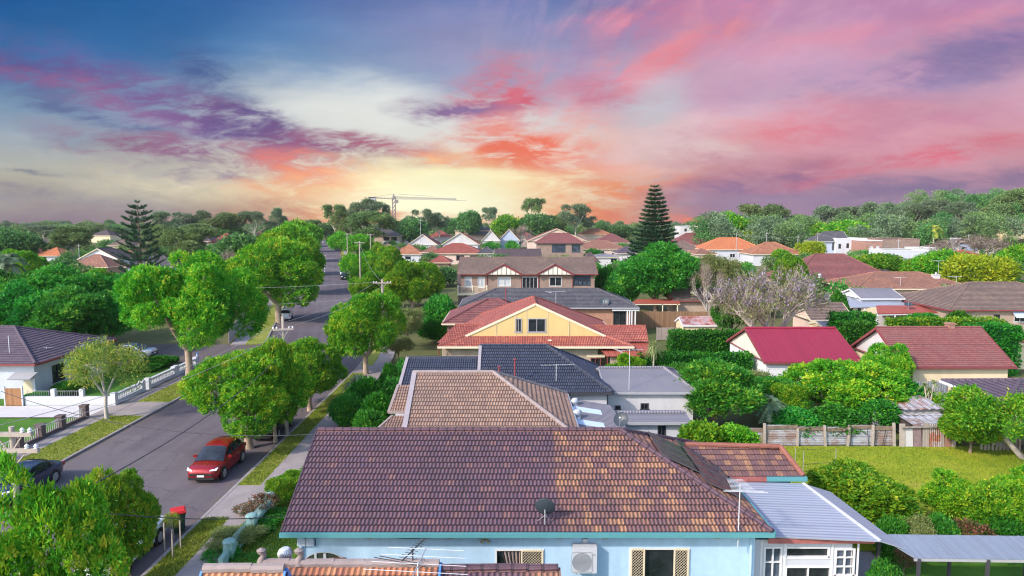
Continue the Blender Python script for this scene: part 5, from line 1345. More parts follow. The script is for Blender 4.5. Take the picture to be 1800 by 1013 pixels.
whirlybird(1011, 700, 716, 40.6, 'galvanised turbine vent on the far skylight strip'); whirlybird(1015, 720, 738, 38.3, 'galvanised turbine vent on the near skylight strip')
dish(1092, 738, 36.2, 'dark satellite dish on a bent pole over the grey metal extension', .40, 1.25, (-.35, -.8, .55))
def annex():
    h = House('white_annex', 'small white annex with a dark screen door and sloping grey roof', (1092, 1214), 742, 2.75, 2.3, zr=2.95, ends=('gable', 'gable'), roof=C_GREYV, wall=W_WHITE, gutter=P_GREY, course=9, wins=[('f', 1156, 747, 1170, 778, 'dark')], ov=.25, cat='annex')
annex()
# ------------------------------------------------------------------ third house: navy tiles and its long white annexe
n3 = House('navy_tile_house', 'house with dark navy tile roof between the faded roof and the yellow gable', (838, 1076), 690, 3.4, 8.0, pr=608, ends=('gable', 'hip'), roof=T_NAVY, wall=W_WHITE, gutter=P_DARK, fine=2, course=.31)
def n3_bits():
    L = lambda px, py, z: n3.root.matrix_basis.inverted() @ gnd(px, py, z)
    A, B, C, D = L(697, 694, 3.4), L(838, 694, 3.4), L(846, 629, 4.95), L(715, 629, 4.95); mb = MB(); tile_plane(mb, A, B, C, D, .31, .0375, .03, .014); bk = Vector((0, 3.6, -1.5)); tile_plane(mb, C + bk, D + bk, D, C, .31)
    o = mb.build('front_roof', T_NAVY, n3.root, True); v = MB(); v.bar(A + Vector((.05, 0, .05)), D + Vector((.05, 0, .05)), .2, .08); v.build('verge_cap', VERGE, o)
    v = MB(); W2 = n3.W / 2; v.bar((-W2 + .06, -n3.D / 2, n3.ze + .05), (-W2 + .06, 0, n3.zr + .05), .2, .08); v.build('verge_cap', VERGE, n3.roof)
    w = MB(); w.box(A.x + .5, B.x, A.y + .5, A.y + 6.5, 0, 3.35); w.build('front_wall', W_WHITE, n3.root)
    c = MB(); a, b = L(846, 629, 4.95), L(715, 629, 4.95); c.tube([a, b], .11, 7); c.build('ridge_cap', T_NAVY, o, True)
n3_bits()
n3b = House('white_annexe', 'long white rendered annexe with low grey roof and small hooded windows', (1064, 1226), 689, 3.15, 6.6, pr=647, ends=('gable', 'hip'), roof=C_GREYV, wall=W_OFF, gutter=P_GREY, course=9, ov=.2, cat='annexe', hipk=.45,
            wins=[('f', 1126, 709, 1140, 720, 'dark'), ('f', 1081, 713, 1091, 720, 'dark')])
def n3wall():
    # white side wall running under the navy hip
    Y = n3.Yf + .5; a, b = at(984, 690, Y), at(1066, 690, Y); mb = MB(); mb.box(a.x - n3.c.x, b.x - n3.c.x, -n3.D / 2 + .30, -n3.D / 2 + .44, 0, 3.2); mb.build('side_wall', W_OFF, n3.root)
n3wall()
def pipe(px, pt, pb, Y, label, col=P_MAROON, r=.06):
    t, b = at(px, pt, Y), at(px, pb, Y); e = empty('vent_pipe', (b.x, b.y, b.z), 0, label, 'vent pipe'); h = t.z - b.z; MB().tube([(0, 0, -.3), (0, 0, h)], r, 8).build('pipe', col, e, True); m = MB(); m.lathe([(r * 1.1, h - .02), (r * 2.0, h + .01), (r * 2, h + .05), (0, h + .12)], n=10); m.build('cowl', col, e, True)
pipe(905, 633, 668, 43.2, 'tall maroon vent pipe against the navy tile roof'); pipe(877.5, 646, 660, 42.6, 'short maroon vent pipe at the top of the faded hip roof')
tv_antenna(977.5, 692, 640, 43.6, 'flat tv antenna on a pale mast in front of the navy roof', (1, .12, 0), 2.2, 9, .42, extra=False)
tv_antenna(1105, 720, 614, 44.0, 'tall thin tv antenna mast beside the white annexe', (1, .25, 0), 1.7, 6, .5)
def lampy():
    p = at(1063, 708, 43.6); r = empty('wall_lamp', p, 0, 'yellow shaded lamp on a bent stalk beside the white annexe wall', 'lamp'); MB().tube([(0, 0, 0), (0, 0, .5), (.05, -.1, .8)], .03, 6).build('stalk', P_DARK, r); m = MB(); m.lathe([(.05, .1), (.16, -.02), (.14, -.03)], (.05, -.1, .78), 10); m.build('lamp_shade', plain('yellow_enamel', (.65, .55, .15), .5), r, True)
lampy()

# ------------------------------------------------------------------ red roofs with the yellow gable
n4 = House('yellow_gable_house', 'red tiled house with large yellow clad gable and two upper windows', (790, 1092), 603, 3.35, 13., pr=534, axis='y', ends=('gable', 'hip'), roof=T_RED, wall=B_TAN, gmat=W_YELLOW, gutter=P_CREAM, fine=1, wall_ov=(.4, .02), wins=[])
def n4_bits():
    W2, D2, ze = n4.W / 2, n4.D / 2, n4.ze; sl = (n4.zr - ze) / n4.d; k = .62; q = k / sl; o = 1.5
    A, B, C, D = Vector((-W2 - .9, -D2 - o, ze - .05)), Vector((W2 + .9, -D2 - o, ze - .05)), Vector((W2 - q, -D2 + .02, ze + k)), Vector((-W2 + q, -D2 + .02, ze + k)); mb = MB(); tile_plane(mb, A, B, C, D, .34, .0375, .03, .012)
    mb.face([A, D, (-W2 + q, -D2 + 4, ze + k), (-W2 - .9, -D2 + 4, ze - .05)]); mb.face([B, (W2 + .9, -D2 + 4, ze - .05), (W2 - q, -D2 + 4, ze + k), C])
    r = mb.build('skirt_roof', T_RED, n4.root, True); c = MB(); c.tube([A, D], .12, 7); c.tube([B, C], .12, 7); c.build('hip_cap', T_RED, r, True)
    g = MB(); g.box(A.x, B.x, A.y - .13, A.y - .01, ze - .2, ze - .03); g.build('skirt_gutter', P_CREAM, n4.root)
    Yg = n4.Yf - .02
    for a, b, st in (((905, 560), (917, 584), 'white'), ((928, 560), (959, 584), 'white')):
        p, s = n4.loc(*a, Yg), n4.loc(*b, Yg); fr = (Vector((0, p.y, 0)), Vector((1, 0, 0)), Vector((0, -1, 0))); window(n4.root, fr, p.x, s.x, s.z, p.z, 'grey', depth=.03)
    bd = MB()
    for px in (872, 907, 925, 962, 1000):
        p = n4.loc(px, 598, Yg); zt = n4.zr - abs(p.x) * sl - .2; bd.box(p.x - .02, p.x + .02, p.y - .012, p.y + .004, ze + .6, zt)
    bd.build('gable_batten', P_CREAM, n4.root)
    # brick front under the skirt, with openings
    Yw = n4.Yf - .9; yw = -D2 - .9; fr = (Vector((0, yw, 0)), Vector((1, 0, 0)), Vector((0, -1, 0)))
    def h4(a, b, st): p, s = n4.loc(*a, Yw), n4.loc(*b, Yw); return (p.x, s.x, s.z, p.z, st)
    hs = [h4((1038, 629), (1056, 652), 'maroon')]; m = MB(); wall_holes(m, fr, -W2 + .2, W2 - 2.2, 0, ze - .2, hs); m.build('front_wall', B_TAN, n4.root); window(n4.root, fr, *hs[0])
    l = MB(); l.box(hs[0][0] - .35, hs[0][1] + .35, yw - .02, yw + .004, hs[0][3] + .03, hs[0][3] + .28); l.build('window_lintel', P_CREAM, n4.root)
    Lc = lambda px, py, z: n4.root.matrix_basis.inverted() @ gnd(px, py, z)
    def wing(nm, a, b, c_, d_, mat=T_RED, fine=True, wallz=None):
        A, B, C, D = Lc(*a), Lc(*b), Lc(*c_), Lc(*d_); m = MB()
        if fine:
            tile_plane(m, A, B, C, D, .34, .0375, .03, .012); bk = Vector((0, (C.y - A.y), A.z - C.z)); tile_plane(m, C + bk, D + bk, D, C, .34)
        else: slab(m, [A, B, C, D], .05)
        o = m.build(nm, mat, n4.root, fine); cc = MB(); cc.tube([D, C], .11, 6); cc.build('ridge_cap', mat, o, True)
        w = MB(); w.box(A.x + .4, B.x - .3, A.y + .4, A.y + .55, 0, A.z - .05); w.build('wing_wall', B_TAN, n4.root); return o
    wing('wing_roof', (768, 603, 3.5), (872, 603, 3.5), (882, 571, 4.6), (800, 571, 4.6)); wing('wing_roof', (1020, 601, 3.4), (1141, 601, 3.4), (1135, 573, 4.5), (1000, 573, 4.5))
    o = wing('verandah_roof', (1066, 626, 2.7), (1141, 626, 2.7), (1140, 604, 3.2), (1046, 604, 3.2), C_BRICK, False)
    A, B = Lc(1083, 605, 3.24), Lc(1104, 609, 3.2); k = MB(); slab(k, [Lc(1092, 609, 3.2), Lc(1106, 609, 3.2), Lc(1098, 600, 3.36), Lc(1083, 600, 3.36)], .03); k.build('skylight', plain('white_skylight_sheet', (.75, .78, .82), .3, .05), o)
    d = MB(); p = n4.loc(967, 601, n4.Yf - .6); d.lathe([(.16, -.3), (.16, .12), (.22, .13), (0, .22)], (p.x, p.y, p.z), 10); d.build('flue', P_CREAM, n4.root)
    dp = MB()
    for px in (1068, 771): p = n4.loc(px, 620, Yw - .05); dp.tube([(p.x, yw - .08, ze - .2), (p.x, yw - .08, 0)], .05, 6)
    dp.build('downpipe', P_MAROON, n4.root)
n4_bits()
n4b = House('maroon_hip_house', 'maroon tiled hip roof rising just behind the yellow gable house', (778, 952), 569, 3.7, 9., pr=526, ends=('hip', 'hip'), roof=T_MAROON, wall=B_RED, gutter=P_CREAM, fine=1)
pipe(889, 510, 530, n4b.c.y + .4, 'maroon vent pipe on the maroon hip roof', r=.07)
# ------------------------------------------------------------------ charcoal hip roof, orange brick
n5 = House('charcoal_roof_house', 'orange brick house under a wide charcoal hip roof with a white posted verandah', (806, 1123), 541, 3.6, 9., pr=508, roof=T_GREY, wall=B_ORANGE, gutter=P_GREY, fine=1, wins=[('f', 1078, 546, 1100, 572, 'dark'), ('r', -1, .9, 2., 1.4, 'white')])
def n5_bits():
    Y = n5.Yf + .05; m = MB()
    for px in (1103, 1107, 1111, 1117): p = n5.loc(px, 545, Y); m.box(p.x - .07, p.x + .07, p.y, p.y + .14, 0, n5.ze - .16)
    m.build('verandah_post', P_WHITE, n5.root)
    b = MB(); p, q = n5.loc(1076, 543, Y), n5.loc(1124, 543, Y); b.box(p.x, q.x, p.y - .02, p.y + .02, n5.ze - .42, n5.ze - .17); b.build('verandah_beam', P_WHITE, n5.root)
n5_bits()
dish(1062, 532, n5.Yf + .9, 'dark satellite dish on the front edge of the charcoal hip roof', .62, 1.1, (-.3, -.9, .45))
tv_antenna(977, 546, 512, n5.Yf + .2, 'white tv antenna with two crossed booms before the charcoal roof', (.9, .4, 0), 2.2, 9, .9)
# ------------------------------------------------------------------ two-storey brick house
n6 = House('two_storey_brick_house', 'two-storey brown brick house with long lichened roof and two boarded gablets', (804, 1051), 482, 5.9, 10., pr=453, ends=('gable', 'gable'), roof=T_BROWN, wall=B_BROWN, gutter=P_MAROON, fine=1,
           wins=[('f', 817, 487, 829, 506, 'curtain'), ('f', 840, 487, 852, 506, 'curtain'), ('f', 875, 487, 898, 503, 'curtain'), ('f', 918, 487, 945, 507, 'wide'), ('f', 966, 487, 987, 503, 'white'), ('f', 1008, 484, 1038, 502, 'big')])
def n6_bits():
    D2, ze = n6.D / 2, n6.ze; sl = (n6.zr - ze) / n6.d
    for px in (886, 976):
        a, l, r = n6.loc(px, 466, n6.Yf - .3), n6.loc(px - 33, 483, n6.Yf - .3), n6.loc(px + 33, 483, n6.Yf - .3); y0 = a.y; back = lambda z: -D2 + (z - ze) / sl
        m = MB(); m.face([(l.x, y0, l.z), (r.x, y0, r.z), (a.x, y0, a.z)]); m.build('gablet', W_VBOARD, n6.root)
        t = MB()
        for e in (l, r):
            t.bar((e.x, y0 - .04, e.z - .05), (a.x, y0 - .04, a.z + .02), .12, .3)
        t.build('barge_board', P_MAROON, n6.root)
        bt = MB()
        for k in (-.6, -.36, -.12, .12, .36, .6): x = a.x + (r.x - a.x) * k; bt.box(x - .035, x + .035, y0 - .03, y0 - .004, l.z, a.z - (a.z - l.z) * abs(k) - .1)
        bt.build('gablet_batten', P_DARK, n6.root)
        g = MB()
        g.face([(l.x - .2, y0 - .2, l.z - .03), (a.x, y0 - .2, a.z + .12), (a.x, back(a.z), a.z + .12), (l.x - .2, -D2 - .02, l.z)]); g.face([(r.x + .2, y0 - .2, r.z - .03), (r.x + .2, -D2 - .02, r.z), (a.x, back(a.z), a.z + .12), (a.x, y0 - .2, a.z + .12)]); g.build('gablet_roof', T_BROWN, n6.root)
    p, q = n6.loc(804, 516, n6.Yf - .9), n6.loc(857, 516, n6.Yf - .9); m = MB(); m.box(p.x, q.x, p.y, -n6.d2, p.z - .3, p.z); m.build('balcony_floor', P_CREAM, n6.root)
    rl = MB(); zt = n6.loc(830, 503, n6.Yf - .9).z
    for i in range(26): x = p.x + .1 + (q.x - p.x - .2) * i / 25; rl.box(x - .02, x + .02, p.y + .03, p.y + .07, p.z, zt - .09)
    rl.box(p.x + .05, q.x - .05, p.y, p.y + .1, zt - .08, zt)
    for x in (p.x + .1, (p.x + q.x) / 2, q.x - .1): rl.box(x - .08, x + .08, p.y - .01, p.y + .11, p.z, zt + .15)
    rl.build('balustrade', P_CREAM, n6.root)
    po = MB(); po.box(p.x + .1, p.x + 1.0, p.y + .15, p.y + .8, 0, p.z - .31); po.box(p.x, p.x + .5, p.y + .14, p.y + .5, p.z, ze); po.build('brick_pier', B_DARK, n6.root)
    ws = MB()
    for px in (856, 917, 947, 1007): x = n6.loc(px, 495, n6.Yf).x; ws.tube([(x, -n6.d2 - .07, 0), (x, -n6.d2 - .07, ze - .1)], .06, 6)
    ws.build('downpipe', P_MAROON, n6.root)
n6_bits()
# ------------------------------------------------------------------ sheds, houses further off
g1 = House('red_roof_garage', 'white garage with bright red metal roof beyond the clipped hedges', (1344, 1516), 637, 2.6, 10., pr=577, ends=('gable', 'gable'), roof=C_RED, wall=W_BOARD, gmat=W_VBOARD, gutter=P_MAROON, course=9, ov=.25, cat='garage')
g2 = House('yellow_shed', 'yellow rendered shed with faded red roof and small brick chimney', (1588, 1786), 645, 2.8, 8.6, pr=576, ends=('gable', 'gable'), roof=C_REDW, wall=W_CREAM, gmat=W_OFF, gutter=P_MAROON, course=.25, ov=.35, cat='shed')
g2.chimney(1670, 570, 580, g2.c.y + .1, .55, B_RED, False)
def g2b():
    p = g2.loc(1607, 660, g2.Yf); m = MB(); m.tube([(p.x, -g2.d2 - .08, 0), (p.x, -g2.d2 - .08, 2.6)], .06, 6); m.build('downpipe', P_MAROON, g2.root)
g2b()
FH = []
def fh(name, label, px, py, ze, D, pr, roof, wall, wins=(), **k):
    h = House(name, label, px, py, ze, D, pr=pr, roof=roof, wall=wall, wins=wins, auto=(k.get('cat') is None and py < 500), **k); FH.append(h); return h
a1 = fh('brown_roof_house', 'long brick house under a broad brown tiled hip roof at the right edge', (1668, 1960), 545, 3.2, 14, 497, T_BROWN, B_TAN, [('f', 1747, 553, 1757, 566, 'dark'), ('f', 1783, 550, 1803, 566, 'white')], gutter=P_MAROON, fine=1)
def awn():
    p = a1.loc(1783, 551, a1.Yf); q = a1.loc(1806, 551, a1.Yf); y = -a1.d2; m = MB(); slab(m, [Vector((p.x, y - .9, p.z - .5)), Vector((q.x, y - .9, p.z - .5)), Vector((q.x, y - .01, p.z + .2)), Vector((p.x, y - .01, p.z + .2))], .04); m.build('awning', plain('blue_white_awning', (.45, .55, .70), .6), a1.root)
awn()
a2 = fh('terracotta_hip_house', 'low house with long terracotta hip roof and a rendered chimney', (1505, 1722), 508, 3.4, 12, 479, T_TERRA, W_PINK, [('f', 1612, 514, 1630, 522, 'white')], fine=1)
a2.chimney(1645, 484, 494, a2.c.y - 2, .9, W_OFF)
tv_antenna(1582, 510, 487, a2.Yf + 1, 'thin tv antenna before the terracotta hip roof', (1, .3, 0), 1.6, 6, .9); tv_antenna(1649, 482, 458, a2.c.y, 'tv antenna pole beside the rendered chimney of the terracotta roof', (1, .2, 0), 1.8, 6, .9); tv_antenna(1680, 508, 486, a1.c.y + 2, 'tv antenna where the terracotta and brown roofs meet', (1, .2, 0), 1.6, 6, .9)
a3 = fh('grey_gable_house', 'white house with small slate grey gable roof and pale verandah', (1513, 1590), 525, 3.5, 6.5, 508, C_GREYV, W_WHITE, ends=('gable', 'gable'), gmat=W_BOARD, course=9, ov=.25, gutter=P_WHITE)
def a3b():
    q = [gnd(1497, 541, 2.6), gnd(1606, 537, 2.6), gnd(1588, 525, 3.35), gnd(1478, 522, 3.35)]; a3.plane('verandah_roof', C_LIGHT, q, .06)
    Y = q[0].y + .7; a, b = at(1486, 540, Y), at(1600, 540, Y); a3.block('verandah_wall', W_CREAM, a.x, b.x, Y, Y + .2, 0, 2.55)
    for x0, x1 in ((1494, 1499), (1508, 1513), (1549, 1556), (1560, 1567)):
        p, s = at(x0, 542, Y - .03), at(x1, 548, Y - .03); a3.block('window', GLASS, p.x, s.x, Y - .04, Y - .003, s.z, p.z)
    for px in (1488, 1520, 1548, 1578, 1602): p = at(px, 540, q[0].y + .1); a3.block('verandah_post', P_WHITE, p.x - .06, p.x + .06, p.y, p.y + .12, 0, 2.5)
a3b()
def porch(name, label, q, th, mat, posts, wall=None, cat='verandah', trim=P_WHITE):
    c = sum(q, Vector()) / 4; c.z = 0; r = empty(name, c, 0, label, cat); p = [v - c for v in q]; m = MB(); slab(m, p, th); m.build('roof', mat, r)
    for t in posts:
        a = p[0].lerp(p[1], t) + Vector((0, .12, 0)); k = MB(); k.box(a.x - .06, a.x + .06, a.y - .06, a.y + .06, 0, a.z - th); k.build('post', trim, r)
    b = MB(); b.bar(p[0] - Vector((0, -.1, th + .09)), p[1] - Vector((0, -.1, th + .09)), .08, .16); b.build('beam', trim, r)
    if wall:
        y = (p[2].y + p[3].y) / 2 - .3; k = MB(); k.box(p[3].x, p[2].x, y, y + .15, 0, p[3].z - .1); k.build('wall', wall, r)
    return r
porch('red_roof_verandah', 'flat red roofed verandah with pale posts in front of the brown hip roof', [gnd(1543, 551, 2.5), gnd(1668, 549, 2.5), gnd(1655, 537, 2.95), gnd(1540, 537, 2.95)], .12, C_BRICK, (0., .25, .5, .75, 1.), W_OFF)
dish(1597, 536, 87.5, 'dark satellite dish on the flat red verandah roof', .5, .8)
a5 = fh('brown_roof_garage', 'garage with brown tiled roof half hidden behind the mauve tree', (1425, 1503), 563, 2.6, 6.5, 533, T_BROWN, W_PINK, ends=('gable', 'gable'), cat='garage')
a6 = fh('plum_roof_house', 'large house with plum and maroon hip roof left of the terracotta hips', (1392, 1585), 495, 3.4, 14, 447, T_MAROON, W_PINK, gutter=P_DARK, fine=1)
def a6b():
    L = lambda px, py, z: a6.root.matrix_basis.inverted() @ gnd(px, py, z); m = MB(); tile_plane(m, L(1418, 497, 3.3), L(1592, 497, 3.3), L(1560, 474, 4.4), L(1440, 474, 4.4), .34); bk = Vector((0, 3, -1.6)); A = L(1440, 474, 4.4); B = L(1560, 474, 4.4); m.face([B, B + bk, A + bk, A]); m.build('front_roof', T_DKBROWN, a6.root)
a6b()
whirlybird(1441, 481, 489, 119, 'white turbine vent on the dark front of the plum roof')
fh('orange_roof_house', 'wide white house with vivid orange tiled hip roof', (1237, 1346), 439, 4.2, 14, 418, T_ORANGE, W_WHITE, [('f', 1283, 446, 1292, 453, 'white'), ('f', 1299, 446, 1306, 453, 'white'), ('f', 1310, 446, 1322, 453, 'white'), ('f', 1330, 446, 1336, 453, 'white')])
fh('orange_roof_house', 'second orange roofed house, partly behind the vivid orange hip roof', (1322, 1414), 447, 3.6, 13, 426, T_ORW, W_WHITE)
fh('grey_gabled_house', 'tall grey two-storey house with dark pitched roof and white gable trim', (1435, 1494), 425, 6.2, 10, 407, T_GREY, W_GREYB, [('f', 1463, 426, 1472, 440, 'big'), ('f', 1441, 430, 1446, 440, 'dark')], ends=('hip', 'gable'), gutter=P_WHITE)
def flatb(name, label, px, pt, pb, Y, D, wall, wins=(), para=P_WHITE, cat='building', nwin=0):
    a, b = at(px[0], pt, Y), at(px[1], pt, Y); z = a.z; gz = hgt((a.x + b.x) / 2, Y); r = empty(name, ((a.x + b.x) / 2, Y + D / 2, gz), 0, label, cat); w = b.x - a.x; m = MB(); o = r.location
    fr = (Vector((0, -D / 2, 0)), Vector((1, 0, 0)), Vector((0, -1, 0))); hs = []
    for (x0, y0, x1, y1, st) in wins:
        p, q = at(x0, y0, Y), at(x1, y1, Y); hs.append((p.x - o.x, q.x - o.x, q.z - gz, p.z - gz, st))
    wall_holes(m, fr, -w / 2, w / 2, -.3, z - gz, hs)
    for s in (-1, 1): m.face([(s * w / 2, -D / 2, -.3), (s * w / 2, D / 2, -.3), (s * w / 2, D / 2, z - gz), (s * w / 2, -D / 2, z - gz)])
    m.face([(-w / 2, D / 2, -.3), (w / 2, D / 2, -.3), (w / 2, D / 2, z - gz), (-w / 2, D / 2, z - gz)]); m.build('wall', wall, r)
    f = MB(); f.box(-w / 2 + .2, w / 2 - .2, -D / 2 + .2, D / 2 - .2, z - gz - .6, z - gz - .45); f.build('roof', C_GREY, r)
    c = MB(); t = .3
    for bx in ((-w / 2 - .08, w / 2 + .08, -D / 2 - .08, -D / 2 + t), (-w / 2 - .08, w / 2 + .08, D / 2 - t, D / 2 + .08), (-w / 2 - .08, -w / 2 + t, -D / 2 + t, D / 2 - t), (w / 2 - t, w / 2 + .08, -D / 2 + t, D / 2 - t)): c.box(*bx, z - gz, z - gz + .22)
    c.build('parapet', para, r)
    for h in hs: window(r, fr, *h)
    return r
flatb('white_flat_roof_building', 'white flat-roofed building with a row of small dark windows beside the grey gabled house', (1470, 1524), 420, 450, 238, 12, W_WHITE, [(1474, 429, 1478, 437, 'dark'), (1488, 428, 1492, 436, 'dark'), (1498, 430, 1503, 438, 'dark'), (1514, 429, 1519, 438, 'dark')])
flatb('brick_shop_building', 'red brick building with white parapet and two white windows', (1523, 1551), 424, 450, 228, 10, B_RED, [(1529, 433, 1534, 444, 'curtain'), (1540, 433, 1545, 444, 'curtain')])
flatb('brown_brick_hall', 'long brown brick hall behind the low white walls', (1551, 1617), 421, 446, 236, 14, B_BROWN, [(1600, 434, 1606, 443, 'white')], para=B_BROWN)
flatb('white_walled_store', 'low white walled store with stepped parapet behind the green shrubs', (1556, 1632), 441, 462, 196, 9, W_WHITE, [(1575, 448, 1579, 454, 'dark')])
flatb('white_parapet_block', 'small pale block with sawtooth roof at the end of the white walls', (1616, 1650), 437, 455, 214, 8, W_OFF)
flatb('silo_block', 'narrow pale tower above the shrubs at the end of the white walls', (1681, 1689), 420, 450, 214, 3, METAL)
fh('grey_shed_house', 'grey metal roofed house half hidden right of the pale tower', (1697, 1722), 440, 4.2, 9, 430, C_LIGHT, W_WHITE, ends=('gable', 'gable'), course=9)
flatb('apartment_block', 'distant pinkish apartment block on the skyline right of the tall pine', (1216, 1262), 397, 412, 420, 16, W_PINK, [(1220, 400, 1224, 404, 'dark'), (1230, 400, 1234, 404, 'dark'), (1240, 400, 1244, 404, 'dark'), (1250, 400, 1254, 404, 'dark')], P_GREY)
flatb('rooftop_apartment', 'distant white apartment end beside the pine tree', (1196, 1217), 398, 412, 400, 14, W_OFF, [(1203, 402, 1207, 407, 'dark')], P_GREY)
fh('maroon_roof_house', 'broad house with dull maroon roof just right of the tall pine', (1182, 1266), 432, 3.5, 14, 410, T_MAROON, W_PINK)
fh('tan_roof_house', 'low tan roofed house between the tall pine and the orange roofs', (1176, 1238), 441, 3.4, 12, 423, T_BROWN, W_OFF, [('f', 1196, 444, 1206, 452, 'dark'), ('f', 1214, 444, 1222, 452, 'dark')])
n16 = fh('glazed_two_storey_house', 'two-storey brick house with wide dark upper windows behind the long brown roof', (942, 1028), 428, 6.2, 10, 410, T_MAROON, B_BROWN, [('f', 970, 430, 994, 444, 'big'), ('f', 1005, 430, 1020, 444, 'big')], gutter=P_DARK)
fh('gable_roof_house', 'house with a broad gable end standing behind the glazed two-storey house', (926, 1032), 424, 6.0, 16, 402, T_MAROON, W_PINK, axis='y', ends=('gable', 'hip'), gutter=P_CREAM)
fh('dark_roof_house', 'low house with dark brown ridge just above the long lichened roof', (868, 953), 452, 3.4, 9, 438, T_DKBROWN, W_WHITE, ends=('gable', 'gable'))
fh('dark_roof_house', 'dark roofed house with plum tiles at the right end of the long lichened roof', (1024, 1056), 462, 3.8, 8, 443, T_DKBROWN, B_RED)
n18 = fh('red_roof_house', 'broad red hip roofed house with brick garage opening left of the lichened roof', (752, 850), 446, 3.4, 14, 428, T_RED, W_PINK, [('f', 802, 449, 816, 458, 'dark'), ('f', 826, 449, 840, 458, 'dark')])
fh('red_roof_house', 'small red hip roof tucked below the broad red roof', (752, 792), 462, 2.9, 8, 449, T_RED, B_RED)
fh('white_gable_house', 'white house with a street facing gable and maroon roof beside the tall mast', (716, 770), 431, 3.6, 14, 412, T_MAROON, W_OFF, axis='y', ends=('gable', 'hip'), wins=[('f', 732, 433, 744, 439, 'dark')])
fh('white_gable_house', 'white gabled house with red roof slopes above the broad red hip roof', (776, 842), 430, 4.4, 14, 409, T_RED, W_OFF, axis='y', ends=('gable', 'hip'))
fh('red_roof_house', 'small far red roof seen above the white gable by the tall mast', (702, 740), 416, 4.5, 11, 405, T_RED, W_WHITE)
fh('red_roof_house', 'small far red roof to the right of the white street gable', (752, 792), 417, 4.6, 11, 405, T_RED, W_OFF)
n21 = fh('two_storey_corner_house', 'two-storey brick house with grey hip roof and white balcony beside the far street', (640, 703), 415, 6.2, 14, 401, T_GREY, B_TAN, [('f', 674, 417, 684, 423, 'dark'), ('f', 688, 417, 698, 423, 'dark')])
def n21b():
    p, q = n21.loc(672, 424, n21.Yf - .8), n21.loc(702, 430, n21.Yf - .8); m = MB(); m.box(p.x, q.x, p.y, p.y + .1, q.z, p.z); m.box(p.x, q.x, p.y + .1, -n21.d2, q.z - .3, q.z - .05); m.build('balcony', P_WHITE, n21.root)
n21b()
fh('orange_roof_cottage', 'white cottage with orange hip roof behind the lime street tree', (688, 742), 447, 3.1, 10, 430, T_ORW, W_WHITE, [('f', 712, 451, 722, 456, 'dark')])
n23 = fh('pink_two_storey_house', 'pale pink two-storey house with grey hip roof high on the skyline', (799, 863), 405, 6.4, 18, 391, T_GREY, W_PINK, [('f', 808, 407, 816, 412, 'dark'), ('f', 842, 407, 850, 412, 'dark')])
def n23b():
    q = [n23.loc(822, 413, n23.Yf - 3), n23.loc(862, 413, n23.Yf - 3), n23.loc(862, 407, n23.Yf + .2), n23.loc(825, 407, n23.Yf + .2)]; m = MB(); slab(m, q, .1); m.build('verandah_roof', T_GREY, n23.root)
n23b()
fh('white_twin_gable_house', 'pale grey gabled house left of the glazed two-storey house', (876, 914), 423, 4., 14, 403, T_MAROON, W_GREYB, axis='y', ends=('gable', 'hip'))
fh('white_twin_gable_house', 'pale gabled house with plum roof just left of its pale grey neighbour', (846, 880), 424, 4., 12, 405, T_PURPLE, W_OFF, axis='y', ends=('gable', 'hip'))
fh('orange_red_roof_house', 'far orange red hip roof on the skyline left of the tall pine', (1018, 1078), 413, 5.2, 14, 402, T_ORW, B_TAN)
fh('brown_red_roof_house', 'brown red hip roofed house with pale wall left of the dark round tree', (1012, 1104), 438, 3.6, 14, 423, T_TERRA, W_PINK, [('f', 1050, 442, 1062, 448, 'dark'), ('f', 1076, 442, 1088, 448, 'dark')])
fh('maroon_gable_roof_house', 'maroon roofed house immediately left of the pine tree', (1046, 1110), 427, 4.2, 14, 411, T_MAROON, W_PINK)
fh('low_white_building', 'long low pale building with flat eaves left of the dark round tree', (1044, 1092), 452, 3.3, 8, 446, C_GREYV, W_OFF, [('f', 1074, 455, 1084, 461, 'dark')], course=9)
# left side far houses
h30 = fh('dark_gable_house', 'house with white boarded gable and dark brown roof left of the sparse pine', (136, 208), 456, 3.2, 12, 437, T_DKBROWN, W_WHITE, axis='y', ends=('gable', 'hip'), gmat=W_BOARD)
fh('terracotta_hip_cottage', 'low terracotta hip roof in front of the white boarded gable', (113, 190), 470, 3.0, 9, 448, T_TERRA, B_TAN)
fh('slate_roof_house', 'white house with dark slate roof directly below the sparse pine', (218, 306), 469, 3.2, 10, 448, T_GREY, W_WHITE, [('f', 235, 471, 245, 481, 'dark')])
fh('orange_roof_cottage', 'white cottage with bright orange roof at the far left', (60, 106), 450, 3.0, 9, 435, T_ORANGE, W_WHITE, [('f', 73, 452, 81, 458, 'dark')])
fh('red_roof_cottage', 'white walled cottage with dusty red roof between the dark trees left of the avenue', (364, 414), 428, 3.4, 12, 410, T_RED, W_WHITE)
fh('brown_roof_cottage', 'tiny far brown roof with orange end just left of the sparse pine', (158, 194), 414, 4.2, 12, 404, T_DKBROWN, T_ORANGE and W_CREAM)
fh('brown_roof_cottage', 'dull brown roof behind the dark tree at the far left', (48, 100), 430, 3.4, 12, 416, T_DKBROWN, W_PINK)
fh('terracotta_cottage', 'small terracotta roof just left of the street avenue trees', (386, 424), 478, 2.8, 8, 464, T_TERRA, W_WHITE)
fh('grey_roof_cottage', 'grey purple roof behind the round dark trees left of the avenue', (330, 372), 424, 4., 12, 411, T_PURPLE, W_PINK)
fh('red_roof_cottage', 'faded red roof beside the avenue of street trees, nearest the road', (428, 470), 418, 4.6, 12, 407, T_TERRA, W_OFF)
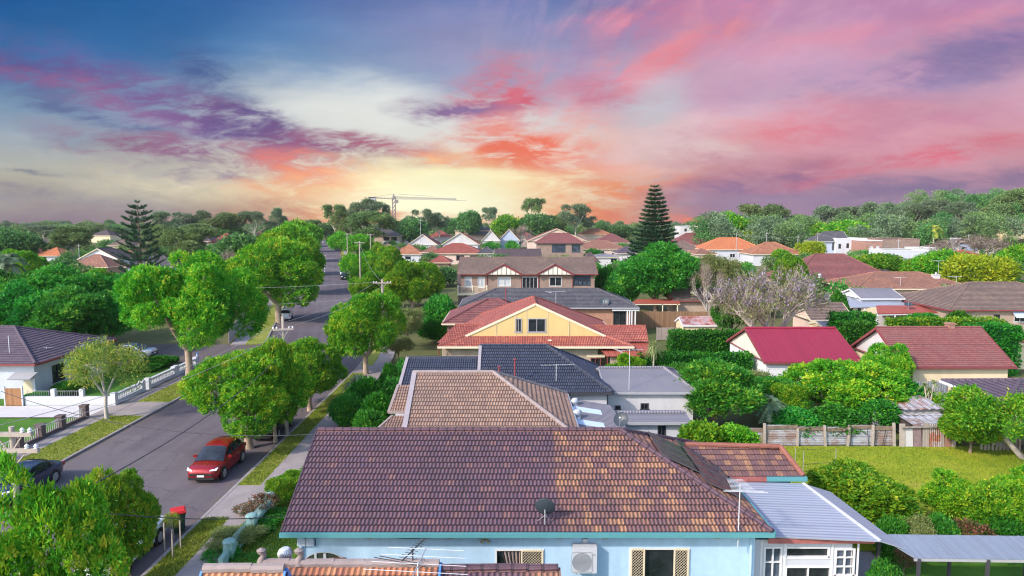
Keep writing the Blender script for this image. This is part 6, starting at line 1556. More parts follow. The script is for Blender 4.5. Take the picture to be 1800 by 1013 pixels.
for lab, px, py, ze, pr, T, Wm in (('far brown roof on the skyline left of the crest of the street', (500, 548), 421, 4., 409, T_BROWN, W_PINK), ('far plum roof between the avenue and the broad olive tree', (300, 345), 430, 3.6, 416, T_PURPLE, W_OFF),
    ('small far tan roof beside the dark round tree at left', (186, 226), 432, 3.6, 420, T_BROWN, W_CREAM), ('red tiled roof low between the dark trees at far left', (8, 58), 446, 3.2, 433, T_RED, W_OFF), ('terracotta roof just right of the white boarded gable', (205, 246), 447, 3.4, 436, T_TERRA, W_PINK),
    ('brown roof low beside the far street behind the lime trees', (655, 698), 440, 3.4, 428, T_BROWN, B_TAN), ('terracotta roof right above the orange hip cottage', (738, 776), 444, 3.6, 433, T_TERRA, W_OFF), ('grey roof glimpsed between the broad red roof and the dark ridge', (838, 872), 446, 3.6, 434, T_GREY, W_OFF),
    ('maroon roof peeping above the gabled pair of white houses', (905, 940), 417, 5., 407, T_MAROON, W_PINK), ('brown roof between the glazed house and the orange red skyline roof', (1000, 1040), 424, 4.4, 412, T_BROWN, W_PINK), ('plum roof at the foot of the tall pine on its left', (1085, 1128), 446, 3.4, 433, T_PURPLE, W_OFF),
    ('terracotta roof behind the tan roofed house', (1222, 1262), 447, 3.4, 437, T_TERRA, W_PINK), ('brown roof between the second orange roof and the yellow shrub', (1398, 1440), 446, 3.6, 434, T_BROWN, W_OFF), ('red roof far right behind the mustard yellow tree', (1690, 1738), 452, 3.8, 440, T_RED, W_CREAM),
    ('grey roof at the far right above the brown hip roof', (1742, 1800), 470, 3.4, 456, T_GREY, W_OFF), ('tan roof low in front of the bushland beside the golden palm', (1655, 1700), 436, 5., 427, T_BROWN, W_OFF), ('maroon roof behind the green tree before the low white store', (1530, 1572), 472, 3.2, 460, T_MAROON, W_PINK)):
    fh('suburban_house', lab, px, py, ze, 11, pr, T, Wm)
fh('hillside_house', 'cream house with terracotta roof high on the wooded hillside', (1766, 1840), 399, 10.8, 10, 391, T_TERRA, W_CREAM, base=hgt(205, 275))
fh('pink_roof_outbuilding', 'cream outbuilding with dusty red roof at the right edge', (1771, 1850), 604, 2.6, 6, 591, T_RED, W_CREAM, ends=('gable', 'gable'), cat='outbuilding')
a7 = fh('plum_tile_house', 'dark plum tiled hip roof behind the leaning tree at the right edge', (1768, 2000), 712, 3.0, 6.4, 668, T_PURPLE, W_PINK, fine=1, gutter=P_WHITE)
g3 = fh('tan_brick_garage', 'tan brick garage with lichened gable roof behind the brown paling fence', (1184, 1302), 529, 2.7, 6.5, 508, T_BROWN, B_TAN, ends=('gable', 'gable'), gutter=P_MAROON, fine=1, cat='garage')
porch('red_pergola', 'flat rust red carport beside the tan brick garage', [gnd(1108, 533, 2.5), gnd(1196, 533, 2.5), gnd(1190, 526, 2.8), gnd(1120, 526, 2.8)], .1, C_BRICK, (.05, .65, .95), None, 'carport', P_CREAM)
g4 = fh('rusty_roof_shed', 'cream corrugated shed with rust red and zinc striped roof', (1200, 1260), 572, 2.15, 3.6, 558, C_SHED, W_SHEET, ends=('gable', 'gable'), course=9, ov=.1, cat='shed', gutter=P_WHITE)
fh('blue_roof_shed', 'small shed with blue grey roof behind the red garage ridge', (1449, 1477), 577, 2.7, 4., 566, C_GREYV, W_CREAM, ends=('gable', 'gable'), course=9, ov=.1, cat='shed')
# ------------------------------------------------------------------ white house on the left of the road
w1 = House('white_corner_house', 'white and grey rendered house with plum tiled hip roof left of the road', (-260, 62), 640, 3.0, 11.0, pr=575, roof=T_PURPLE, wall=plain('cool_white_render', (.50, .53, .62), .8, .1, .6, .1, streaks=True), gutter=P_MAROON, fine=1,
           wins=[('r', -2.2, .85, 1.55, 1.45, 'dark'), ('r', 1.35, .5, 1.2, 2.1, 'dark')])
def w1b():
    W2, D2 = w1.w2, w1.d2
    m = MB(); n = 10; x = W2 + .012
    def AR(u, z, w, h, mat, nm, bar=True):
        r = w / 2; k = MB(); pts = [(x, u + r * math.cos(math.pi * i / n), z + h - r + r * math.sin(math.pi * i / n)) for i in range(n + 1)]; k.face([(x, u + r, z), *pts, (x, u - r, z)]); o = k.build(nm, mat, w1.root)
        f = MB()
        for i in range(n): f.bar(pts[i], pts[i + 1], .08, .08)
        f.build('arch_trim', W_GREYB, o)
    AR(1.35, 2.5, 1.25, .75, GLASS, 'arched_window')
    g = MB(); g.box(W2 - .02, W2 + .02, -D2 + .004, D2 - .004, 0, 2.95); g.build('side_wall', W_GREYB, w1.root) if False else None
    p = w1.loc(45, 665, w1.Yf - .4); hd = MB(); slab(hd, [Vector((W2 - 1.5, -D2 - 1.0, 1.9)), Vector((W2 + .3, -D2 - 1.0, 1.9)), Vector((W2 + .3, -D2 - .01, 2.25)), Vector((W2 - 1.5, -D2 - .01, 2.25))], .08); hd.build('porch_hood', P_GREY, w1.root)
    d = MB(); d.face([(W2 - .95, -D2 - .012, .1), (W2 - .2, -D2 - .012, .1), (W2 - .2, -D2 - .012, 1.3), (W2 - .57, -D2 - .012, 1.75), (W2 - .95, -D2 - .012, 1.3)]); d.build('pointed_door', P_CREAM, w1.root)
    v = MB(); v.tube([(W2 - 2.6, -D2 + 1, 3.6), (W2 - 2.6, -D2 + 1, 5.0)], .03, 6); v.build('vent_pipe', P_WHITE, w1.root)
w1b()
tv_antenna(83, 628, 610, 56.5, 'short white aerial on the plum roof of the white house', (1, .3, 0), .8, 4, .4)

# ------------------------------------------------------------------ fences
def fence_root(name, label, x, y, cat='fence', rz=0., z=0.): return empty(name, (x, y, z), rz, label, cat)
def paling(name, label, p, q, h, mat=WOOD, post=2.4, th=.05, z=.05, rail=P_DARK and WOOD):
    p, q = Vector((*p, z)), Vector((*q, z)); L = (q - p).length; r = fence_root(name, label, p.x, p.y, rz=math.atan2(q.y - p.y, q.x - p.x), z=z); n = max(1, round(L / post)); rs = random.Random(int(L * 37))
    b = MB(); x = 0
    while x < L - .05:
        w = .135; hh = h + rs.uniform(-.03, .03); b.box(x + .008, x + w - .008, -th / 2, th / 2, .02, hh, M=Matrix.Rotation(0, 4, 'Z')); x += w
    b.build('paling_board', mat, r); o = MB()
    for i in range(n + 1): o.box(L * i / n - .05, L * i / n + .05, th / 2 + .005, th / 2 + .1, -.1, h + .02)
    for zz in (.3, h - .25): o.box(0, L, th / 2 + .105, th / 2 + .15, zz, zz + .08)
    o.build('fence_frame', rail, r); return r
paling('paling_fence', 'tall brown paling fence behind the yellow gable house', (15.6, 88.5), (25.6, 88.5), 2.25, WOODB)
paling('paling_fence', 'low grey paling fence in front of the rusty striped shed', (17.2, 80), (24., 80), 1.5, WOOD)
e0, e1 = edge(80.5, -9.9), edge(112, -9.9); paling('paling_fence', 'long grey paling fence along the footpath beyond the side street', e0, e1, 1.7, plain('bleached_paling', (.36, .34, .33), .85, .3, 3.))
paling('paling_fence', 'grey timber fence under the big tree beside the side street', (-46, 66.2), (-38.5, 66.2), 1.6, WOOD)
paling('steel_sheet_fence', 'dark grey slatted fence running down the right of the back lawn', (33.2, 47), (30.6, 36.5), 1.75, plain('charcoal_fence_sheet', (.11, .115, .13), .6, .2, 2.))
paling('steel_sheet_fence', 'upright grey steel fence between the yellow shed and the plum roof', (30.6, 51.6), (33.6, 51.6), 1.9, C_SLAB)
def iron_fence():
    r = fence_root('corrugated_iron_fence', 'patched corrugated iron fence with leaning timber posts along the back lawn', 14.2, 42.4); xs = [0, 1.9, 4.0, 5.8, 7.2, 8.8, 10.2]; rs = random.Random(4)
    for a, b in zip(xs[:-1], xs[1:]):
        t = rs.uniform(-.05, .05); h = 1.25 + rs.uniform(-.1, .12); m = MB()
        for z0, z1, dy in ((.02, .55, 0), (.5, h, .03)):
            n = 14
            for i in range(n):
                za, zb = z0 + (z1 - z0) * i / n, z0 + (z1 - z0) * (i + 1) / n; ya, yb = dy + .02 * math.sin(za * 48) , dy + .02 * math.sin(zb * 48)
                m.face([(a + .03, ya, za), (b + .02, ya + t, za), (b + .02, yb + t, zb + rs.uniform(-.01, .01)), (a + .03, yb, zb)])
        m.build('iron_sheet', C_FENCE, r)
        c = MB(); c.bar((a, -.05, h - .16), (b, -.05, h - .12 + rs.uniform(-.06, .06)), .04, .22); c.build('capping_board', plain('rotten_capping', (.22, .16, .12), .95, .6, 4.), r)
    for x in xs:
        m = MB(); l = rs.uniform(-.08, .08); w_ = rs.uniform(.08, .15); m.bar((x, -.12, -.1), (x + l * 1.6, -.1, 1.4 + rs.uniform(-.25, .2)), w_, w_); m.build('post', POLE, r)
    for i in range(4):
        x = rs.uniform(7, 12); m = MB(); m.bar((x, -.12, 0), (x + rs.uniform(-.25, .15), -.14, 1.1), .03); m.build('wire_stay', P_DARK, r)
iron_fence()
def junk():
    r = fence_root('scrap_screen', 'makeshift screen of upright rusty iron and old doors leaning at the lawn edge', 24.6, 42.1, 'screen'); rs = random.Random(9); x = 0
    for w, h, mat in ((.35, 1.5, POLE), (.5, 1.15, W_OFF), (.5, 1.5, plain('purple_brown_board', (.24, .17, .18), .85, .4, 3.)), (.4, 1.55, WOOD), (.75, 1.5, C_RUST), (.2, 1.45, WOOD), (.4, 1.2, plain('old_red_board', (.30, .16, .12), .85, .4, 3.)), (.25, 1.6, POLE)):
        m = MB(); t = rs.uniform(-.06, .06); m.bar((x + w / 2, rs.uniform(-.05, .05), 0), (x + w / 2 + t, .12, h), w, .05, up=(0, 1, 0)); m.build('leaning_sheet', mat, r); x += w + .03
    b = MB(); b.bar((0, -.1, 1.32), (x, -.08, 1.4), .08); b.build('rail', WOOD, r)
junk()
def shack(name, label, x0, x1, y0, y1, z0, z1, wall, roof, tilt=.25, ov=.25):
    cx, cy = (x0 + x1) / 2, (y0 + y1) / 2; r = empty(name, (cx, cy, 0), 0, label, 'shack'); a, b = (x1 - x0) / 2, (y1 - y0) / 2; m = MB(); fr = (Vector((0, -b, 0)), Vector((1, 0, 0)), Vector((0, -1, 0)))
    wall_holes(m, fr, -a, a, 0, z1, []); 
    for s in (-1, 1): m.face([(s * a, -b, 0), (s * a, b, 0), (s * a, b, z1 + tilt), (s * a, -b, z1)])
    m.face([(-a, b, 0), (a, b, 0), (a, b, z1 + tilt), (-a, b, z1 + tilt)]); m.build('wall', wall, r)
    q = MB(); n = 22; 
    for i in range(n):
        u0, u1 = -a - ov + (2 * a + 2 * ov) * i / n, -a - ov + (2 * a + 2 * ov) * (i + 1) / n; w = lambda u: .045 * math.sin(u * 12) + .03 * math.sin(u * 2.3)
        q.face([(u0, -b - ov, z1 + w(u0) - .02), (u1, -b - ov, z1 + w(u1) - .02), (u1, b + ov, z1 + tilt + w(u1)), (u0, b + ov, z1 + tilt + w(u0))])
    q.build('roof', roof, r, True); return r
s1 = shack('iron_shack', 'grey weatherboard shack with wavy rusted iron roof behind the scrap screen', 26.3, 28.9, 45.0, 47.4, 0, 1.72, lined('grey_weatherboards', (.42, .42, .44), .16, 1, .015, .2), C_RUST, .3)
shack('iron_outhouse', 'narrow rust streaked outhouse left of the wavy roofed shack', 24.2, 25.3, 44.6, 45.8, 0, 1.55, C_RUST, C_FENCE, .12, .12)
shack('lean_to', 'low lean-to with flat grey iron roof just behind the scrap screen', 25.9, 29.2, 43.0, 44.4, 0, 1.28, plain('dark_lean_to_boards', (.07, .055, .05), .9, .4, 3.), C_FENCE, .12, .3)
def pickets():
    r = fence_root('split_picket_fence', 'short split picket fence below the leaning tree', 29.4, 41.5, rz=-.12); rs = random.Random(3); m = MB()
    for i in range(15): x = i * .22; m.bar((x, 0, 0), (x + rs.uniform(-.05, .05), rs.uniform(-.04, .04), rs.uniform(.65, 1.0)), .13, .04, up=(0, 1, 0))
    m.build('picket', POLE, r); b = MB(); b.bar((-.1, .06, .5), (3.2, .06, .52), .06); b.build('rail', WOOD, r)
pickets()
def balustrade(y0, y1, label):
    r = fence_root('balustrade_fence', label, -30.75, y0); L = y1 - y0; h = .95
    m = MB(); m.box(-.12, .12, 0, L, 0, .42); m.build('base_wall', W_WHITE, r); c = MB(); c.box(-.14, .14, 0, L, h - .12, h); c.build('coping', W_WHITE, r); n = int(L / .24)
    for i in range(n): MB().lathe([(.05, .42), (.075, .52), (.045, .65), (.06, h - .12)], (0, (i + .5) * L / n, 0), 7).build('baluster', W_WHITE, r, True)
    p = MB()
    for yy in (0, L): p.box(-.2, .2, yy - .2, yy + .2, 0, h + .12)
    p.build('pillar', W_WHITE, r)
balustrade(51.6, 55.6, 'white balustrade fence nearest the driveway wall of the white house'); balustrade(56.5, 61.0, 'white balustrade fence beside the pale forked street tree'); balustrade(61.4, 65.2, 'white balustrade fence ending at the side street corner')
def lowwall():
    r = fence_root('rendered_driveway_wall', 'low white rendered wall with two square piers beside the driveway', -37.6, 51.5, 'wall'); m = MB(); m.box(0, 6.7, 0, .2, 0, .78); m.build('wall_panel', W_WHITE, r); p = MB()
    for x in (2.2, 4.4): p.box(x - .16, x + .16, -.02, .26, .78, 1.35)
    p.build('pier', W_WHITE, r); b = MB()
    for i in range(24): b.tube([(.2 + i * .18, .1, .78), (.2 + i * .18, .1, 1.2)], .012, 4)
    b.bar((.1, .1, 1.2), (4.4, .1, 1.2), .025); b.build('railing', P_GREY, r)
    g = empty('timber_gate', (-39.0, 51.4, 0), 0, 'orange stained timber gate beside the white driveway wall', 'gate'); m = MB(); m.box(0, 1.25, 0, .06, .1, 1.45); m.build('board_panel', WOODG, g); MB().box(-.1, 0, -.02, .1, 0, 1.6).build('gate_post', W_WHITE, g); MB().box(1.25, 1.35, -.02, .1, 0, 1.6).build('gate_post', W_WHITE, g)
lowwall()
def brickfence():
    r = fence_root('brick_pier_fence', 'low dark brick fence with square piers and pale wire panels along the left footpath', -30.8, 34.); m = MB(); m.box(-.13, .13, 0, 14.2, 0, .35); m.build('base_wall', B_DARK, r)
    for y in (0, 2.4, 4.9, 7.4, 9.4, 11.4, 14.0):
        p = MB(); p.box(-.22, .22, y - .22, y + .22, 0, 1.05); p.box(-.26, .26, y - .26, y + .26, 1.05, 1.12); p.build('pier', B_DARK, r)
    w = MB()
    for i in range(70): w.tube([(0, .15 + i * .2, .35), (0, .15 + i * .2, .88)], .012, 4, cap=False)
    w.bar((0, 0, .88), (0, 14, .88), .04); w.build('wire_panel', P_WHITE, r)
brickfence()
def tealfence():
    r = fence_root('teal_garden_fence', 'teal painted block fence with rounded pillars round the duplex front garden', -12.0, 26.8); T = plain('chalky_teal_paint', (.22, .37, .37), .8, .2, 3.); m = MB(); m.box(-.1, .1, 0, 6.2, 0, .55); m.build('base_wall', T, r)
    for y in (.9, 3.4, 5.8):
        p = MB(); p.box(-.19, .19, y - .19, y + .19, 0, .82); p.lathe([(.27, .821), (.27, .87), (.2, .93), (0, .97)], (0, y, 0), 14); p.build('pillar', T, r, True)
    w = MB()
    for i in range(50):
        y = .2 + i * .12; w.bar((0, y, .55), (0, y + .2, .92), .015)
    w.build('lattice_panel', T, r)
tealfence()
# ------------------------------------------------------------------ carport and back garden things
def carport():
    r = empty('carport', (17, 25, 0), 0, 'low carport of grey translucent sheeting on thin posts', 'carport'); o = r.location; q = [gnd(1608, 981, 2.35), gnd(1990, 986, 2.35), gnd(1935, 944, 2.5), gnd(1538, 939, 2.5)]; q = [v - o for v in q]; m = MB(); slab(m, q, .03); s = m.build('roof', C_CLEAR, r)
    j = MB(); n = 11
    for i in range(n + 1): a, b = q[0].lerp(q[1], i / n), q[3].lerp(q[2], i / n); j.bar(a + Vector((0, 0, .012)), b + Vector((0, 0, .012)), .035, .02)
    j.build('sheet_joint', C_CLEAR, s); f = MB(); f.bar(q[0] - Vector((0, -.03, .08)), q[1] - Vector((0, -.03, .08)), .05, .1); f.bar(q[3] - Vector((0, .06, .08)), q[2] - Vector((0, .06, .08)), .05, .1); f.build('beam', P_GREY, r)
    for t in (.0, .32, .66):
        for a, b in ((q[0], q[1]), (q[3], q[2])):
            p = a.lerp(b, t + .02); k = MB(); k.box(p.x - .05, p.x + .05, p.y - .05, p.y + .05, 0, p.z - .03); k.build('post', P_DARK, r)
carport()
mb = MB(); mb.face([(13.6, 18, .035), (15.6, 18, .035), (15.6, 28.4, .035), (13.6, 28.4, .035)]); tag(mb.build('garden_path', CONC), kind='structure')
mb = MB(); mb.face([(15.7, 18, .03), (40, 18, .03), (40, 28.4, .03), (15.7, 28.4, .03)]); tag(mb.build('side_lawn', GRASS_D), kind='structure')
hedge('ivy_hedge', 'low dark green ivy hedge beneath the grey carport', 16.6, 24, 22.8, 23.6, 1.1, L_HEDGE, L=.16, dens=160, seed=8)
hedge('clipped_hedge', 'tall clipped hedge, the farther of two, behind the yucca', 17., 24.6, 71.8, 73.6, 2.3, L_HEDGE, L=.3, dens=60, seed=1)
hedge('clipped_hedge', 'long clipped hedge, the nearer of two, running up to the red garage gable', 10.8, 20.7, 57.6, 59.0, 2.75, L_HEDGE, L=.28, dens=70, seed=2)
hedge('cypress_hedge', 'square clipped cypress standing behind the right end of the red garage', 31.6, 34.2, 63.5, 65.3, 4.55, L_HEDGE, L=.3, dens=60, seed=4, rough=.14)
hedge('cypress_hedge', 'wide clipped cypress block behind the pair between the red garage and yellow shed', 32.2, 36.2, 67, 69, 4.9, L_HEDGE, L=.3, dens=60, seed=5, rough=.14)
hedge('clipped_hedge', 'square hedge block at the right end of the yellow shed roof', 42.3, 46.5, 61.5, 63.5, 4.6, L_HEDGE, L=.3, dens=60, seed=6, rough=.12)
hedge('clipped_hedge', 'long low clipped hedge visible above the yellow shed ridge', 40.8, 53, 72.5, 74, 3.6, L_CITRUS, L=.3, dens=45, seed=7)
hedge('clipped_hedge', 'dark hedge beside the footpath in front of the navy roof', -9.9, -8.6, 51.5, 60.0, 2.0, L_STREETD, L=.25, dens=70, seed=11, rough=.15)
hedge('clipped_hedge', 'low hedge along the footpath beside the left end of the duplex roof', -11.2, -9.7, 33.5, 39., 1.15, L_CITRUS, L=.16, dens=130, seed=12, rough=.15)
def clothes():
    r = empty('clothes_line', gnd(1411, 838), 0, 'thin wire clothes line on slim posts at the lawn corner', 'clothes line'); m = MB()
    for x, y in ((0, 0), (-.25, .5), (2.0, .4)): m.tube([(x, y, 0), (x, y, 1.45)], .022, 6)
    m.build('post', METAL, r); w = MB(); w.tube([(-.25, .5, 1.42), (2., .4, 1.38)], .008, 4); w.tube([(0, 0, .7), (2., .4, .7)], .012, 4); w.build('line', P_DARK, r)
clothes()
def pergola():
    r = empty('vine_pergola', (10.8, 36.8, 0), 0, 'low pipe pergola carrying the grape vine', 'pergola'); m = MB()
    for x in (-1.6, 0, 1.8):
        for y in (-.8, .8): m.tube([(x, y, 0), (x, y, 2.1)], .03, 6)
    m.build('post', METAL, r); b = MB()
    for y in (-.8, .8): b.tube([(-2., y, 2.12), (0, y, 2.3), (2.4, y, 2.1)], .025, 6)
    b.build('rail', METAL, r)
pergola()
# ------------------------------------------------------------------ street furniture
def power_pole(px, py_top, Y, label, arms=((.35, 1.9),), rz=0., r=.14, ins=True, lean=0.):
    t = at(px, py_top, Y); h = t.z; e = empty('power_pole', (t.x, Y, 0), rz, label, 'power pole')
    MB().tube([(0, 0, -.3), (lean * .5, 0, h * .5), (lean, 0, h)], [r * 1.15, r, r * .82], 10).build('pole', POLE, e, True)
    for d, w in arms:
        z = h - d; m = MB(); m.box(-w / 2, w / 2, -r - .10, -r * .8, z - .055, z + .055)
        for s in (-1, 1): m.bar((s * w * .28, -r - .04, z - .05), (0, -r, z - .55), .03)
        a = m.build('crossarm', POLE, e)
        if ins:
            for k in (-.46, -.3, .3, .46):
                i = MB(); i.lathe([(.02, .05), (.06, .07), (.035, .11), (.065, .13), (.03, .18), (0, .2)], (w * k, -r - .05, z), 10); i.build('insulator', P_WHITE, a, True)
    return e, h
pA, hA = power_pole(20, 750, 18.4, 'close timber power pole with two crossarms and white insulators', ((.18, 1.3), (.64, 1.6)), r=.085)
pB, hB = power_pole(497, 556, 44.2, 'pale power pole with crossarm rising from the street trees by the corner', ((.85, 1.3),), rz=.25, r=.11)
pC, hC = power_pole(672, 491, 75, 'power pole standing in the trees behind the round street tree', ((.4, 2.0),))
far_poles = [(632, 424, 130, 'slim power pole halfway up the far street'), (610, 410, 224, 'distant power pole in front of the two-storey corner house'), (651, 411, 190, 'distant power pole beside the two-storey corner house'), (617, 400, 300, 'faint far power pole, highest of those by the far street'), (603, 402, 330, 'faint far power pole at the crest of the street')]
P3 = [power_pole(px, py, Y, l, ((.3, 2.0),), ins=False) for px, py, Y, l in far_poles]
for px, pt, pb, Y, l in ((739, 385, 462, 240, 'tall thin mast beside the white street gable'), (921, 374, 402, 380, 'thin white mast against the sky near the umbrella gum'), (1295, 410, 440, 215, 'thin pole behind the vivid orange roof'), (1348, 408, 432, 230, 'thin pole over the second orange roof'), (1403, 414, 445, 222, 'slender pole beside the yellow shrub'), (1438, 408, 447, 226, 'pale street pole in front of the grey gabled house'), (1703, 412, 436, 230, 'timber pole on the slope right of the pale tower'), (1580, 420, 445, 205, 'white pole in front of the brown brick hall'), (1649, 442, 468, 180, 'thin pole above the shrubs right of the white store'), (138, 429, 456, 190, 'thin aerial pole above the white boarded gable')):
    a, b = at(px, pt, Y), at(px, pb, Y); e = empty('street_pole', (a.x, Y, hgt(a.x, Y)), 0, l, 'pole'); z = a.z - hgt(a.x, Y); MB().tube([(0, 0, 0), (0, 0, z)], [.12, .08], 7).build('shaft', P_GREY, e, True); m = MB(); m.box(-.8, .8, -.05, .05, z - .6, z - .5); m.build('crossarm', POLE, e)
def wire(a, b, sag, label, r=.016, mat=P_DARK, n=16):
    a, b = Vector(a), Vector(b); o = MB(); pts = [a.lerp(b, i / n) - Vector((0, 0, sag * 4 * (i / n) * (1 - i / n))) for i in range(n + 1)]; c = pts[0].copy(); o.tube([p - c for p in pts], r, 5); w = o.build('power_line', mat, None, loc=c); return tag(w, label, 'power line', None)
A0, B0, C0 = pA.location, pB.location, pC.location
for k, (dx, l) in enumerate(((-.6, 'bare upper power line on the road side between the close pole and corner pole'), (.6, 'bare upper power line on the house side between the close pole and corner pole'))): wire(A0 + Vector((dx, -.15, hA - .02)), B0 + Vector((dx, -.15, hB - .6)), .5, l, .010, METAL)
wire(A0 + Vector((.3, 0, hA - 2.6)), B0 + Vector((.2, 0, hB - 2.2)), .7, 'thick dark cable sagging across the road up to the corner pole', .022)
for dx, l in ((-.7, 'pale road-side power line from the corner pole to the pole behind the round tree'), (.7, 'pale house-side power line from the corner pole to the pole behind the round tree')): wire(B0 + Vector((dx, 0, hB - .6)), C0 + Vector((dx, 0, hC - .25)), .5, l, .012, METAL)
wire(A0 + Vector((0, 0, 6.6)), (-8.0, 25.4, 3.1), .35, 'dark service cable from the close pole to the near corner of the duplex')
wire((-27.5, 36, 5.2), (-8.2, 29.4, 5.0), .9, 'dark cable slung low across the road towards the duplex ridge')
wire(C0 + Vector((-.8, 0, hC - .3)), (-44, 78, 6.6), .4, 'pale cable crossing the street towards the big left tree', .010, P_GREY)
wire(C0 + Vector((-.8, 0, hC - 2.0)), (-44, 76, 4.6), .4, 'lower pale cable crossing the street before the white hatchback', .008, P_GREY)
L3 = [(p.location, h) for p, h in P3]
wire(C0 + Vector((0, 0, hC - .3)), L3[0][0] + Vector((0, 0, L3[0][1] - .3)), 1., 'power line above the lime trees on the far street', .012, METAL)
wire(L3[0][0] + Vector((0, 0, L3[0][1] - .3)), L3[1][0] + Vector((0, 0, L3[1][1] - .3)), 1., 'power line further up the far street', .014, METAL)
wire((at(1438, 412, 226)), (at(1800, 452, 190)), 1.5, 'long power line over the white walled store', .02, METAL)
wire((at(1295, 412, 215)), (at(1438, 414, 226)), 1., 'power line above the second orange roof', .02, METAL)

def bin_():
    p = gnd(315, 934); r = empty('wheelie_bin', (p.x, p.y, .02), .5, 'dark green wheelie bin with bright red lid standing at the kerb', 'bin'); G = plain('dark_green_plastic', (.025, .06, .045), .5, .15, 5.); m = MB(); h = .95
    q0 = [(-.22, -.26), (.22, -.26), (.22, .24), (-.22, .24)]; q1 = [(-.29, -.36), (.29, -.36), (.29, .33), (-.29, .33)]
    m.face([(x, y, .06) for x, y in q0[::-1]])
    for i in range(4): j = (i + 1) % 4; m.face([(*q0[i], .06), (*q0[j], .06), (*q1[j], h), (*q1[i], h)])
    m.box(-.31, .31, -.38, .35, h - .06, h); m.build('body', G, r); l = MB(); l.box(-.32, .32, -.40, .37, h + .005, h + .06); l.box(-.26, .26, -.34, .30, h + .06, h + .10); l.build('lid', plain('bright_red_plastic', (.55, .025, .03), .4, .1, 5.), r)
    for s in (-1, 1):
        w = MB(); w.lathe([(0, 0), (.1, 0), (.1, .05), (0, .05)], n=14); T = Matrix.Translation((s * .22, .24, .1)) @ Matrix.Rotation(R(90) * s, 4, 'Y'); w.v = [T @ v for v in w.v]; w.build('wheel', TYRE, r)
    hd = MB(); hd.tube([(-.24, .4, h - .02), (.24, .4, h - .02)], .018, 6); hd.build('handle', G, r)
bin_()
def stakes():
    for px, py, l in ((290, 972, 'left'), (304, 985, 'middle'), (318, 968, 'right')):
        p = gnd(px, py); m = MB(); m.bar((0, 0, 0), (0, .03, 1.25), .05); o = m.build('tree_stake', POLE, None, loc=(p.x, p.y, .1)); tag(o, {'left': 'timber stake on the road side of the staked sapling', 'middle': 'timber stake nearest the camera at the staked sapling', 'right': 'timber stake on the path side of the staked sapling'}[l], 'stake')
stakes()
def bollard():
    p = gnd(347.5, 638); r = empty('blue_marker_post', (p.x, p.y, 0), 0, 'bright blue marker post by the side street corner', 'marker post'); MB().lathe([(.1, 0), (.1, 1.0), (.06, 1.04), (0, 1.05)], n=10).build('post', P_BLUE, r, True); m = MB(); m.lathe([(.103, .75), (.103, .88)], n=10); m.build('band', P_WHITE, r)
bollard()
def crane():
    Y = 520.; b = at(693, 392, Y); t = at(693, 341, Y); r = empty('tower_crane', (b.x, Y, hgt(b.x, Y)), 0, 'tower crane with long pale jib on the skyline', 'crane'); g = hgt(b.x, Y); h = t.z - g; CM = plain('crane_steel', (.22, .19, .20), .5, .2, 1.)
    m = MB(); w = 1.1
    for sx in (-w, w):
        for sy in (-w, w): m.bar((sx, sy, 0), (sx, sy, h - 3), .3)
    z = 0
    while z < h - 5:
        for s in (-w, w): m.bar((-w, s, z), (w, s, z + 3), .3); m.bar((s, -w, z), (s, w, z + 3), .3)
        z += 3
    m.build('mast', CM, r); a = MB(); jz = at(693, 350, Y).z - g; xl, xr = at(648, 347, Y).x - b.x, at(820, 352, Y).x - b.x; jr = at(820, 353, Y).z - g; jl = at(648, 347, Y).z - g
    for y in (-.9, .9): a.bar((0, y, jz), (xr, y, jr), .22)
    a.bar((0, 0, jz + 2.0), (xr * .86, 0, jr + .9), .32); n = 26
    for i in range(n): x0, x1 = xr * .86 * i / n, xr * .86 * (i + 1) / n; zz = lambda x: jz + (jr - jz) * x / xr; a.bar((x0, -.9, zz(x0)), ((x0 + x1) / 2, 0, zz(x0) + 1.8), .3); a.bar(((x0 + x1) / 2, 0, zz(x0) + 1.8), (x1, .9, zz(x1)), .3)
    a.build('jib', plain('pale_crane_steel', (.34, .30, .29), .5, .2, 1.), r); c = MB()
    for y in (-.9, .9): c.bar((0, y, jz), (xl, y, jl), .6)
    for i in range(8): c.bar((xl * i / 8, -.9, jz), (xl * (i + 1) / 8, .9, jl), .3)
    c.build('counter_jib', CM, r); k = MB(); k.box(xl, xl * .72, -1.2, 1.2, jl - 2.6, jl + .2); k.build('counterweight', P_GREY, r); q = MB(); q.box(.8, 3.2, -1.2, 1.2, jz - 3.2, jz - .6); q.build('cab', CM, r)
    ap = MB(); ap.bar((-.6, 0, jz), (0, 0, h), .7); ap.bar((.8, 0, jz), (0, 0, h), .5); ap.bar((0, 0, h), (xr * .55, 0, jz + 1.9), .2); ap.bar((0, 0, h), (xl * .9, 0, jl), .2); ap.build('apex_frame', CM, r)
crane()
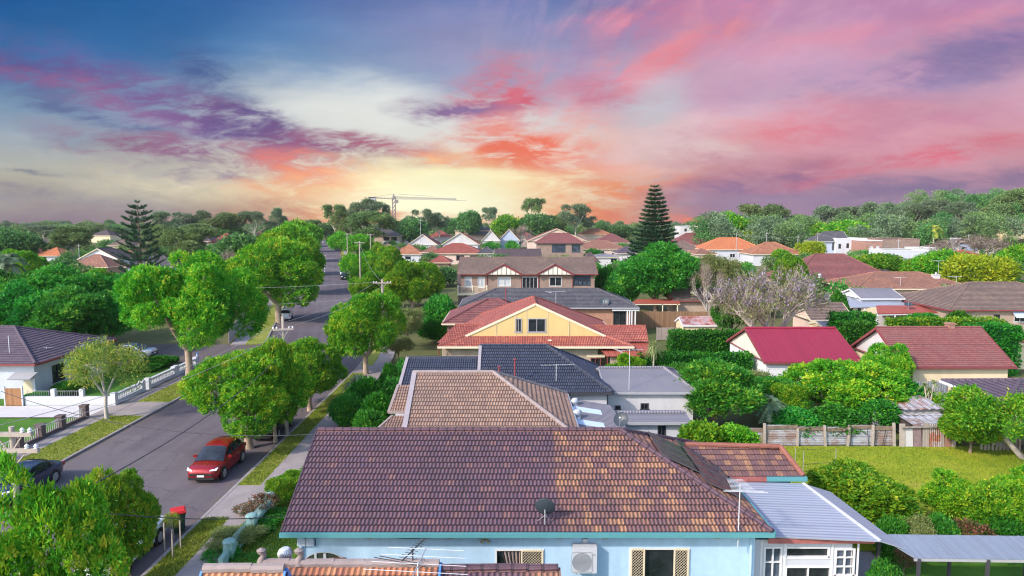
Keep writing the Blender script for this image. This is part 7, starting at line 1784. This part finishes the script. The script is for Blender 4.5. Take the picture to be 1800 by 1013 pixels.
# ------------------------------------------------------------------ cars
car('red_car', 'shiny red suv parked at the kerb facing the camera', -16.95, 38.1, 0.0, paint('red_car_paint', (.27, .007, .015)), z=.012)
car('black_car', 'black car parked under the street tree behind the red suv', -16.3, 45.2, 0., paint('black_car_paint', (.02, .022, .026)), 'sedan', z=.012)
car('dark_blue_car', 'dark car parked at the left kerb behind the close power pole', -26.0, 35.0, 0., paint('navy_car_paint', (.03, .045, .09)), 'sedan', z=.012)
car('white_car', 'white car parked beneath the leafy trees at lower left', -16.6, 27.9, 0., paint('white_car_paint', (.72, .74, .78), .05), 'sedan', z=.012)
ex, ey = edge(98, -4.8); car('white_hatchback', 'white hatchback parked facing away on the left side of the far street', ex, ey, math.pi + .26, paint('clean_white_paint', (.74, .75, .78), .05), z=.012)
ex, ey = edge(160, 4.8); car('dark_parked_car', 'dark car parked on the right of the far street, nearer of two', ex, ey, .26, MATS['black_car_paint'], z=.012)
ex, ey = edge(171, 4.8); car('silver_parked_car', 'silver car parked just behind the dark car on the far street', ex, ey, .26, paint('silver_car_paint', (.5, .52, .55), .5), 'sedan', z=.012)
ex, ey = edge(300, 4.8); car('distant_dark_suv', 'tiny dark suv parked near the crest of the far street', ex, ey, .26, paint('slate_car_paint', (.06, .07, .08)), z=.012)
ex, ey = edge(392, -1.5); car('distant_white_car', 'tiny pale car at the crest of the far street', ex, ey, .26, MATS['silver_car_paint'], 'sedan', z=.012)
car('grey_car', 'grey car in the driveway beside the red tiled wing', -9.6, 82.5, .35, paint('graphite_car_paint', (.07, .08, .09)), 'sedan')
car('pale_side_street_car', 'pale car parked in the side street behind the forked street tree', -39.6, 70.3, 1.57, MATS['silver_car_paint'], 'sedan', z=.01)

# ------------------------------------------------------------------ street trees
ST = 'street trees along the near road'
tree('streetlow', 30, 822, 285, 16.3, 'street_tree', 'big bright green street tree filling the lower left corner', rot=.4)
tree('streetlow', 186, 826, 136, 25.2, 'street_tree', 'street tree with a white car showing through beneath, next to the lower left corner', rot=2.2)
tree('street', 432, 619, 172, 41.9, 'street_tree', 'bright street tree overhanging the red suv', rot=1.1, xs=1)
tree('street', 541, 596, 118, 50.3, 'street_tree', 'street tree on the right verge, second behind the red suv', rot=3.)
tree('street', 640, 516, 134, 62., 'street_tree', 'dense round street tree in mid-picture beside the road bend', rot=.9)
tree('street', 478, 598, 84, 43.0, 'street_tree', 'small street tree at the foot of the corner power pole', rot=1.9)
tree('wide', 322, 449, 218, 58.5, 'spreading_tree', 'very large spreading street tree with pale forked trunk left of the road', rot=.5)
tree('sparse', 180, 601, 122, 47.8, 'sparse_tree', 'thin gold-green street tree in front of the white house', rot=.8)
tree('olive', 690 + 26, 540, 62, 74, 'olive_tree', 'pale olive tree beside the round street tree')
tree('olive', 700, 592, 44, 68, 'olive_tree', 'low pale shrub at the footpath below the olive tree', cat='shrub')
for px, pt, w, Y, l in ((15, 474, 120, 78, 'dark green tree at the far left edge behind the plum roof'), (92, 470, 130, 76, 'dense dark tree behind the ridge of the white house'), (160, 482, 120, 80, 'dense dark tree touching the left of the spreading tree'), (45, 500, 130, 70, 'lower dark tree just over the plum roof'), (128, 506, 120, 69, 'lower dark tree between the plum roof and the spreading tree'), (190, 520, 90, 72, 'dark tree partly under the spreading tree')):
    tree('dark', px, pt, w, Y, 'dark_tree', l)
tree('street', 172, 474, 86, 92, 'bushy_tree', 'light green bushy tree below the slate roof'); tree('street', 38, 440, 70, 120, 'bushy_tree', 'yellow-green bushy tree below the orange roofed cottage')
tree('palm', 10, 438, 80, 110, 'palm_tree', 'grey-green palm at the far left edge', 'palm')
# far avenue, left of the street
for px, pt, w, Y, l in ((486, 422, 142, 94, 'largest avenue tree left of the far street, above the white hatchback'), (500, 400, 112, 128, 'second tree of the avenue left of the far street'), (512, 394, 84, 172, 'third tree of the avenue left of the far street'), (527, 388, 66, 225, 'fourth tree of the avenue near the crest'), (536, 392, 48, 290, 'last small tree of the avenue at the crest')):
    tree('farlime' if Y > 150 else 'street', px, pt, w, Y, 'avenue_tree', l)
for px, pt, w, Y, l in ((724, 460, 100, 100, 'bright street tree right of the far street behind the round tree'), (680, 434, 60, 128, 'golden green tree by the slim power pole'), (642, 444, 66, 140, 'lime tree at the right kerb of the far street'), (618, 446, 46, 160, 'small lime tree overhanging the parked cars of the far street'), (648, 478, 64, 108, 'lime tree just left of the pole behind the round tree'), (672, 508, 50, 84, 'soft green tree right behind the round street tree'), (598, 408, 44, 260, 'pale green tree at the crest on the right kerb'), (628, 412, 50, 230, 'green tree before the two-storey corner house'), (664, 426, 36, 190, 'dark shrubby tree before the brick corner house')):
    tree('street' if Y < 150 else 'farlime', px, pt, w, Y, 'kerbside_tree', l)
tree('bigdark', 1155, 428, 150, 102, 'round_dark_tree', 'large round dark green tree below the tall pine', rot=1.)
tree('norfolk', 1152, 327, 128, 138, 'pine_tree', 'tall symmetrical norfolk pine standing above the roofs', 'pine')
tree('norfolksparse', 241, 354, 96, 128, 'pine_tree', 'sparse tiered norfolk pine on the left skyline', 'pine')
tree('jacaranda', 1352, 464, 182, 69, 'jacaranda_tree', 'mauve flowering jacaranda with bare grey limbs behind the red garage', rot=2.)
tree('bare', 1245, 462, 62, 96, 'bare_tree', 'thin grey twiggy tree right of the round dark tree'); tree('olive', 1262, 448, 64, 110, 'olive_tree', 'yellow-green tree left of the jacaranda'); tree('street', 1390, 448, 56, 118, 'olive_tree', 'green topped tree rising just behind the jacaranda')
tree('dark', 1288, 520, 70, 78, 'dark_bush', 'dark rounded bush between the rusty shed and the jacaranda', 'bush')
tree('upright', 1262, 634, 134, 45.5, 'conical_bush', 'upright dark green bush at the end of the white annexe', 'bush', rot=.3)
tree('bigbush', 1492, 638, 215, 49.5, 'spreading_bush', 'wide yellow-green bush below the red garage', 'bush', rot=1.2)
tree('dark', 1362, 664, 100, 48, 'dark_bush', 'dark green bush between the conical bush and the wide yellow-green bush', 'bush')
tree('street', 1560, 606, 80, 53, 'leafy_bush', 'mid green bush at the gable of the yellow shed', 'bush'); tree('bush', 1545, 700, 80, 45.5, 'leafy_bush', 'glossy bush crowding the iron fence beside the outhouse', 'bush'); tree('bush', 1590, 668, 90, 49, 'leafy_bush', 'dark bush behind the wavy roofed shack', 'bush')
tree('olive', 1338, 650, 60, 50.5, 'golden_bush', 'golden olive bush in front of the nearer clipped hedge', 'bush'); tree('citrus', 1385, 676, 66, 46.5, 'leafy_bush', 'small light green bush at the left of the wide yellow-green bush', 'bush'); tree('palm', 1355, 690, 64, 45, 'palm_bush', 'small drooping palm among the bushes by the iron fence', 'palm')
tree('bush', 1400, 720, 90, 44, 'fence_bush', 'dark bush directly behind the left of the iron fence', 'bush'); tree('bush', 1470, 716, 100, 44.2, 'fence_bush', 'dark bush directly behind the middle of the iron fence', 'bush')
tree('bush', 1190, 640, 60, 56, 'hedge_bush', 'leafy bush in front of the nearer clipped hedge beside the yucca', 'bush'); tree('citrus', 1100, 622, 60, 57, 'wall_bush', 'light green bush against the yellow gable house beside the thin antenna', 'bush')
tree('yucca', 1150, 586, 40, 57.5, 'yucca_plant', 'spiky pale yucca on a slim stem before the clipped hedges', 'yucca'); tree('cordyline', 1636, 664, 40, 47, 'cordyline_plant', 'ragged cordyline standing before the yellow shed', 'cordyline'); tree('strap', 627, 642, 66, 50.5, 'strap_leaf_plant', 'large blue-green strap-leaved plant beside the footpath', 'cordyline')
for px, pt, w, Y, l in ((640, 664, 70, 47.5, 'dark glossy shrub under the strap-leaved plant'), (612, 690, 60, 46, 'dark shrub at the footpath edge beside the faded roof porch'), (664, 690, 60, 45, 'dark shrub against the small tiled porch roof'), (652, 720, 60, 43, 'dark low shrub above the left end of the duplex ridge'), (686, 640, 36, 54, 'dark shrub left of the navy front roof')): tree('bush', px, pt, w, Y, 'garden_shrub', l, 'shrub')
tree('vine', 1232, 742, 70, 36.6, 'grape_vine', 'bright grape vine on the left half of the pipe pergola', 'vine', z0=2.05); tree('vine', 1296, 750, 66, 36.9, 'grape_vine', 'bright grape vine on the right half of the pipe pergola', 'vine', z0=1.95)
for px, pt, w, Y, l in ((1505, 826, 168, 31, 'yellow-green citrus tree closest to the verandah roof'), (1672, 830, 100, 30.6, 'citrus tree in the middle of the row above the carport'), (1752, 852, 112, 29.2, 'low citrus tree right of the middle above the carport'), (1812, 826, 120, 31, 'citrus tree cut by the right edge of the picture'), (1440, 870, 70, 30.5, 'small citrus bush at the verandah roof edge')): tree('citrus', px, pt, w, Y, 'citrus_tree', l)
mk_round('leaning', 150, 6.2, 4.9, 1.3, 26, .8, 1000, 11, .24, .11, .14, L_STREET, BARKP, .2, .3, lean=-2.2, inner=.2, ntip=12)
tree('leaning', 1806, 686, 165, 40, 'leaning_tree', 'leaning fruit tree with bent pale trunk at the right of the lawn', rot=0.)
tree('citrus', 1712, 700, 90, 41, 'fruit_tree', 'leafy fruit tree above the split picket fence')
# gardens
for px, pt, w, Y, l in ((1568, 906, 60, 27.8, 'dark low shrub at the left end of the bed behind the carport'), (1612, 912, 60, 27.6, 'grey-green twiggy shrub in the bed behind the carport'), (1660, 908, 60, 27.7, 'rounded dark shrub in the middle of the bed behind the carport'), (1712, 914, 60, 27.5, 'bronze leaved shrub in the bed behind the carport'), (1770, 910, 70, 27.6, 'dark shrub at the right end of the bed behind the carport'), (1560, 985, 60, 24.2, 'leafy dark shrub by the garden path under the verandah corner'), (1592, 965, 40, 26.4, 'small bronze shrub between the garden path and the carport post')): tree({1612: 'olive', 1712: 'rose', 1660: 'bush', 1592: 'rose'}.get(px, 'smallbush'), px, pt, w, Y, 'bed_shrub', l, 'shrub')
for px, pt, w, Y, l, k in ((462, 868, 44, 31.6, 'standard rose with bronze leaves by the teal fence', 'rose'), (416, 934, 84, 28.8, 'blue-green shrub hanging over the teal fence', 'olive'), (452, 918, 60, 30.3, 'low green shrub below the standard rose', 'smallbush'), (494, 842, 60, 33.6, 'garden shrub under the duplex roof edge', 'citrus'), (388, 966, 66, 27.7, 'pale leafy shrub at the near end of the teal fence', 'smallbush'), (480, 900, 56, 31.6, 'green shrub between the standard rose and the duplex wall', 'smallbush'), (432, 984, 80, 27.2, 'flowering shrub behind the orange ridge', 'smallbush'), (441, 886, 50, 31.9, 'bronze shrub spilling over the far end of the teal fence', 'rose'), (512, 826, 44, 35.6, 'upright shrub where the footpath meets the duplex roof', 'citrus'), (410, 928, 50, 29.9, 'silvery shrub growing through the middle of the teal fence', 'olive')): tree(k, px, pt, w, Y, 'garden_plant', l, 'plant')
tree('sparse', 303, 900, 30, 29.6, 'sapling', 'thin leafy sapling held between three stakes', hscale=1.0)
for px, pt, w, Y, l in ((8, 725, 60, 50, 'dark round shrub at the left edge by the timber gate'), (60, 690, 40, 52.6, 'low garden shrub behind the white driveway wall'), (255, 640, 60, 64, 'green shrub inside the white balustrade'), (120, 668, 46, 55, 'grey-green shrub at the foot of the white house wall'), (280, 625, 50, 66, 'leafy shrub at the side street corner')): tree('bush', px, pt, w, Y, 'front_garden_shrub', l, 'shrub')
for px, pt, w, Y, l in ((1624, 550, 68, 80, 'clipped lime shrub under the red verandah'), (1689, 547, 50, 81, 'rounded green shrub against the brick wall'), (1640, 552, 40, 79, 'small bright shrub beside the rounded green one'), (1475, 514, 36, 86, 'green shrub beside the pale verandah wall'), (770, 520, 60, 84, 'green shrub left of the maroon hip roof'), (760, 556, 46, 78, 'dark shrub behind the grey driveway car'), (1094, 470, 60, 108, 'green tree at the right end of the long lichened roof'), (1066, 468, 40, 112, 'small tree behind the right end of the lichened roof'), (735, 478, 50, 112, 'dark tree left of the lichened roof'), (1790, 575, 30, 66, 'round hedge plant at the right edge')): tree('bush', px, pt, w, Y, 'yard_shrub', l, 'shrub')
# mid-distance right
for px, pt, w, Y, k, l in ((1727, 448, 100, 118, 'lime', 'mustard yellow round tree above the terracotta chimney'), (1655, 440, 80, 140, 'farlime', 'bright green tree left of the mustard yellow tree'), (1545, 446, 78, 150, 'farlime', 'dark green tree before the low white store'), (1605, 456, 50, 145, 'farlime', 'small green tree between the two before the white store'), (1500, 452, 44, 160, 'farlime', 'low green tree below the white flat-roofed building'), (1425, 424, 44, 205, 'lime', 'yellow shrub left of the grey gabled house'), (1373, 438, 30, 200, 'farlime', 'small round tree in front of the second orange roof'), (1790, 430, 70, 150, 'farlime', 'green tree at the right edge above the brown hip roof'), (1765, 455, 60, 130, 'farround', 'dark tree right of the mustard yellow tree'), (1215, 436, 26, 235, 'farround', 'small tree beside the tan roofed house'), (1310, 406, 60, 280, 'lime', 'yellow-green tree behind the vivid orange roof'), (1280, 374, 70, 300, 'farlime', 'rounded green tree with brown inside right of the apartments'), (1370, 398, 70, 290, 'bare', 'grey leafless clump behind the orange roofs'), (1710, 415, 130, 210, 'bare', 'wide grey leafless clump on the slope at right'), (1643, 392, 34, 260, 'datepalm', 'golden palm standing before the wooded ridge'), (1500, 388, 90, 280, 'farlime', 'vivid green tree above the white flat-roofed building'), (1440, 392, 60, 300, 'farlime', 'green tree left above the grey gabled house')):
    tree(k, px, pt, w, Y, 'garden_tree', l)
# mid-distance left
for px, pt, w, Y, k, l in ((127, 400, 80, 230, 'gumdense', 'large dark round tree above the white boarded gable'), (26, 404, 78, 210, 'farround', 'dark tree at the left edge of the skyline'), (-10, 398, 70, 240, 'farround', 'dark tree cut by the left edge of the picture'), (326, 403, 86, 165, 'gumdense', 'broad olive tree right of the sparse pine'), (418, 412, 74, 145, 'farround', 'dark bushy tree beside the avenue'), (110, 455, 60, 150, 'farround', 'low dark tree under the orange roofed cottage'), (272, 398, 46, 210, 'gumdense', 'green tree just behind the sparse pine'), (205, 398, 60, 460, 'farround', 'olive tree left of the sparse pine trunk'), (400, 400, 70, 330, 'farround', 'green tree behind the dusty red cottage'), (345, 395, 70, 290, 'gumdense', 'loose tree behind the broad olive tree'), (410, 440, 60, 135, 'bare', 'thin trunked tree in front of the bushy tree by the avenue')):
    tree(k, px, pt, w, Y, 'suburban_tree', l)
# skyline
SK = [(75, 398, 60, 420, 'gum', 'pale gum on the skyline above the dull brown roof'), (160, 396, 60, 440, 'gumdense', 'skyline tree over the tiny brown roof'), (292, 374, 60, 330, 'gum', 'airy gum directly right of the sparse pine'), (344, 372, 48, 340, 'gum', 'airy pale gum, second right of the sparse pine'), (392, 376, 72, 330, 'gumdense', 'rounded gum above the dusty red cottage'), (446, 374, 54, 330, 'gum', 'domed gum left of the avenue top'), (484, 368, 38, 340, 'gum', 'small umbrella gum just above the avenue'), (588, 363, 42, 330, 'gumumbrella', 'umbrella gum standing right of the avenue against the orange sky'), (640, 352, 60, 320, 'gum', 'tall gum left of the crane mast'), (666, 358, 40, 325, 'gum', 'gum immediately behind the crane mast'), (612, 372, 60, 330, 'gumdense', 'dense tree below the tall gum left of the crane'), (655, 374, 80, 300, 'gumdense', 'broad dense tree under the crane mast'), (740, 370, 44, 340, 'gum', 'gum to the right of the crane mast'), (772, 376, 40, 345, 'gum', 'small gum under the end of the crane jib'), (720, 384, 60, 330, 'farround', 'low dark tree under the crane jib'), (822, 371, 40, 440, 'farround', 'dark tree behind the pink two-storey house'), (862, 367, 30, 430, 'gum', 'narrow tree right of the pink two-storey house'), (893, 378, 56, 380, 'farlime', 'green tree left of the umbrella gum'), (938, 352, 42, 380, 'gumumbrella', 'tall umbrella gum rising left of the orange sky'), (946, 376, 60, 370, 'farround', 'dark broad tree under the tall umbrella gum'), (982, 380, 44, 380, 'gumdense', 'grey green tree right of the tall umbrella gum'), (1012, 361, 60, 370, 'gum', 'leaning open gum against the orange sky'), (1030, 378, 40, 380, 'gum', 'lower limb gum right of the leaning open gum'), (1056, 389, 22, 400, 'farround', 'small round tree in front of the orange glow'), (1088, 396, 50, 400, 'farround', 'low tree left of the tall pine'), (915, 396, 44, 330, 'bare', 'grey twiggy tree among the white gables'), (1262, 380, 40, 360, 'gum', 'airy tree right of the apartments'), (548, 388, 50, 400, 'gumdense', 'dim tree at the end of the far street'), (572, 392, 44, 420, 'farround', 'dark tree closing the far street'), (690, 392, 60, 370, 'farround', 'dark low tree behind the far red roofs'), (800, 384, 50, 470, 'farround', 'dark tree left behind the pink two-storey house'), (1340, 362, 80, 330, 'gumdense', 'tall dense gum right of the rounded tree with brown inside'), (1380, 370, 50, 340, 'gum', 'open gum right of the tall dense gum'), (1455, 364, 60, 350, 'gum', 'open gum above the grey gabled house'), (1490, 366, 60, 345, 'gum', 'open gum right over the grey gabled house'), (1410, 380, 60, 330, 'gumdense', 'dark gum left of the grey gabled house'), (1545, 358, 60, 330, 'gum', 'feathery gum over the red brick building'), (1605, 360, 60, 330, 'gum', 'feathery gum over the brown brick hall'), (1644, 354, 50, 330, 'gum', 'tall gum on the ridge behind the golden palm'), (1690, 357, 54, 320, 'gum', 'gum on the ridge right of the golden palm'), (1722, 368, 50, 310, 'gum', 'gum where the ridge starts to climb'), (1790, 336, 70, 300, 'gumdense', 'highest tree on the hill at the right edge'), (1755, 360, 60, 300, 'gumdense', 'tree on the climbing ridge near the right edge')]
for px, pt, w, Y, k, l in SK: tree(k, px, pt, w, Y, 'skyline_tree', l)
# wooded ridge and the band of trees along the horizon: one mass each
def mass(name, label, spots, mats, seed, L=.9):
    rs = np.random.RandomState(seed); Q, T, I = [], [], []
    for (x, y, w, h, mi) in spots:
        z0 = hgt(x, y); n = 5
        for j in range(n):
            c = np.array((x + rs.uniform(-.3, .3) * w, y + rs.uniform(-.3, .3) * w, z0 + h * rs.uniform(.35, .82))); r = w * rs.uniform(.22, .36); m = 120
            d = unit(rs.normal(size=(m, 3)) + np.array((0, -.3, .5))); p = c + d * r * np.array((1, 1, .8)) * (1.05 - .3 * rs.rand(m, 1)); per = 3; kk = np.repeat(np.arange(m), per)
            Q.append(leaf_arrays(rs, p[kk] + rs.normal(size=(m * per, 3)) * .35, d[kk] * .7 + rs.normal(size=(m * per, 3)) * .8, L, L * .48)); T.append(.45 * rs.rand() + .3 * rs.rand(m)[kk] + .25 * rs.rand(m * per)); I.append(np.full(m * per, mi))
    o = link(name, quads_mesh(name, np.concatenate(Q), np.concatenate(T), mats, idx=np.concatenate(I))); tag(o, label, 'trees', None, 'stuff')
rs_ = random.Random(21); sp = []
for i in range(190):
    px = rs_.uniform(1235, 1880); Y = rs_.uniform(262, 420); x = (px - 900) / 1200 * Y; sp.append((x, Y, rs_.uniform(9, 14), rs_.uniform(11, 17), rs_.choice([0, 0, 1, 1, 2])))
mass('forest', 'dense bushland covering the ridge at the right', sp, [L_GUMD, L_GUM, L_DARK], 5)
sp = []
for i in range(300):
    px = rs_.uniform(-60, 1300 if i < 180 else 1900); Y = rs_.uniform(425, 620) if i < 180 else rs_.uniform(640, 800)
    x = (px - 900) / 1200 * Y; sp.append((x, Y, rs_.uniform(8, 14), rs_.uniform(4, 8.5), rs_.choice([0, 1, 1, 2])))
mass('treeline', 'low dark band of suburban trees along the horizon', sp, [L_DARK, L_GUMD, L_GUM], 6, 1.1)
sp = []
for i in range(330):
    while True:
        px = rs_.uniform(-40, 1790); Y = rs_.uniform(95, 330); x = (px - 900) / 1200 * Y
        if abs(x - cline(Y)[0]) > (15 if x < cline(Y)[0] else 17) and (px > 1190 or px < 520 or Y > 118): break
    if any(abs(x - h.c.x) < h.W / 2 + 3.5 and -7 < y_ - h.c.y < h.D / 2 + 3 for h in FH for y_ in (Y,)): continue
    sp.append((x, Y, rs_.uniform(3.5, 6), rs_.uniform(2.2, 4.), rs_.choice([0, 0, 1, 2])))
mass('undergrowth', 'garden shrubs and hedges massed between the far houses', sp, [L_DARK, L_GUMD, L_STREETD], 7, .6)
# grass that stands up from the verges and lawns
def tufts():
    rs = np.random.RandomState(2); P = []
    def area(x0, x1, y0, y1, n, z): P.append(np.column_stack([rs.uniform(x0, x1, n), rs.uniform(y0, y1, n), np.full(n, z)]))
    area(RC + RHW + .2, RC + 7.22, 24, 31.6, 5000, .12); area(RC + RHW + .2, RC + 7.22, 35.6, 62, 9000, .12); area(RC - 8.55, RC - RHW - .2, 33, 48.6, 8000, .12); area(RC - 8.55, RC - RHW - .2, 52.4, 66, 5000, .12); area(11.4, 32, 29, 42, 16000, .03); area(-11.8, -8.7, 26, 34, 6000, .09)
    p = np.concatenate(P); d = rs.normal(size=(len(p), 3)) * .35 + np.array((0, 0, 1)); q = leaf_arrays(rs, p, d, .10, .035); t = rs.rand(len(p))
    o = link('grass', quads_mesh('grass', q, t, leafm('grass_blades', [(.08, .15, .012), (.16, .24, .02), (.25, .30, .03), (.34, .32, .07)], trans=.3))); tag(o, 'short mown grass on the verges and lawns', 'grass', None, 'stuff')
tufts()


def haze():
    m = bpy.data.materials.new('evening_haze'); m.use_nodes = True; N = NT(m.node_tree); o = N.n('OutputMaterial'); v = N.t.nodes.new('ShaderNodeVolumePrincipled')
    v.inputs['Color'].default_value = (.88, .88, .95, 1); v.inputs['Density'].default_value = .00007; N.l(v.outputs[0], o.inputs['Volume'])
    b = MB(); b.box(-1320, 1320, -90, 1320, -1.5, 48); tag(b.build('haze', m), kind='stuff')
haze()
